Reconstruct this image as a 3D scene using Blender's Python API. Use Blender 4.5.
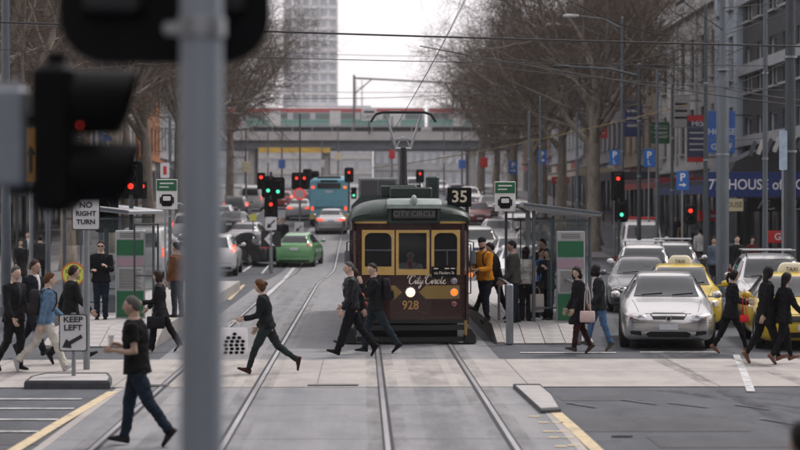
import bpy, bmesh, math, random
import numpy as np
from mathutils import Vector, Matrix, Euler, noise, geometry
from mathutils.bvhtree import BVHTree
R = math.radians
PI = math.pi
scene = bpy.context.scene
for o in list(bpy.data.objects): bpy.data.objects.remove(o)
C = scene.collection

# ---------------------------------------------------------------- camera
CAM_H = 2.8
FPX = 2000.0                      # focal length in pixels of the 800 px wide photograph
cam = bpy.data.cameras.new('camera')
cam.sensor_width = 36.0
cam.lens = 36.0 * FPX / 800.0
cam.clip_start = 0.3; cam.clip_end = 5000
cam_o = bpy.data.objects.new('camera', cam); C.objects.link(cam_o)
cam_o.location = (0, 0, CAM_H)
cam_o.rotation_euler = (R(90) - math.atan(17 / FPX), 0, -math.atan(38 / FPX))
cam.dof.use_dof = True
cam.dof.focus_distance = 41.0
cam.dof.aperture_fstop = 1.5
scene.camera = cam_o

# ---------------------------------------------------------------- sky, sun, exposure
SUN_EL, SUN_ROT = R(58), R(48)
w = bpy.data.worlds.new('World'); scene.world = w; w.use_nodes = True
nt = w.node_tree; nt.nodes.clear()
sky = nt.nodes.new('ShaderNodeTexSky'); sky.sky_type = 'NISHITA'; sky.sun_disc = False
sky.sun_elevation = SUN_EL; sky.sun_rotation = SUN_ROT
sky.air_density = 1.0; sky.dust_density = 3.0; sky.ozone_density = 1.0
mixn = nt.nodes.new('ShaderNodeMix'); mixn.data_type = 'RGBA'
mixn.inputs[0].default_value = 0.88                       # an even overcast veil over the clear sky
mixn.inputs[7].default_value = (9.75, 9.15, 9.4, 1)
bg = nt.nodes.new('ShaderNodeBackground'); bg.inputs[1].default_value = 0.085
wo = nt.nodes.new('ShaderNodeOutputWorld')
nt.links.new(sky.outputs[0], mixn.inputs[6]); nt.links.new(mixn.outputs[2], bg.inputs[0]); nt.links.new(bg.outputs[0], wo.inputs[0])
sun = bpy.data.lights.new('sun', 'SUN'); sun.energy = 1.5; sun.angle = R(10); sun.color = (1.0, 0.94, 0.88)
sun_o = bpy.data.objects.new('sun', sun); C.objects.link(sun_o)
# Blender's sky: rotation 0 puts the sun at +Y, growing clockwise seen from above
sd = Vector((math.sin(SUN_ROT) * math.cos(SUN_EL), math.cos(SUN_ROT) * math.cos(SUN_EL), math.sin(SUN_EL)))
sun_o.rotation_euler = sd.to_track_quat('Z', 'Y').to_euler()
sun_o.location = sd * 80
scene.view_settings.view_transform = 'Standard'
scene.view_settings.look = 'None'
scene.view_settings.exposure = 0.58
scene.view_settings.gamma = 1.0
scene.view_settings.use_curve_mapping = False
scene.render.engine = 'CYCLES'
scene.cycles.volume_bounces = 0
scene.cycles.max_bounces = 6
scene.render.resolution_x = 1024; scene.render.resolution_y = 576

# ---------------------------------------------------------------- pixels to places
CR = cam_o.rotation_euler.to_matrix()
CP = Vector((0, 0, CAM_H))
def ray(px, py):
    return (CR @ Vector(((px - 400) / FPX, -(py - 225) / FPX, -1))).normalized()
def at(px, py, Y):
    d = ray(px, py); return CP + d * (Y / d.y)
_SL = [(0, 0), (70, 0), (95, .036), (150, .031), (260, .025), (420, 0), (1200, 0)]
def _slope(y):
    for (a, sa), (b, sb) in zip(_SL, _SL[1:]):
        if y <= b: return sa + (sb - sa) * max(0, y - a) / (b - a)
    return 0
_ys = np.arange(-60, 1201, 1.0)
_zs = np.cumsum([_slope(max(0, y - .5)) for y in _ys])
def gz(y): return float(np.interp(y, _ys, _zs))         # the street is level here and climbs beyond the stop
def G(px, py):
    d = ray(px, py); lo, hi = 4.0, 700.0
    f = lambda Y: CP.z + d.z * Y / d.y - gz(Y)
    if f(hi) > 0: return at(px, py, hi)
    for _ in range(60):
        m = (lo + hi) / 2
        if f(m) > 0: lo = m
        else: hi = m
    return at(px, py, lo)
def gp(px, Y):                    # ground point at depth Y in the column of pixel px
    p = at(px, 225, Y); return Vector((p.x, Y, gz(Y)))

# ---------------------------------------------------------------- materials
MATS = {}
def mat(name, col, rough=.6, metal=0., var=.0, scale=6., bump=0., bscale=40., emit=0., coat=0., spec=.5, stretch=(1, 1, 1), alpha=1., trans=0.):
    if name in MATS: return MATS[name]
    m = bpy.data.materials.new(name); m.use_nodes = True
    n = m.node_tree; b = n.nodes['Principled BSDF']
    c = (*col, 1)
    b.inputs['Base Color'].default_value = c; b.inputs['Roughness'].default_value = rough
    b.inputs['Metallic'].default_value = metal; b.inputs['Coat Weight'].default_value = coat
    b.inputs['Specular IOR Level'].default_value = spec
    if trans: b.inputs['Transmission Weight'].default_value = trans
    if alpha < 1: b.inputs['Alpha'].default_value = alpha
    if emit:
        b.inputs['Emission Color'].default_value = c; b.inputs['Emission Strength'].default_value = emit
    if var or bump:
        tc = n.nodes.new('ShaderNodeTexCoord'); mp = n.nodes.new('ShaderNodeMapping'); mp.inputs['Scale'].default_value = stretch
        n.links.new(tc.outputs['Object'], mp.inputs[0])
    if var:
        nz = n.nodes.new('ShaderNodeTexNoise'); nz.inputs['Scale'].default_value = scale; nz.inputs['Detail'].default_value = 6; nz.inputs['Roughness'].default_value = .65
        n.links.new(mp.outputs[0], nz.inputs[0])
        rp = n.nodes.new('ShaderNodeValToRGB')
        rp.color_ramp.elements[0].position = .3; rp.color_ramp.elements[1].position = .72
        rp.color_ramp.elements[0].color = (*[max(0, v * (1 - var)) for v in col], 1)
        rp.color_ramp.elements[1].color = (*[min(1, v * (1 + var)) for v in col], 1)
        n.links.new(nz.outputs[0], rp.inputs[0]); n.links.new(rp.outputs[0], b.inputs['Base Color'])
        mr = n.nodes.new('ShaderNodeMapRange'); mr.inputs[3].default_value = max(.02, rough - .12); mr.inputs[4].default_value = min(1, rough + .12)
        n.links.new(nz.outputs[0], mr.inputs[0]); n.links.new(mr.outputs[0], b.inputs['Roughness'])
    if bump:
        nb = n.nodes.new('ShaderNodeTexNoise'); nb.inputs['Scale'].default_value = bscale; nb.inputs['Detail'].default_value = 4
        n.links.new(mp.outputs[0], nb.inputs[0])
        bp = n.nodes.new('ShaderNodeBump'); bp.inputs['Strength'].default_value = min(1, bump); bp.inputs['Distance'].default_value = .02
        n.links.new(nb.outputs[0], bp.inputs['Height']); n.links.new(bp.outputs[0], b.inputs['Normal'])
    MATS[name] = m; return m
def worn(name, col, under, cover=.62):
    m = mat(name, col, .8, var=.2, scale=9); n = m.node_tree; b = n.nodes['Principled BSDF']; src = b.inputs['Base Color'].links[0].from_socket
    tc = n.nodes.new('ShaderNodeTexCoord'); nz = n.nodes.new('ShaderNodeTexNoise'); nz.inputs['Scale'].default_value = 3.2; nz.inputs['Detail'].default_value = 9; nz.inputs['Roughness'].default_value = .75
    rp = n.nodes.new('ShaderNodeValToRGB'); rp.color_ramp.elements[0].position = 1 - cover - .1; rp.color_ramp.elements[1].position = 1 - cover + .12
    mx = n.nodes.new('ShaderNodeMix'); mx.data_type = 'RGBA'; mx.inputs[6].default_value = (*under, 1)
    n.links.new(tc.outputs['Object'], nz.inputs[0]); n.links.new(nz.outputs[0], rp.inputs[0]); n.links.new(rp.outputs[0], mx.inputs[0]); n.links.new(src, mx.inputs[7]); n.links.new(mx.outputs[2], b.inputs['Base Color'])
    return m
def glow(name, col, s): return mat(name, col, .4, emit=s)
def cloth(col, rough=.9):
    return mat('cloth_%d_%d_%d' % tuple(int(c * 1000) for c in col), col, rough, var=.3, scale=6, bump=.5, bscale=14, spec=.08)
def paint(col, rough=.28):
    return mat('paint_%d_%d_%d' % tuple(int(c * 1000) for c in col), col, rough, coat=.6)

steel = mat('galvanised_steel', (.25, .27, .29), .45, .55, var=.22, scale=9, bump=.1, bscale=30, stretch=(1, 1, .25))
greypaint = mat('grey_pole_paint', (.095, .115, .13), .5, .2, var=.25, scale=5, stretch=(1, 1, .2))
darkpole = mat('dark_pole_paint', (.045, .058, .066), .5, .2, var=.3, scale=5, stretch=(1, 1, .2))
black = mat('black_plastic', (.008, .009, .010), .6, var=.2, scale=8, spec=.08)
blackmetal = mat('black_metal', (.02, .022, .024), .45, .3, var=.25, scale=8)
rubber = mat('rubber', (.015, .015, .016), .85, var=.2, scale=12)
chrome = mat('chrome', (.55, .56, .58), .2, 1.)
alu = mat('aluminium', (.42, .44, .46), .4, .7, var=.12, scale=10)
white = mat('white_paint', (.72, .72, .70), .5, var=.08, scale=7)
dullwhite = mat('dull_white', (.55, .55, .54), .6, var=.15, scale=5)
carglass = mat('car_glass', (.018, .024, .028), .06, spec=.6)
shopglass = mat('shop_glass', (.03, .035, .04), .1, var=.3, scale=.8)
winglass = mat('window_glass', (.06, .075, .085), .12, var=.45, scale=.35)
red_l = glow('lamp_red', (1, .04, .02), 1.3)
red_dim = mat('lens_red', (.35, .012, .01), .25, coat=.5)
red_brake = glow('brake_lamp', (1, .09, .04), .8)
green_l = glow('lamp_green', (.10, 1, .55), .9)
amber_l = glow('lamp_amber', (1, .22, .02), .6)
amber_dim = mat('lens_amber', (.6, .20, .02), .3, coat=.5)
lampwhite = mat('head_lamp', (.34, .35, .37), .10, .6, coat=1.)
skins = [mat('skin_fair', (.48, .33, .26), .55, var=.12, scale=14), mat('skin_tan', (.38, .25, .185), .55, var=.12, scale=14), mat('skin_warm', (.43, .295, .215), .55, var=.12, scale=14)]
lipm = mat('lips', (.36, .13, .10), .5)
eyem = mat('eyes_socket_shade', (.04, .03, .025), .2)
hairm = {'black': mat('hair_black', (.012, .010, .010), .5, var=.4, scale=30, bump=.6, bscale=60, spec=.12),
         'brown': mat('hair_brown', (.032, .018, .012), .5, var=.4, scale=30, bump=.6, bscale=60, spec=.12),
         'ginger': mat('hair_auburn', (.10, .042, .018), .5, var=.4, scale=30, bump=.6, bscale=60, spec=.12),
         'grey': mat('hair_grey', (.075, .073, .072), .55, var=.4, scale=30, bump=.6, bscale=60, spec=.12)}

# ---------------------------------------------------------------- mesh helper
class MB:
    def __init__(s): s.v = []; s.f = []; s.m = []
    def add(s, vs, fs, mi=0):
        o = len(s.v); s.v += [tuple(p) for p in vs]
        for f in fs: s.f.append(tuple(i + o for i in f)); s.m.append(mi)
        return s
    def box(s, c, d, rz=0, mi=0, rx=0, ry=0, bev=0):
        hx, hy, hz = d[0] / 2, d[1] / 2, d[2] / 2
        if bev:
            b = min(bev, hx * .9, hy * .9, hz * .9); vs = []; fs = []
            for z, k in ((-hz, b), (-hz + b, 0), (hz - b, 0), (hz, b)):
                x, y = hx - k, hy - k
                vs += [(-x + b, -y, z), (x - b, -y, z), (x, -y + b, z), (x, y - b, z), (x - b, y, z), (-x + b, y, z), (-x, y - b, z), (-x, -y + b, z)]
            for k in range(3):
                for i in range(8): fs.append((k * 8 + i, k * 8 + (i + 1) % 8, k * 8 + 8 + (i + 1) % 8, k * 8 + 8 + i))
            fs.append(tuple(range(7, -1, -1))); fs.append(tuple(range(24, 32)))
        else:
            vs = [(x, y, z) for z in (-hz, hz) for x, y in ((-hx, -hy), (hx, -hy), (hx, hy), (-hx, hy))]
            fs = [(3, 2, 1, 0), (4, 5, 6, 7), (0, 1, 5, 4), (1, 2, 6, 5), (2, 3, 7, 6), (3, 0, 4, 7)]
        if rz or rx or ry:
            Mx = Euler((rx, ry, rz)).to_matrix(); vs = [Mx @ Vector(p) for p in vs]
        c = Vector(c); return s.add([Vector(p) + c for p in vs], fs, mi)
    def tube(s, pts, r, n=8, mi=0, caps=True):
        pts = [Vector(p) for p in pts]
        rs = r if isinstance(r, (list, tuple)) else [r] * len(pts)
        vs = []; fs = []
        up = None
        for i, p in enumerate(pts):
            t = (pts[min(i + 1, len(pts) - 1)] - pts[max(i - 1, 0)])
            t = t.normalized() if t.length > 1e-9 else Vector((0, 0, 1))
            if up is None: up = Vector((0, 0, 1)) if abs(t.z) < .9 else Vector((0, 1, 0))
            a = t.cross(up).normalized(); b = t.cross(a).normalized(); up = -b if up.dot(-b) > up.dot(b) else b
            b = up; a = b.cross(t)
            for k in range(n):
                q = 2 * PI * k / n; vs.append(p + (a * math.cos(q) + b * math.sin(q)) * rs[i])
        for i in range(len(pts) - 1):
            for k in range(n): fs.append((i * n + k, i * n + (k + 1) % n, (i + 1) * n + (k + 1) % n, (i + 1) * n + k))
        if caps: fs.append(tuple(range(n))[::-1]); fs.append(tuple(range((len(pts) - 1) * n, len(pts) * n)))
        return s.add(vs, fs, mi)
    def cyl(s, p0, p1, r, r1=None, n=14, mi=0): return s.tube([p0, p1], [r, r if r1 is None else r1], n, mi)
    def loft(s, rings, mi=0, caps=True, close=True):
        n = len(rings[0]); vs = [p for rg in rings for p in rg]; fs = []
        for i in range(len(rings) - 1):
            for k in range(n if close else n - 1): fs.append((i * n + k, i * n + (k + 1) % n, (i + 1) * n + (k + 1) % n, (i + 1) * n + k))
        if caps: fs.append(tuple(range(n))[::-1]); fs.append(tuple(range((len(rings) - 1) * n, len(rings) * n)))
        return s.add(vs, fs, mi)
    def ell(s, c, r, nu=12, nv=8, mi=0, rot=None):
        vs = []; fs = []
        for j in range(nv + 1):
            t = PI * j / nv
            for i in range(nu):
                q = 2 * PI * i / nu; vs.append(Vector((r[0] * math.sin(t) * math.cos(q), r[1] * math.sin(t) * math.sin(q), -r[2] * math.cos(t))))
        for j in range(nv):
            for i in range(nu): fs.append((j * nu + i, j * nu + (i + 1) % nu, (j + 1) * nu + (i + 1) % nu, (j + 1) * nu + i))
        if rot: vs = [rot @ p for p in vs]
        c = Vector(c); return s.add([p + c for p in vs], fs, mi)
    def prism(s, poly, axis, a, b, mi=0):
        """2-D outline pushed from a to b along an axis (0 x, 1 y, 2 z)"""
        def p3(p, t):
            q = list(p); q.insert(axis, t); return tuple(q)
        n = len(poly); vs = [p3(p, a) for p in poly] + [p3(p, b) for p in poly]
        fs = [tuple(range(n))[::-1], tuple(range(n, 2 * n))] + [(i, (i + 1) % n, n + (i + 1) % n, n + i) for i in range(n)]
        return s.add(vs, fs, mi)
    def mesh(s, name, mats):
        me = bpy.data.meshes.new(name); me.from_pydata(s.v, [], s.f)
        for m in (mats if isinstance(mats, (list, tuple)) else [mats]): me.materials.append(m)
        if any(s.m): me.polygons.foreach_set('material_index', s.m)
        bm = bmesh.new(); bm.from_mesh(me)
        bmesh.ops.remove_doubles(bm, verts=bm.verts, dist=1e-5)
        bmesh.ops.recalc_face_normals(bm, faces=bm.faces); bm.to_mesh(me); bm.free()
        return me
    def build(s, name, mats, parent=None, smooth=False, loc=None, rz=None):
        o = bpy.data.objects.new(name, s.mesh(name, mats)); C.objects.link(o)
        if smooth: smooth_me(o.data, 40 if smooth is True else smooth)
        if parent is not None: o.parent = parent
        if loc is not None: o.location = loc
        if rz is not None: o.rotation_euler.z = rz
        return o
def smooth_me(me, ang=40):
    me.polygons.foreach_set('use_smooth', [True] * len(me.polygons))
    if ang < 180:
        bm = bmesh.new(); bm.from_mesh(me)
        for e in bm.edges:
            e.smooth = not (len(e.link_faces) == 2 and e.calc_face_angle(0) > R(ang))
        bm.to_mesh(me); bm.free()
def tag(o, label=None, cat=None, group=None, kind=None):
    if label: o['label'] = label
    if cat: o['category'] = cat
    if group: o['group'] = group
    if kind: o['kind'] = kind
    return o
def thing(name, label, cat, loc=(0, 0, 0), rz=0, group=None):
    o = bpy.data.objects.new(name, None); C.objects.link(o); o.empty_display_size = .2
    o.location = loc; o.rotation_euler.z = rz
    return tag(o, label, cat, group)
def share(name, me, parent, loc=(0, 0, 0), rot=(0, 0, 0), scale=(1, 1, 1)):
    o = bpy.data.objects.new(name, me); C.objects.link(o); o.parent = parent
    o.location = loc; o.rotation_euler = rot; o.scale = scale; return o
def copy_tree(o, parent=None):
    c = o.copy(); C.objects.link(c); c.parent = parent
    for ch in [k for k in o.children]: copy_tree(ch, c)
    return c
def text(name, s, size, m, parent=None, loc=(0, 0, 0), rot=(R(90), 0, 0), ext=.004, align='CENTER', sx=1., shear=0., bold=0.):
    cu = bpy.data.curves.new(name, 'FONT'); cu.body = s; cu.size = size; cu.extrude = ext; cu.align_x = align; cu.align_y = 'CENTER'; cu.shear = shear; cu.offset = bold
    cu.resolution_u = 3
    t = bpy.data.objects.new(name, cu)
    me = bpy.data.meshes.new_from_object(t); bpy.data.objects.remove(t)
    me.materials.clear(); me.materials.append(m)
    o = bpy.data.objects.new(name, me); C.objects.link(o); o.parent = parent; o.location = loc; o.rotation_euler = rot; o.scale = (sx, 1, 1)
    return o
def rrect(w, h, r, n=4, cx=0, cy=0):
    out = []
    for sx, sy, a0 in ((1, -1, -90), (1, 1, 0), (-1, 1, 90), (-1, -1, 180)):
        for k in range(n + 1):
            a = R(a0 + 90 * k / n); out.append((cx + sx * (w / 2 - r) + r * math.cos(a), cy + sy * (h / 2 - r) + r * math.sin(a)))
    return out
# ================================================================ THE STREET
def ground_mat(name, base, dark, light, streak=.5, speck=.4, rough=.85, bump=.35, crack=.5):
    m = bpy.data.materials.new(name); m.use_nodes = True; n = m.node_tree; b = n.nodes['Principled BSDF']; L = n.links
    tc = n.nodes.new('ShaderNodeTexCoord')
    def nz(scale, st, det=6):
        mp = n.nodes.new('ShaderNodeMapping'); mp.inputs['Scale'].default_value = st; L.new(tc.outputs['Object'], mp.inputs[0])
        t = n.nodes.new('ShaderNodeTexNoise'); t.inputs['Scale'].default_value = scale; t.inputs['Detail'].default_value = det; t.inputs['Roughness'].default_value = .62
        L.new(mp.outputs[0], t.inputs[0]); return t
    big = nz(.35, (1, .8, 1)); lon = nz(1.1, (1, .045, 1), 4); fine = nz(22, (1, 1, 1), 3); spot = nz(1.6, (1, .6, 1), 8)
    def ramp(src, c0, c1, p0, p1):
        r = n.nodes.new('ShaderNodeValToRGB'); r.color_ramp.elements[0].position = p0; r.color_ramp.elements[1].position = p1
        r.color_ramp.elements[0].color = (*c0, 1); r.color_ramp.elements[1].color = (*c1, 1); L.new(src.outputs[0], r.inputs[0]); return r
    def mixc(a, bb, f, mode='MIX'):
        x = n.nodes.new('ShaderNodeMix'); x.data_type = 'RGBA'; x.blend_type = mode
        if isinstance(f, float): x.inputs[0].default_value = f
        else: L.new(f, x.inputs[0])
        L.new(a, x.inputs[6]); L.new(bb, x.inputs[7]); return x.outputs[2]
    r1 = ramp(big, dark, light, .3, .7); r2 = ramp(lon, dark, light, .35, .65)
    c = mixc(r1.outputs[0], r2.outputs[0], streak)
    r3 = ramp(spot, (.60, .60, .61), (1.08, 1.07, 1.06), .34, .56); c = mixc(c, r3.outputs[0], .7 if crack > .3 else .4, 'MULTIPLY')
    r4 = ramp(fine, (.55, .55, .56), (1.4, 1.4, 1.4), .35, .65); c = mixc(c, r4.outputs[0], speck, 'MULTIPLY')
    vo = n.nodes.new('ShaderNodeTexVoronoi'); vo.feature = 'DISTANCE_TO_EDGE'; vo.inputs['Scale'].default_value = .28
    mpv = n.nodes.new('ShaderNodeMapping'); L.new(tc.outputs['Object'], mpv.inputs[0])
    wob = nz(1.3, (1, 1, 1), 4); addv = n.nodes.new('ShaderNodeVectorMath'); addv.operation = 'ADD'
    L.new(mpv.outputs[0], addv.inputs[0]); L.new(wob.outputs[1], addv.inputs[1]); L.new(addv.outputs[0], vo.inputs[0])
    r5 = ramp(vo, (.55, .55, .55), (1, 1, 1), .004, .012); c = mixc(c, r5.outputs[0], crack, 'MULTIPLY')
    L.new(c, b.inputs['Base Color']); b.inputs['Roughness'].default_value = rough
    mr = n.nodes.new('ShaderNodeMapRange'); mr.inputs[3].default_value = rough - .18; mr.inputs[4].default_value = min(1, rough + .1); L.new(big.outputs[0], mr.inputs[0]); L.new(mr.outputs[0], b.inputs['Roughness'])
    bp = n.nodes.new('ShaderNodeBump'); bp.inputs['Strength'].default_value = bump; bp.inputs['Distance'].default_value = .01; L.new(fine.outputs[0], bp.inputs['Height']); L.new(bp.outputs[0], b.inputs['Normal'])
    MATS[name] = m; return m
asphalt = ground_mat('asphalt', None, (.044, .050, .061), (.074, .081, .096))
trackcrete = ground_mat('track_concrete', None, (.15, .158, .172), (.238, .240, .248), streak=.7, speck=.2, crack=.12)
crosscrete = ground_mat('crossing_concrete', None, (.265, .25, .24), (.385, .365, .345), streak=.25, speck=.15, crack=.1)
footcrete = ground_mat('footpath_paving', None, (.13, .13, .135), (.19, .185, .185), streak=.3)
rampcrete = mat('platform_concrete', (.34, .33, .325), .8, var=.18, scale=3, bump=.2, bscale=40)
kerbstone = mat('bluestone_kerb', (.065, .07, .078), .8, var=.3, scale=6, bump=.3, bscale=30)
yellowline = worn('yellow_road_paint', (.50, .41, .26), (.10, .10, .105), .64)
whiteline = worn('white_road_paint', (.50, .50, .50), (.09, .095, .105), .60)
faintline = worn('faint_road_paint', (.20, .205, .215), (.07, .075, .085), .40)
jointm = mat('joint_filler', (.17, .17, .175), .9)
railsteel = mat('rail_steel', (.42, .42, .44), .3, .5, var=.2, scale=3, stretch=(1, .1, 1))
groove = mat('rail_groove', (.03, .03, .035), .9)
def wob(Y):                                              # the slight swing in the tracks at the foot of the hill
    t = min(1, max(0, (Y - 72) / 14)); return .45 * t * t * (3 - 2 * t)
YS = sorted(set([-40, 0, 10] + list(np.arange(14, 70, 4.)) + list(np.arange(70, 130, 2.)) + list(np.arange(130, 430, 10.)) + [700, 1200]))
def sheet(name, x0, x1, y0, y1, dz, m, kind='structure', parent=None, sway=False, thick=0.):
    ys = [y0] + [y for y in YS if y0 < y < y1] + [y1]
    b = MB()
    f0 = x0 if callable(x0) else (lambda y: x0 + (wob(y) if sway else 0)); f1 = x1 if callable(x1) else (lambda y: x1 + (wob(y) if sway else 0))
    for ya, yb in zip(ys, ys[1:]):
        if thick:
            pass
        b.add([(f0(ya), ya, gz(ya) + dz), (f1(ya), ya, gz(ya) + dz), (f1(yb), yb, gz(yb) + dz), (f0(yb), yb, gz(yb) + dz)], [(0, 1, 2, 3)])
    if thick:
        rim = [(f0(y), y) for y in ys] + [(f1(y), y) for y in reversed(ys)]
        n = len(rim); vs = [(x, y, gz(y) + dz) for x, y in rim] + [(x, y, gz(y) + dz - thick) for x, y in rim]
        b.add(vs, [(i, (i + 1) % n, n + (i + 1) % n, n + i) for i in range(n)])
    o = b.build(name, m, parent)
    if kind: o['kind'] = kind
    return o
gm = mat('far_ground', (.12, .115, .11), .9, var=.3, scale=.2)
b = MB(); gxs = [-600, -60, 60, 600]; gys = [-60] + YS[1:]
for ya, yb in zip(gys, gys[1:]): b.add([(-600, ya, gz(ya) - .03), (600, ya, gz(ya) - .03), (600, yb, gz(yb) - .03), (-600, yb, gz(yb) - .03)], [(0, 1, 2, 3)])
tag(b.build('ground', gm), kind='structure')
sheet('road', -42, 42, -30, 39, -.004, asphalt).name = 'road'
sheet('road', -11.2, 17.0, 39, 460, -.004, asphalt)
def kerbx(y): t = min(1, max(0, (y - 62) / 22)); return 11.6 + 4.2 * t * t * (3 - 2 * t)
sheet('footpath', kerbx, (lambda y: 19.4), 39, 300, .13, footcrete, thick=.15)
sheet('median_strip', 10.6, 11.7, 93, 250, .13, footcrete, thick=.15)
sheet('footpath', -19.4, -11.2, 39, 300, .13, footcrete, thick=.15)
trk = sheet('tram_track', -3.75, 2.55, 12, 455, .002, trackcrete, sway=True)
crossing = sheet('pedestrian_crossing', -13, 16, 31.2, 36.9, .008, crosscrete)
b = MB()
TRK_R, TRK_L, GAUGE = 1.05, -2.38, 1.435
for c0 in (TRK_R, TRK_L):
    for s_ in (-1, 1):
        xr = c0 + s_ * (GAUGE / 2 + .03)
        r_ = sheet('rail', xr - .03, xr + .03, 12, 455, .014, railsteel, None, trk, True)
        xg = xr - s_ * .054
        sheet('rail_groove', xg - .02, xg + .02, 12, 455, .011, groove, None, trk, True)
        xo = xr + s_ * .045
        sheet('rail_groove', xo - .010, xo + .010, 12, 455, .011, groove, None, trk, True)
for x in (-3.75, 2.55): sheet('edge_strip', x - .06, x + .06, 12, 31.1, .006, crosscrete, None, trk, True)
# slab joints of the track bed and of the crossing
for k, Y in enumerate([20, 24.2, 28.4, 38.9, 43, 47.2, 52, 57, 62]):
    sheet('slab_joint', -3.7, 2.5, Y, Y + .02, .0065, jointm, None, trk)
for x in (-9.5, -6.4, -3.9, -.72, 2.62, 5.6, 8.8): sheet('slab_joint', x, x + .02, 31.25, 36.85, .0115, jointm, None, crossing)
sheet('slab_joint', -13, 16, 34.0, 34.02, .0115, jointm, None, crossing)
def strip(name, pts, wd, m, label, dz=.010):
    pts = [Vector(p) for p in pts]; b = MB(); L_ = []
    for i, p in enumerate(pts):
        t = (pts[min(i + 1, len(pts) - 1)] - pts[max(i - 1, 0)]); nrm = Vector((-t.y, t.x, 0)).normalized() * wd / 2
        L_.append((p - nrm, p + nrm))
    for (a0, a1), (c0, c1) in zip(L_, L_[1:]):
        b.add([(q.x, q.y, gz(q.y) + dz) for q in (a0, a1, c1, c0)], [(0, 1, 2, 3)])
    o = b.build(name, m); o['kind'] = 'structure'; return o
strip('painted_line', [G(113, 392), G(60, 423), G(14, 451), G(-30, 478)], .16, yellowline, '')
strip('painted_line', [G(556, 413), G(576, 431), G(597, 451), G(640, 492)], .16, yellowline, '')
for y_, x1_ in ((399.5, 82), (409, 74), (420, 58), (432, 40)):
    a, c = G(-40, y_), G(x1_, y_); strip('painted_bar', [a, c], .13, whiteline, '')
for i, (x, y) in enumerate([(529, 417), (538, 423), (552, 423), (543, 432), (556, 432), (548, 438), (562, 438), (568, 446), (555, 447)]):
    p = G(x, y); strip('painted_dash', [p, p + Vector((.14, 0, 0))], .12, yellowline, '')
strip('painted_line', [G(736, 355), G(741, 366), G(747, 381), G(751, 392)], .13, whiteline, '')
for x0_, x1_, y_ in ((520, 616, 353), (640, 716, 352.5)):
    strip('stop_line', [G(x0_, y_), G(x1_, y_)], .2, whiteline, '')
for (x, y, l) in ((566, 403, .35), (622, 400, .4), (668, 403, .45), (735, 405, .35), (760, 419, .3)):
    p = G(x, y); strip('painted_dash', [p, p + Vector((l, -.7, 0))], .08, faintline, '', )
# lane lines climbing the street
for x in (-7.9, 7.85):
    for Y in range(60, 250, 9): strip('lane_line', [(x, Y, 0), (x, Y + 3, 0)], .12, whiteline, '')
strip('lane_line', [(-4.1, 82, 0), (-4.0, 110, 0), (-3.7, 240, 0)], .10, whiteline, '')
strip('painted_arrow', [G(243, 272), G(262, 258), G(266, 262)], .14, whiteline, '')
strip('lane_line', [G(229, 300), G(244, 285)], .12, yellowline, '')
strip('lane_line', [G(262, 300), G(284, 280), G(294, 268)], .14, whiteline, '')
strip('kerb_line', [(2.75, 60, 0), (2.75, 200, 0)], .1, whiteline, '')
patchm = ground_mat('asphalt_patch', None, (.045, .047, .054), (.065, .067, .075), speck=.35)
for (px, py, w_, l_) in ((655, 425, 2.2, 1.5), (600, 398, 1.2, .8), (720, 442, 1.6, 1.1), (640, 357, 2.4, .9), (40, 440, 1.6, 1.0)):
    p = G(px, py); sheet('asphalt_patch', p.x - w_ / 2, p.x + w_ / 2, p.y - l_ / 2, p.y + l_ / 2, .0005, patchm)
# oil-dark patch and iron cover
for nm, (x, y), d_ in (('manhole_cover', (151, 386.5), (.55, .3)), ('drain_cover', (333, 386), (.8, .2)), ('road_scrap', (622, 437), (.26, .09))):
    p = G(x, y); b = MB(); b.prism(rrect(d_[0], d_[1], min(d_) * .25), 2, 0, .012); o = b.build(nm, blackmetal, loc=(p.x, p.y, .009))
    lab = {'manhole_cover': 'dark iron cover in the crossing left of the striding woman', 'drain_cover': 'thin dark iron drain cover in the crossing below the two men', 'road_scrap': 'small dark scrap lying on the asphalt at the lower right'}[nm]
    tag(o, lab, 'cover' if nm != 'road_scrap' else 'scrap')

def stain_mat(name, col, cover):
    m = worn(name, col, col, .5); m.node_tree.nodes['Principled BSDF'].inputs['Roughness'].default_value = .9; n = m.node_tree
    tc = n.nodes.new('ShaderNodeTexCoord'); mp = n.nodes.new('ShaderNodeMapping'); mp.inputs['Scale'].default_value = (1, .25, 1); nz = n.nodes.new('ShaderNodeTexNoise'); nz.inputs['Scale'].default_value = 2.4; nz.inputs['Detail'].default_value = 8; nz.inputs['Roughness'].default_value = .7
    mr = n.nodes.new('ShaderNodeMapRange'); mr.inputs[1].default_value = .42; mr.inputs[2].default_value = .72; mr.inputs[3].default_value = 0; mr.inputs[4].default_value = cover
    n.links.new(tc.outputs['Object'], mp.inputs[0]); n.links.new(mp.outputs[0], nz.inputs[0]); n.links.new(nz.outputs[0], mr.inputs[0]); n.links.new(mr.outputs[0], n.nodes['Principled BSDF'].inputs['Alpha']); return m
tyrem = stain_mat('tyre_mark', (.03, .03, .032), .5); oilm = stain_mat('oil_stain', (.022, .021, .02), .6); dustm = stain_mat('rail_dust', (.08, .075, .07), .32); dripm = stain_mat('track_drips', (.05, .05, .05), .28)
for xs, cz in (((5.5, 7.0, 8.2, 9.7, -6.0, -7.5, -9.0), 0),):
    for x in xs: strip('tyre_mark', [(x, 22, 0), (x + .1, 28, 0), (x, 37, 0), (x + .15, 43, 0)], .34, tyrem, '', .0135)
for k in range(4): strip('tyre_mark', [(11.5 - k * .2, 23 + k * 1.4, 0), (8.6, 24.2 + k * 1.4, 0), (6.2, 26.6 + k * 1.2, 0), (4.8 - .2 * k, 30.6, 0)], .22, tyrem, '', .0145 + .0006 * k)
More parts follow.
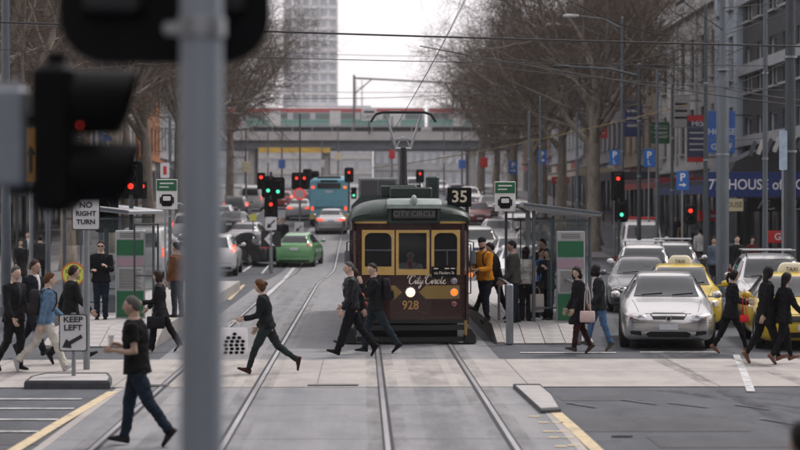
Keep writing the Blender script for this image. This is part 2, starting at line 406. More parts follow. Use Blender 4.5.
for x in (TRK_R, TRK_L):
    for s_ in (-1, 1): strip('rail_stain', [(x + s_ * (GAUGE / 2 + .02), 13, 0), (x + s_ * (GAUGE / 2 + .02), 40, 0), (x + s_ * (GAUGE / 2 + .02), 70, 0)], .5, dustm, '', .0088)
    strip('oil_stain', [(x, 13, 0), (x + .05, 30, 0), (x, 55, 0), (x, 70, 0)], .6, dripm, '', .0094)
for x in (6.2, 9.0): strip('oil_stain', [(x, 36.9, 0), (x, 40, 0), (x, 45, 0), (x + 1, 55, 0)], .8, oilm, '', .0128)
# ---------------------------------------------------------------- kerbed islands
def island(label, pts, h, cat='traffic island', rim=True):
    t = thing('traffic_island', label, cat, (sum(p[0] for p in pts) / len(pts), sum(p[1] for p in pts) / len(pts), 0))
    c = t.location
    out = [(p[0] - c.x, p[1] - c.y) for p in pts]
    b = MB(); n = len(out); inn = [(x * .93, y * .93) for x, y in out]
    vs = [(x, y, -.02) for x, y in out] + [(x, y, h * .7) for x, y in out] + [(x * .97, y * .985, h) for x, y in out] + [(x, y, h) for x, y in inn] + [(x, y, h - .02) for x, y in inn]
    fs = [(k * n + i, k * n + (i + 1) % n, (k + 1) * n + (i + 1) % n, (k + 1) * n + i) for k in range(4) for i in range(n)]
    b.add(vs, fs); b.build('kerb', kerbstone, t)
    b = MB(); b.add([(x, y, h - .012) for x, y in inn] + [(x, y, -.02) for x, y in inn], [tuple(range(n))] + [(i, n + i, n + (i + 1) % n, (i + 1) % n) for i in range(n)]); b.build('paving', rampcrete, t)
    return t
pl = [G(24, 389), G(30, 384), G(45, 380.5), G(109, 380.5), G(112, 384), G(110, 389)]
island('narrow kerbed island under the keep left sign', [(p.x, p.y) for p in pl], .13)
pr = [G(513, 388), G(540, 388), G(552, 398), G(561, 413), G(541, 414), G(527, 401)]
island('wedge shaped concrete island beside the tram track at lower right', [(p.x, p.y) for p in pr], .07)
pm = [G(258, 269), G(284, 269), G(286, 266.5), G(284, 264.5), G(258, 264.5), G(256, 266.5)]
island('small kerbed island under the black arrow board behind the black sedan', [(p.x, p.y) for p in pm], .13)

# ---------------------------------------------------------------- tram stop platforms
glasspane = mat('shelter_glass', (.10, .14, .14), .06, spec=.5, alpha=.20)
stopgreen = mat('stop_green', (.016, .13, .055), .4, var=.1, scale=5)
def platform(label, x0, x1, y0, y1, h, ramp):
    t = thing('tram_platform', label, 'platform', ((x0 + x1) / 2, y0, 0)); wd = x1 - x0; Ln = y1 - y0
    b = MB(); hw = wd / 2
    b.prism([(0, -.02), (ramp, h), (Ln, h), (Ln, -.02)], 0, -hw + .03, hw - .03); b.build('core', kerbstone, t)
    for s_ in (-1, 1):
        b = MB(); x_ = s_ * (hw - .07)
        b.prism([(-.02, -.02), (-.02, .05), (ramp, h + .02), (Ln, h + .02), (Ln, -.02)], 0, x_ - .075, x_ + .075); b.build('kerb', crosscrete, t)
    # paving slabs of the ramp, one by one
    nx = 4; cw = (wd - .3) / nx; ny = 5; L_ = ramp / ny; sl = math.atan2(h, ramp)
    bs = MB(); bs.box((0, 0, 0), (cw - .012, math.hypot(L_, h / ny) - .012, .03), bev=.006); me = bs.mesh('slab', rampcrete)
    for i in range(nx):
        for j in range(ny):
            share('slab', me, t, (-wd / 2 + .15 + cw * (i + .5), L_ * (j + .5), h * (j + .5) / ny + .012 + .002 * ((i * 7 + j * 3) % 3)), (sl, 0, 0))
    bs = MB(); bs.box((0, 0, 0), (cw - .012, .98, .03), bev=.006); me = bs.mesh('slab', rampcrete)
    for i in range(nx):
        for j in range(10):
            if ramp + j + 1 < Ln: share('slab', me, t, (-wd / 2 + .15 + cw * (i + .5), ramp + j + .5, h + .008 + .002 * ((i * 5 + j * 3) % 3)))
    b = MB(); b.box((0, ramp + 10 + (Ln - ramp - 10) / 2, h + .006), (wd - .3, Ln - ramp - 10.05, .03)); b.build('deck', rampcrete, t)
    return t
PLH = .30
platform('pale concrete tram platform with ramp beside the tram', 2.78, 4.75, 41.0, 68, PLH, 1.7)
platform('pale concrete tram platform with ramp at left of the tracks', -6.4, -4.15, 40.2, 68, PLH, 1.7)
def rail_post(label, x, y, hgt=1.25, lean=0):
    t = thing('barrier_post', label, 'post', (x, y, 0))
    b = MB(); b.box((0, 0, hgt / 2), (.15, .12, hgt), bev=.03); b.build('post', steel, t)
    b = MB(); b.box((0, .12, hgt - .25), (.1, .12, .1), bev=.02); b.build('bracket', steel, t)
    b = MB(); b.tube([(0, .1, hgt - .05), (0, .25, hgt - .02), (0, 1.6, hgt), (0, 3.2, hgt), (0, 3.2, .12)], .03, 8); b.build('handrail', steel, t, True)
    return t
rail_post('stout grey rail post at the platform end nearest the tram', 3.02, 40.86)
rail_post('stout grey rail post at the platform end behind the couple', 4.42, 40.86)
rail_post('stout grey rail post at the left platform behind the striding woman in black', -4.3, 40.0, .5)

def shelter(label, x0, x1, y0, y1, z, h):
    t = thing('tram_shelter', label, 'shelter', ((x0 + x1) / 2, y0, z)); wd = x1 - x0; L_ = y1 - y0; hw = wd / 2
    for yy in (0, L_):
        for s_ in (-1, 1):
            b = MB(); hh = h + (-.12 if s_ > 0 else .02); b.box((s_ * hw, yy, hh / 2), (.07, .09, hh), bev=.01); b.build('post', greypaint, t)
    b = MB(); b.prism([(-hw - .3, h + .10), (hw + .22, h - .10), (hw + .24, h - .03), (hw + .2, h + .0), (-hw - .28, h + .21), (-hw - .34, h + .17)], 1, -.25, L_ + .3); b.build('roof', alu, t)
    b = MB(); b.box((0, -.27, h + .06), (wd + .5, .04, .05), ry=math.atan2(.2, wd + .5)); b.build('roof_trim', greypaint, t)
    for yy in (0, L_):
        b = MB(); b.box((.12, yy, h * .5 + .1), (wd - .35, .012, h - .5)); b.build('glass_pane', glasspane, t)
        b = MB()
        for zz in (.32, h - .2): b.box((0, yy, zz), (wd - .08, .03, .04))
        b.box((-hw + .38, yy, h * .5 + .05), (.03, .03, h - .5)); b.build('pane_frame', greypaint, t)
    n = 3
    for k in range(n):
        b = MB(); b.box((hw, L_ * (k + .5) / n, h * .5), (.012, L_ / n - .12, h - .6)); b.build('glass_pane', glasspane, t)
    b = MB(); b.box((hw - .35, L_ / 2, .45), (.4, L_ - 1, .05), bev=.01)
    for yy in (1, L_ - 1): b.box((hw - .35, yy, .21), (.3, .06, .42))
    b.build('bench', steel, t)
    return t
shelter('glass and steel tram shelter with sloped roof on the platform', 3.75, 4.98, 43.6, 52, PLH, 2.42)
shelter('glass tram shelter at left behind the man in sunglasses', -6.9, -5.62, 46.5, 54, PLH, 2.45)
paper = mat('timetable_paper_shaded', (.38, .39, .38), .6, var=.12, scale=20)  # timetable papers muted: shelter shade is put into their colour
pinkp = mat('timetable_pink_shaded', (.36, .25, .30), .6)
def info_panel(label, x, y, z, w_=.62, h_=2.0):
    t = thing('stop_information_panel', label, 'information panel', (x, y, z))
    b = MB(); b.box((0, 0, h_ / 2), (w_, .08, h_), bev=.015); b.build('frame', alu, t)
    zz = h_
    for nm, m_, a, c in (('header', paper, .90, .985), ('green_band', stopgreen, .72, .89), ('notice', pinkp, .60, .69), ('timetable', paper, .34, .59), ('green_base', stopgreen, .03, .32)):
        b = MB(); b.box((0, -.046, h_ * (a + c) / 2), (w_ - .06, .012, h_ * (c - a))); b.build(nm, m_, t)
    b = MB()
    for k in range(13): b.box((-.02 * (k % 3), -.056, h_ * (.355 + .017 * k)), (w_ - .16 - .05 * (k % 3), .004, .007))
    b.build('print_line', black, t)
    for k in range(3): b = MB(); b.box((0, -.056, h_ * (.925 + .02 * k)), (w_ - .2, .004, .01)); b.build('print_line', black, t)
    return t
info_panel('green and white timetable panel inside the right shelter', 4.52, 43.3, PLH)
info_panel('green and white timetable panel at the left platform', -5.2, 45.0, PLH, .66)
def barrier_frame(label, x, y, z):
    t = thing('platform_frame', label, 'frame', (x, y, z)); b = MB()
    for s_ in (-.26, .26): b.cyl((s_, 0, 0), (s_, 0, 2.15), .022, n=8)
    b.cyl((-.26, 0, 2.14), (.26, 0, 2.14), .022, n=8); b.cyl((-.26, 0, 1.0), (.26, 0, 1.0), .018, n=8); b.build('frame', darkpole, t)
    return t
barrier_frame('thin dark metal frame beside the left timetable panel', -4.78, 44.4, PLH)
# stop flags: green plate above a white plate with a tram mark
def stop_flag(label, px, Y, zc, z0=PLH):
    p = gp(px, Y); t = thing('stop_sign', label, 'stop sign', (p.x, Y, p.z + z0 + .0)); zc -= t.location.z
    b = MB(); b.cyl((.5, .05, 0), (.5, .05, zc - .3), .045); b.tube([(.5, .05, zc - .35), (.3, .05, zc - .22), (0, .05, zc - .2)], .035); b.build('pole', steel, t, True)
    b = MB(); b.box((0, 0, zc), (.46, .05, .66), bev=.01); b.build('plate', white, t)
    b = MB(); b.box((0, -.03, zc + .2), (.44, .012, .24)); b.build('green_panel', stopgreen, t)
    b = MB(); b.prism(rrect(.24, .26, .05, cx=0, cy=zc - .13), 1, -.038, -.027); b.build('tram_mark', black, t)
    b = MB(); b.prism(rrect(.17, .10, .02, cx=0, cy=zc - .09), 1, -.046, -.036); b.build('tram_mark_window', white, t)
    for s_ in (-1, 1): b = MB(); b.box((s_ * .08, -.04, zc - .205), (.05, .008, .03)); b.box((s_ * .14, -.034, zc - .13), (.03, .01, .14)); b.build('tram_mark_foot', black, t)
    b = MB(); b.box((0, -.04, zc + .24), (.3, .006, .03)); b.build('print_line', white, t); b = MB(); b.box((-.06, -.04, zc + .16), (.2, .006, .025)); b.build('print_line', white, t)
    return t
stop_flag('green and white tram stop sign left of the right shelter roof', 505, 44, 3.05)
stop_flag('green and white tram stop sign above the left timetable panel', 167, 44, 3.1)
# ================================================================ THE TRAM
TX, TY = 0.99, 40.9
SC = 48.9
fx = lambda px: (px - 410.5) / SC
fz = lambda py: 2.8 - (py - 208) / SC
maroon = mat('tram_maroon', (.034, .0095, .0085), .25, var=.2, scale=4, coat=.45)
cream = mat('tram_cream', (.56, .37, .115), .42, var=.12, scale=6, coat=.3)
gold = mat('tram_gold', (.25, .165, .045), .45, var=.12, scale=8)
tgreen = mat('tram_roof_green', (.015, .033, .027), .45, var=.25, scale=3)
tgrey = mat('tram_hood_grey', (.20, .25, .23), .5, var=.15, scale=6)
tramglass = mat('tram_glass', (.03, .04, .045), .05, spec=.6, alpha=.25)
interior = mat('tram_interior', (.05, .035, .025), .7, var=.3, scale=4)
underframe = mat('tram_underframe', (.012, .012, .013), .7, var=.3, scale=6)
tram = thing('tram', 'vintage maroon and cream tram with green roof facing the camera', 'tram', (TX, TY, 0))
def plan(x):
    a = abs(x); return 0 if a < .42 else .17 * (a - .42) / .78 + (.12 * max(0, (a - 1.08) / .12) ** 2)
BRK = [-1.2, -1.16, -1.12, -1.06, -.9, -.7, -.42, -.2, 0, .2, .42, .7, .9, 1.06, 1.12, 1.16, 1.2]
def panel(b, x0, x1, z0, z1, off, th=.03, mi=0, top=None):
    xs = [x0] + [x for x in BRK if x0 + 1e-4 < x < x1 - 1e-4] + [x1]
    tz = top or (lambda x: z1)
    rings = []
    for x in xs:
        y = plan(x) - off; rings.append([(x, y, z0), (x, y, tz(x)), (x, y + th, tz(x)), (x, y + th, z0)])
    return b.loft(rings, mi)
W0, W1 = fz(275), fz(230)                   # bottom and top of the window band
# front shell round the openings
b = MB(); panel(b, -1.2, 1.2, .50, W0, 0, .05)
for xa, xb in ((-1.2, fx(362)), (fx(394.5), fx(396)), (fx(429.5), fx(431.5)), (fx(460.5), 1.2)): panel(b, xa, xb, W0, W1, 0, .05)
panel(b, -1.2, 1.2, W1, fz(221), 0, .05); b.build('front_shell', maroon, tram)
# the body behind, wider than the cab end
RB = [(.16, 1.2), (.5, 1.215), (1.2, 1.24), (2.2, 1.26), (13.2, 1.26), (14.2, 1.2)]
for s_ in (-1, 1):
    b = MB(); b.loft([[(s_ * w_, y, .42), (s_ * w_, y, W0), (s_ * (w_ - .05), y, W0), (s_ * (w_ - .05), y, .42)] for y, w_ in RB]); b.build('side_panel', maroon, tram)
    b = MB(); b.loft([[(s_ * w_, y, W1 - .02), (s_ * w_, y, fz(221)), (s_ * (w_ - .05), y, fz(221)), (s_ * (w_ - .05), y, W1 - .02)] for y, w_ in RB]); b.build('side_header', maroon, tram)
    for k in range(9):
        y = .3 + k * 1.55; w_ = float(np.interp(y, [q[0] for q in RB], [q[1] for q in RB]))
        b = MB(); b.box((s_ * (w_ - .025), y, (W0 + W1) / 2), (.05, .1, W1 - W0 + .02)); b.build('side_pillar', maroon, tram)
        if k < 8:
            w2 = float(np.interp(y + .77, [q[0] for q in RB], [q[1] for q in RB]))
            b = MB(); b.box((s_ * (w2 - .03), y + .775, (W0 + W1) / 2), (.012, 1.4, W1 - W0)); b.build('side_window', tramglass, tram)
b = MB(); b.box((0, 7.3, .46), (2.3, 13.6, .08)); b.box((0, 1.75, 1.5), (2.2, .05, 1.9)); b.build('interior_floor', interior, tram)
b = MB(); b.box((0, 14.3, 1.45), (2.3, .06, 2.0)); b.build('rear_end', maroon, tram)
b = MB(); b.box((-.35, .42, .85), (.35, .3, .75), bev=.03); b.cyl((-.35, .42, 1.22), (-.35, .42, 1.42), .06); b.box((-.28, .34, 1.44), (.3, .04, .03)); b.build('controller', blackmetal, tram, 30)
b = MB(); b.box((0, .95, 1.03), (.42, .38, .08), bev=.03); b.cyl((0, .95, .5), (0, .95, 1.0), .05); b.build('driver_seat', blackmetal, tram, 30)
# windows: cream sash, arched top in the outer two, pane, mid bar
def sash(xa, xb, za, zb, arch, side):
    w_ = xb - xa
    b = MB(); t_ = .058
    panel(b, xa, xa + t_, za, zb, .022, .05); panel(b, xb - t_, xb, za, zb, .022, .05)
    panel(b, xa + t_, xb - t_, za, za + (.17 if arch else .12), .022, .05); panel(b, xa + t_, xb - t_, zb - .06, zb, .022, .05)
    f = b.build('window_sash', cream, tram)
    if arch:
        for k in (0, 1):
            bb = MB(); x0_ = xa + t_ if k == 0 else xb - t_; sg = 1 if k == 0 else -1; rr = .13
            pts = [(x0_, zb - .06)] + [(x0_ + sg * rr * (1 - math.sin(q)), zb - .06 - rr * (1 - math.cos(q))) for q in np.linspace(0, PI / 2, 6)]
            pts = [(x0_, zb - .055)] + [(x0_ + sg * rr * (1 - math.cos(q)), zb - .06 - rr * (1 - math.sin(q))) for q in np.linspace(PI / 2, 0, 7)]
            ym = plan((xa + xb) / 2)
            bb.add([(x, plan(x) - .020, z) for x, z in pts] + [(x, plan(x) + .025, z) for x, z in pts], [tuple(range(len(pts))), tuple(range(len(pts), 2 * len(pts)))] + [(i, (i + 1) % len(pts), len(pts) + (i + 1) % len(pts), len(pts) + i) for i in range(len(pts))])
            bb.build('corner_block', cream, f)
    b = MB(); panel(b, xa + t_ - .01, xb - t_ + .01, za + .1, zb - .05, -.012, .008); b.build('pane', tramglass, f)
    if arch:
        b = MB(); zm = za + (zb - za) * .55; panel(b, xa + t_, xb - t_, zm - .015, zm + .015, .012, .03)
        if side > 0: xm = (xa + xb) / 2 + .03; panel(b, xm - .012, xm + .012, za + .2, zm, .010, .03)
        b.build('glazing_bar', greypaint, f)
    else:
        b = MB(); b.tube([((xa + xb) / 2 - .05, -.03, za + .13), ((xa + xb) / 2 + .18, -.035, za + .27)], .012, 6); b.build('wiper', blackmetal, f)
    return f
sash(fx(362), fx(394.5), W0, W1, True, -1)
sash(fx(396), fx(429.5), W0, W1, False, 0)
sash(fx(431.5), fx(460.5), W0, W1, True, 1)
# cream beads and gold bands
b = MB(); panel(b, -1.2, fx(387), fz(223.5), fz(221.2), .02, .05); panel(b, fx(440), 1.2, fz(223.5), fz(221.2), .02, .05); b.build('cream_bead', cream, tram)
za, zb = fz(299), fz(285.5); zm = (za + zb) / 2
for sg, xi, xo in ((-1, fx(402), -1.13), (1, fx(419), fx(460))):
    b = MB(); n = 10
    xs = [xi + (xo - xi) * k / n for k in range(n + 1)]
    hh = lambda x: min(1, abs(x - xi) / .14)
    rings = []
    for x in xs + ([xi + sg * .14]):
        pass
    xs = sorted(xs + [xi + sg * .14, sg * .42])
    rings = [[(x, plan(x) - .006, zm - (zb - za) / 2 * max(.02, hh(x))), (x, plan(x) - .006, zm + (zb - za) / 2 * max(.02, hh(x))), (x, plan(x) + .01, zm + (zb - za) / 2 * max(.02, hh(x))), (x, plan(x) + .01, zm - (zb - za) / 2 * max(.02, hh(x)))] for x in xs]
    b.loft(rings); b.build('gold_band', gold, tram)
# headlight, side lights
b = MB(); b.tube([(0, .02, zm), (0, -.06, zm), (0, -.085, zm)], [.125, .125, .105], 20); hl = b.build('headlight', chrome, tram, True)
b = MB(); b.ell((0, -.078, zm), (.098, .03, .098), 18, 10); b.build('lens', glow('tram_headlight', (1, .74, .50), .95), hl, True)
def lamp(px, py, r, m, nm):
    x, z = fx(px), fz(py); y = plan(x)
    b = MB(); b.cyl((x, y + .01, z), (x, y - .035, z), r * 1.25, n=14); o = b.build(nm, chrome, tram, True)
    b = MB(); b.ell((x, y - .035, z), (r, .02, r), 14, 8); b.build('lens', m, o, True)
lamp(454.5, 281, .055, lampwhite, 'marker_light'); lamp(454.5, 292.5, .075, amber_l, 'indicator_light'); lamp(454.5, 304, .04, red_dim, 'tail_light')
lamp(366, 292.5, .075, amber_l, 'indicator_light'); lamp(366, 304, .04, red_dim, 'tail_light')
# number and lettering
text('fleet_number', '928', .25, mat('number_gold', (.45, .26, .07), .5), tram, (0, -.006, fz(305.5)), sx=.92, bold=.004)
lettering = mat('tram_lettering', (.78, .72, .62), .5)
def script(parent, x0, z0, size):
    """hand-drawn script: every stroke a thin raised ribbon of changing width"""
    def cv(pts, n=22):
        P = [Vector((p[0], p[1], 0)) for p in pts]; P = [P[0] * 2 - P[1]] + P + [P[-1] * 2 - P[-2]]; out = []
        for i in range(1, len(P) - 2):
            for k in range(6):
                t = k / 6; a, b_, c, d = P[i - 1:i + 3]
                out.append(.5 * ((2 * b_) + (c - a) * t + (2 * a - 5 * b_ + 4 * c - d) * t * t + (3 * b_ - a - 3 * c + d) * t ** 3))
        out.append(P[-2]); return out
    Cc = [(.62, .80), (.70, .95), (.55, 1.08), (.30, .95), (.08, .55), (.10, .15), (.35, -.04), (.62, .10), (.80, .32)]
    S = [[(-.25, .62), (-.15, .95), (.2, 1.02), (.5, .9)], Cc,
         [(.80, .32), (.92, .42), (.88, .1), (.98, .02), (1.12, .25)], [(1.0, .66), (1.03, .68)],
         [(1.12, .25), (1.32, .95), (1.25, .5), (1.18, .12), (1.28, .0), (1.45, .25)], [(1.08, .62), (1.28, .66), (1.45, .64)],
         [(1.45, .25), (1.52, .42), (1.48, .1), (1.6, .02), (1.82, .42), (1.75, .1), (1.6, -.45), (1.42, -.5), (1.5, -.25), (1.95, .15)],
         [(p[0] + 2.15, p[1]) for p in [(-.12, .62), (-.02, .95), (.3, 1.02), (.5, .93)]], [(p[0] + 2.15, p[1]) for p in Cc],
         [(2.95, .32), (3.07, .42), (3.03, .1), (3.13, .02), (3.27, .25)], [(3.15, .66), (3.18, .68)],
         [(3.27, .25), (3.36, .5), (3.42, .42), (3.55, .44), (3.48, .1), (3.58, .02), (3.7, .2)],
         [(4.02, .38), (3.92, .46), (3.75, .3), (3.75, .08), (3.9, .0), (4.1, .2)],
         [(4.1, .2), (4.38, .85), (4.4, 1.05), (4.3, .95), (4.22, .3), (4.28, .02), (4.4, .08), (4.52, .22)],
         [(4.52, .22), (4.75, .34), (4.72, .46), (4.58, .38), (4.55, .1), (4.7, -.02), (4.95, .14)]]
    b = MB()
    for st in S:
        q = cv(st); L_ = []
        for i, p in enumerate(q):
            t = (q[min(i + 1, len(q) - 1)] - q[max(i - 1, 0)]).normalized(); nn = Vector((-t.y, t.x, 0))
            wd = .035 + .05 * abs(t.y) * (1 if t.y < 0 else .4)
            for sg in (-1, 1): L_.append(p + nn * wd * sg * .9)
        vs = []
        for p in L_:
            X = x0 + (p.x + .22 * p.y) * size; vs.append((X, plan(X) - .009, z0 + p.y * size * 1.12))
        b.add(vs, [(2 * i, 2 * i + 1, 2 * i + 3, 2 * i + 2) for i in range(len(q) - 1)])
    return b.build('script_lettering', lettering, parent)
script(tram, fx(408.5), fz(283.8), .156)
b = MB(); panel(b, fx(431.5), fx(457), fz(276.5), fz(266.5), .085, .03); bo = b.build('route_board', black, tram)
mx = (fx(431.5) + fx(457)) / 2
text('route_lettering', 'via Flinders St', .085, lettering, bo, (mx, plan(mx) - .095, fz(273)), rot=(R(90), 0, math.atan(.17 / .78)), sx=.9)
b = MB()
for x in (fx(436), fx(447), fx(453)): b.box((x, plan(x) - .092, fz(268.5)), (.09, .006, .022))
b.build('print_line', lettering, bo)
# roof dome
def roofring(y, w_, h_, z0=fz(221)):
    out = []
    for k in range(25):
        a = PI * k / 24; cx = -math.cos(a); ax = abs(cx) ** 1.0
        out.append((w_ * math.copysign(abs(math.cos(a)) ** .62, -math.cos(a)) if abs(math.cos(a)) > 1e-6 else 0, y, z0 + h_ * math.sin(a) ** .80))
    return out
TH = fz(198.5) - fz(221)
b = MB(); b.loft([roofring(.10, 1.1, .10), roofring(.08, 1.21, .17), roofring(.14, 1.225, .27), roofring(.3, 1.24, .36), roofring(.62, 1.26, TH * .92), roofring(1.2, 1.27, TH), roofring(2.2, 1.29, TH * 1.02), roofring(13.2, 1.29, TH * 1.02), roofring(14.3, 1.2, .2)]); b.build('roof', tgreen, tram, 50)
b = MB(); b.loft([[(x, plan(x) - .035, fz(221.2)), (x, plan(x) - .03, fz(219.6)), (x, plan(x) + .15, fz(219.6)), (x, plan(x) + .15, fz(221.2))] for x in BRK]); b.build('roof_gutter', tgreen, tram)
# destination box with its hood
x0_, x1_ = fx(388.5), fx(440)
b = MB(); b.prism([(-.10, fz(223)), (-.12, fz(206)), (.5, fz(203)), (.5, fz(223))], 0, x0_, x1_); db = b.build('destination_box', tgreen, tram)
b = MB(); b.box((fx(414.3), -.118, fz(214)), (x1_ - x0_ - .12, .02, (fz(207.5) - fz(220)))); b.build('destination_blind', black, db)
b = MB(); b.box((fx(414.3), -.127, fz(214)), (x1_ - x0_ - .2, .014, .17)); b.build('blind_window', mat('blind_glass', (.045, .05, .05), .15, var=.2, scale=9), db)
text('blind_lettering', 'CITY CIRCLE', .15, mat('blind_text', (.13, .13, .11), .6), db, (fx(414.3), -.135, fz(214)), sx=1.02)
b = MB(); rings = []
for x, k in ((x0_ - .03, .86), (x0_ + .02, 1), (fx(411), 1.03), (fx(412), 1.03), (x1_ - .02, 1), (x1_ + .03, .86)):
    rings.append([(x, -.17, fz(208.5)), (x, -.16, fz(204.5)), (x, -.06, fz(208.5) + (fz(200.5) - fz(208.5)) * k), (x, .2, fz(208.5) + (fz(198.4) - fz(208.5)) * k), (x, .6, fz(199.5)), (x, .6, fz(209)), (x, -.05, fz(209))])
b.loft(rings); hd = b.build('destination_hood', tgrey, tram, 30)
b = MB(); b.ell((fx(414), -.04, fz(202)), (.075, .16, .15), 12, 8); b.build('hood_lamp', tgrey, hd, True)
# route number box on the roof corner
b = MB(); b.box((fx(460.5), .42, fz(197)), (.50, .12, .40), bev=.02); rb = b.build('route_number_box', black, tram)
text('route_number', '35', .34, mat('route_number_white', (.62, .55, .42), .5), rb, (fx(460.5), .355, fz(197)), sx=1.0, bold=.006)
b = MB(); b.cyl((fx(468.5), .45, fz(224)), (fx(468.5), .45, fz(189)), .035, n=8); b.build('box_bracket', blackmetal, tram)
# bumper, apron, undergear
b = MB(); panel(b, -1.2, 1.2, .44, .52, .02, .1); panel(b, -1.16, 1.16, .30, .40, .10, .2); b.build('bumper', underframe, tram)
b = MB(); panel(b, -1.10, 1.10, .06, .16, .05, .06); b.box((0, .35, .22), (1.9, .06, .2)); b.build('lifeguard', underframe, tram)
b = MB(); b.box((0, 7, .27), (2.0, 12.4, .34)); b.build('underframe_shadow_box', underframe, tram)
for s_ in (-1, 1):
    b = MB(); b.tube([(s_ * 1.13, -.02, .5), (s_ * 1.13, -.05, .2)], .03, 8); b.build('step_stay', gold if s_ > 0 else blackmetal, tram)
    b = MB(); b.prism([(s_ * 1.1, .03), (s_ * 1.15, .30), (s_ * 1.24, .33), (s_ * 1.34, .18), (s_ * 1.36, .03)], 1, .08, .7); b.build('step_fender', underframe, tram)
    for yy in (2.2, 3.8, 10.4, 12):
        b = MB(); b.cyl((s_ * .78, yy, .33), (s_ * .66, yy, .33), .33, n=20); b.build('wheel', underframe, tram)
    # mirrors and marker lamps on the corners
    b = MB(); b.tube([(s_ * 1.2, .2, 2.12), (s_ * 1.3, .14, 2.1), (s_ * 1.3, .14, 1.55)], .014, 6); mo = b.build('mirror_arm', blackmetal, tram)
    b = MB(); b.box((s_ * 1.29, .12, 1.78), (.12, .05, .28), bev=.02); b.build('mirror', greypaint, mo)
    b = MB(); b.tube([(s_ * 1.2, .03, 1.05), (s_ * 1.235, .0, 1.05), (s_ * 1.235, .0, 2.05), (s_ * 1.2, .03, 2.05)], .014, 6); b.build('grab_rail', blackmetal, tram)
    b = MB(); b.ell((s_ * 1.25, .28, 1.42), (.045, .05, .06), 10, 6); b.build('corner_lamp', amber_l, tram, True)
# roof gear and pantograph
b = MB(); b.box((.05, 4.2, 3.12), (.9, 5.5, .24), bev=.03); b.box((-.2, 2.4, 3.16), (.8, .6, .26), bev=.03); b.box((.55, 2.9, 3.24), (.28, .6, .5), bev=.03); b.build('roof_equipment', tgreen, tram)
b = MB()
for x, y in ((-.35, 6.4), (.35, 6.4), (-.35, 7.6), (.35, 7.6)): b.cyl((x, y, 3.0), (x, y, 3.3), .05, n=8)
b.box((0, 7.0, 3.32), (.8, 1.4, .06)); b.tube([(0, 7, 3.3), (0, 7, 3.62), (0, 7, 4.25)], [.11, .085, .075], 10); b.build('pantograph_base', blackmetal, tram)
b = MB()
zt = 5.02
for s_ in (-1, 1):
    b.tube([(s_ * .17, 7.0, 4.22), (s_ * .42, 6.95, zt)], .03, 6)
    b.tube([(s_ * .17, 7.0, 4.22), (s_ * .05, 7.0, 4.5), (-s_ * .14, 7.0, 4.42)], .016, 6)
b.tube([(-.2, 7, 4.22), (.2, 7, 4.22)], .04, 6); b.tube([(-.16, 7, 4.46), (.16, 7, 4.46)], .018, 6)
b.build('pantograph_arm', alu, tram)
b = MB()
for dy in (-.15, .15): b.tube([(-.78, 7 + dy, zt - .16), (-.66, 7 + dy, zt + .02), (-.5, 7 + dy, zt + .07), (.5, 7 + dy, zt + .07), (.66, 7 + dy, zt + .02), (.78, 7 + dy, zt - .16)], .028, 6)
for x in (-.42, .42): b.tube([(x, 6.85, zt + .06), (x, 7.15, zt + .06)], .02, 6)
b.build('pantograph_head', blackmetal, tram)
# ================================================================ PEOPLE
PEND = []
def remesh_later(mb, name, mats, parent, voxel, post=None):
    o = mb.build(name, mats, parent)
    m = o.modifiers.new('r', 'REMESH'); m.mode = 'VOXEL'; m.voxel_size = voxel
    s = o.modifiers.new('s', 'SMOOTH'); s.factor = .5; s.iterations = 3
    PEND.append((o, post)); return o
def finish_remesh():
    bpy.context.view_layer.update()
    dg = bpy.context.evaluated_depsgraph_get()
    res = []
    for o, post in PEND: res.append(bpy.data.meshes.new_from_object(o.evaluated_get(dg)))
    for (o, post), me in zip(PEND, res):
        mats = list(o.data.materials); o.modifiers.clear()
        if post: me = post(me, o) or me
        me.materials.clear()
        for m in mats: me.materials.append(m)
        o.data = me; smooth_me(me, 180)
    PEND.clear()
def folds(amp, seed):
    def f(me, o):
        n = len(me.vertices); co = np.empty(n * 3); nr = np.empty(n * 3)
        me.vertices.foreach_get('co', co); me.vertices.foreach_get('normal', nr); co = co.reshape(-1, 3); nr = nr.reshape(-1, 3)
        d = np.array([noise.noise(Vector((p[0] * 9 + seed, p[1] * 9, p[2] * 17 + p[0] * 12))) + .6 * noise.noise(Vector((p[0] * 24, p[1] * 24 + seed, p[2] * 26))) for p in co])
        co += nr * (d * amp)[:, None]
        me.vertices.foreach_set('co', co.ravel())
    return f
def sphere_grid(fn, nu=26, nv=18):
    vs = []; fs = []; un = []
    for j in range(nv + 1):
        t = PI * j / nv
        for i in range(nu):
            q = 2 * PI * i / nu; s = (math.sin(t) * math.cos(q), math.sin(t) * math.sin(q), -math.cos(t)); un.append(s); vs.append(fn(*s))
    for j in range(nv):
        for i in range(nu): fs.append((j * nu + i, j * nu + (i + 1) % nu, (j + 1) * nu + (i + 1) % nu, (j + 1) * nu + i))
    return vs, fs, un
def gs(x, c, w_): return math.exp(-((x - c) / w_) ** 2)
def headpos(x, y, z):
    X, Y_, Z = .096 * x, .076 * y, .116 * z
    if z < 0:
        Y_ *= 1 - .30 * (-z) ** 1.6
        if x < 0: X *= 1 - .35 * (-z) ** 1.2
        else: X *= 1 + .06 * gs(z, -.8, .25) - .05 * gs(z, -.35, .2)
    if x > 0:
        X += .030 * gs(z, -.16, .16) * gs(y, 0, .14) + .006 * gs(z, .2, .1) * gs(abs(y), .2, .3)
        X -= .019 * gs(z, .04, .13) * gs(abs(y), .42, .17)
        X += .006 * gs(z, -.48, .08) * gs(y, 0, .25) + .010 * gs(z, -.86, .15) * gs(y, 0, .3)
    return Vector((X, Y_, Z))
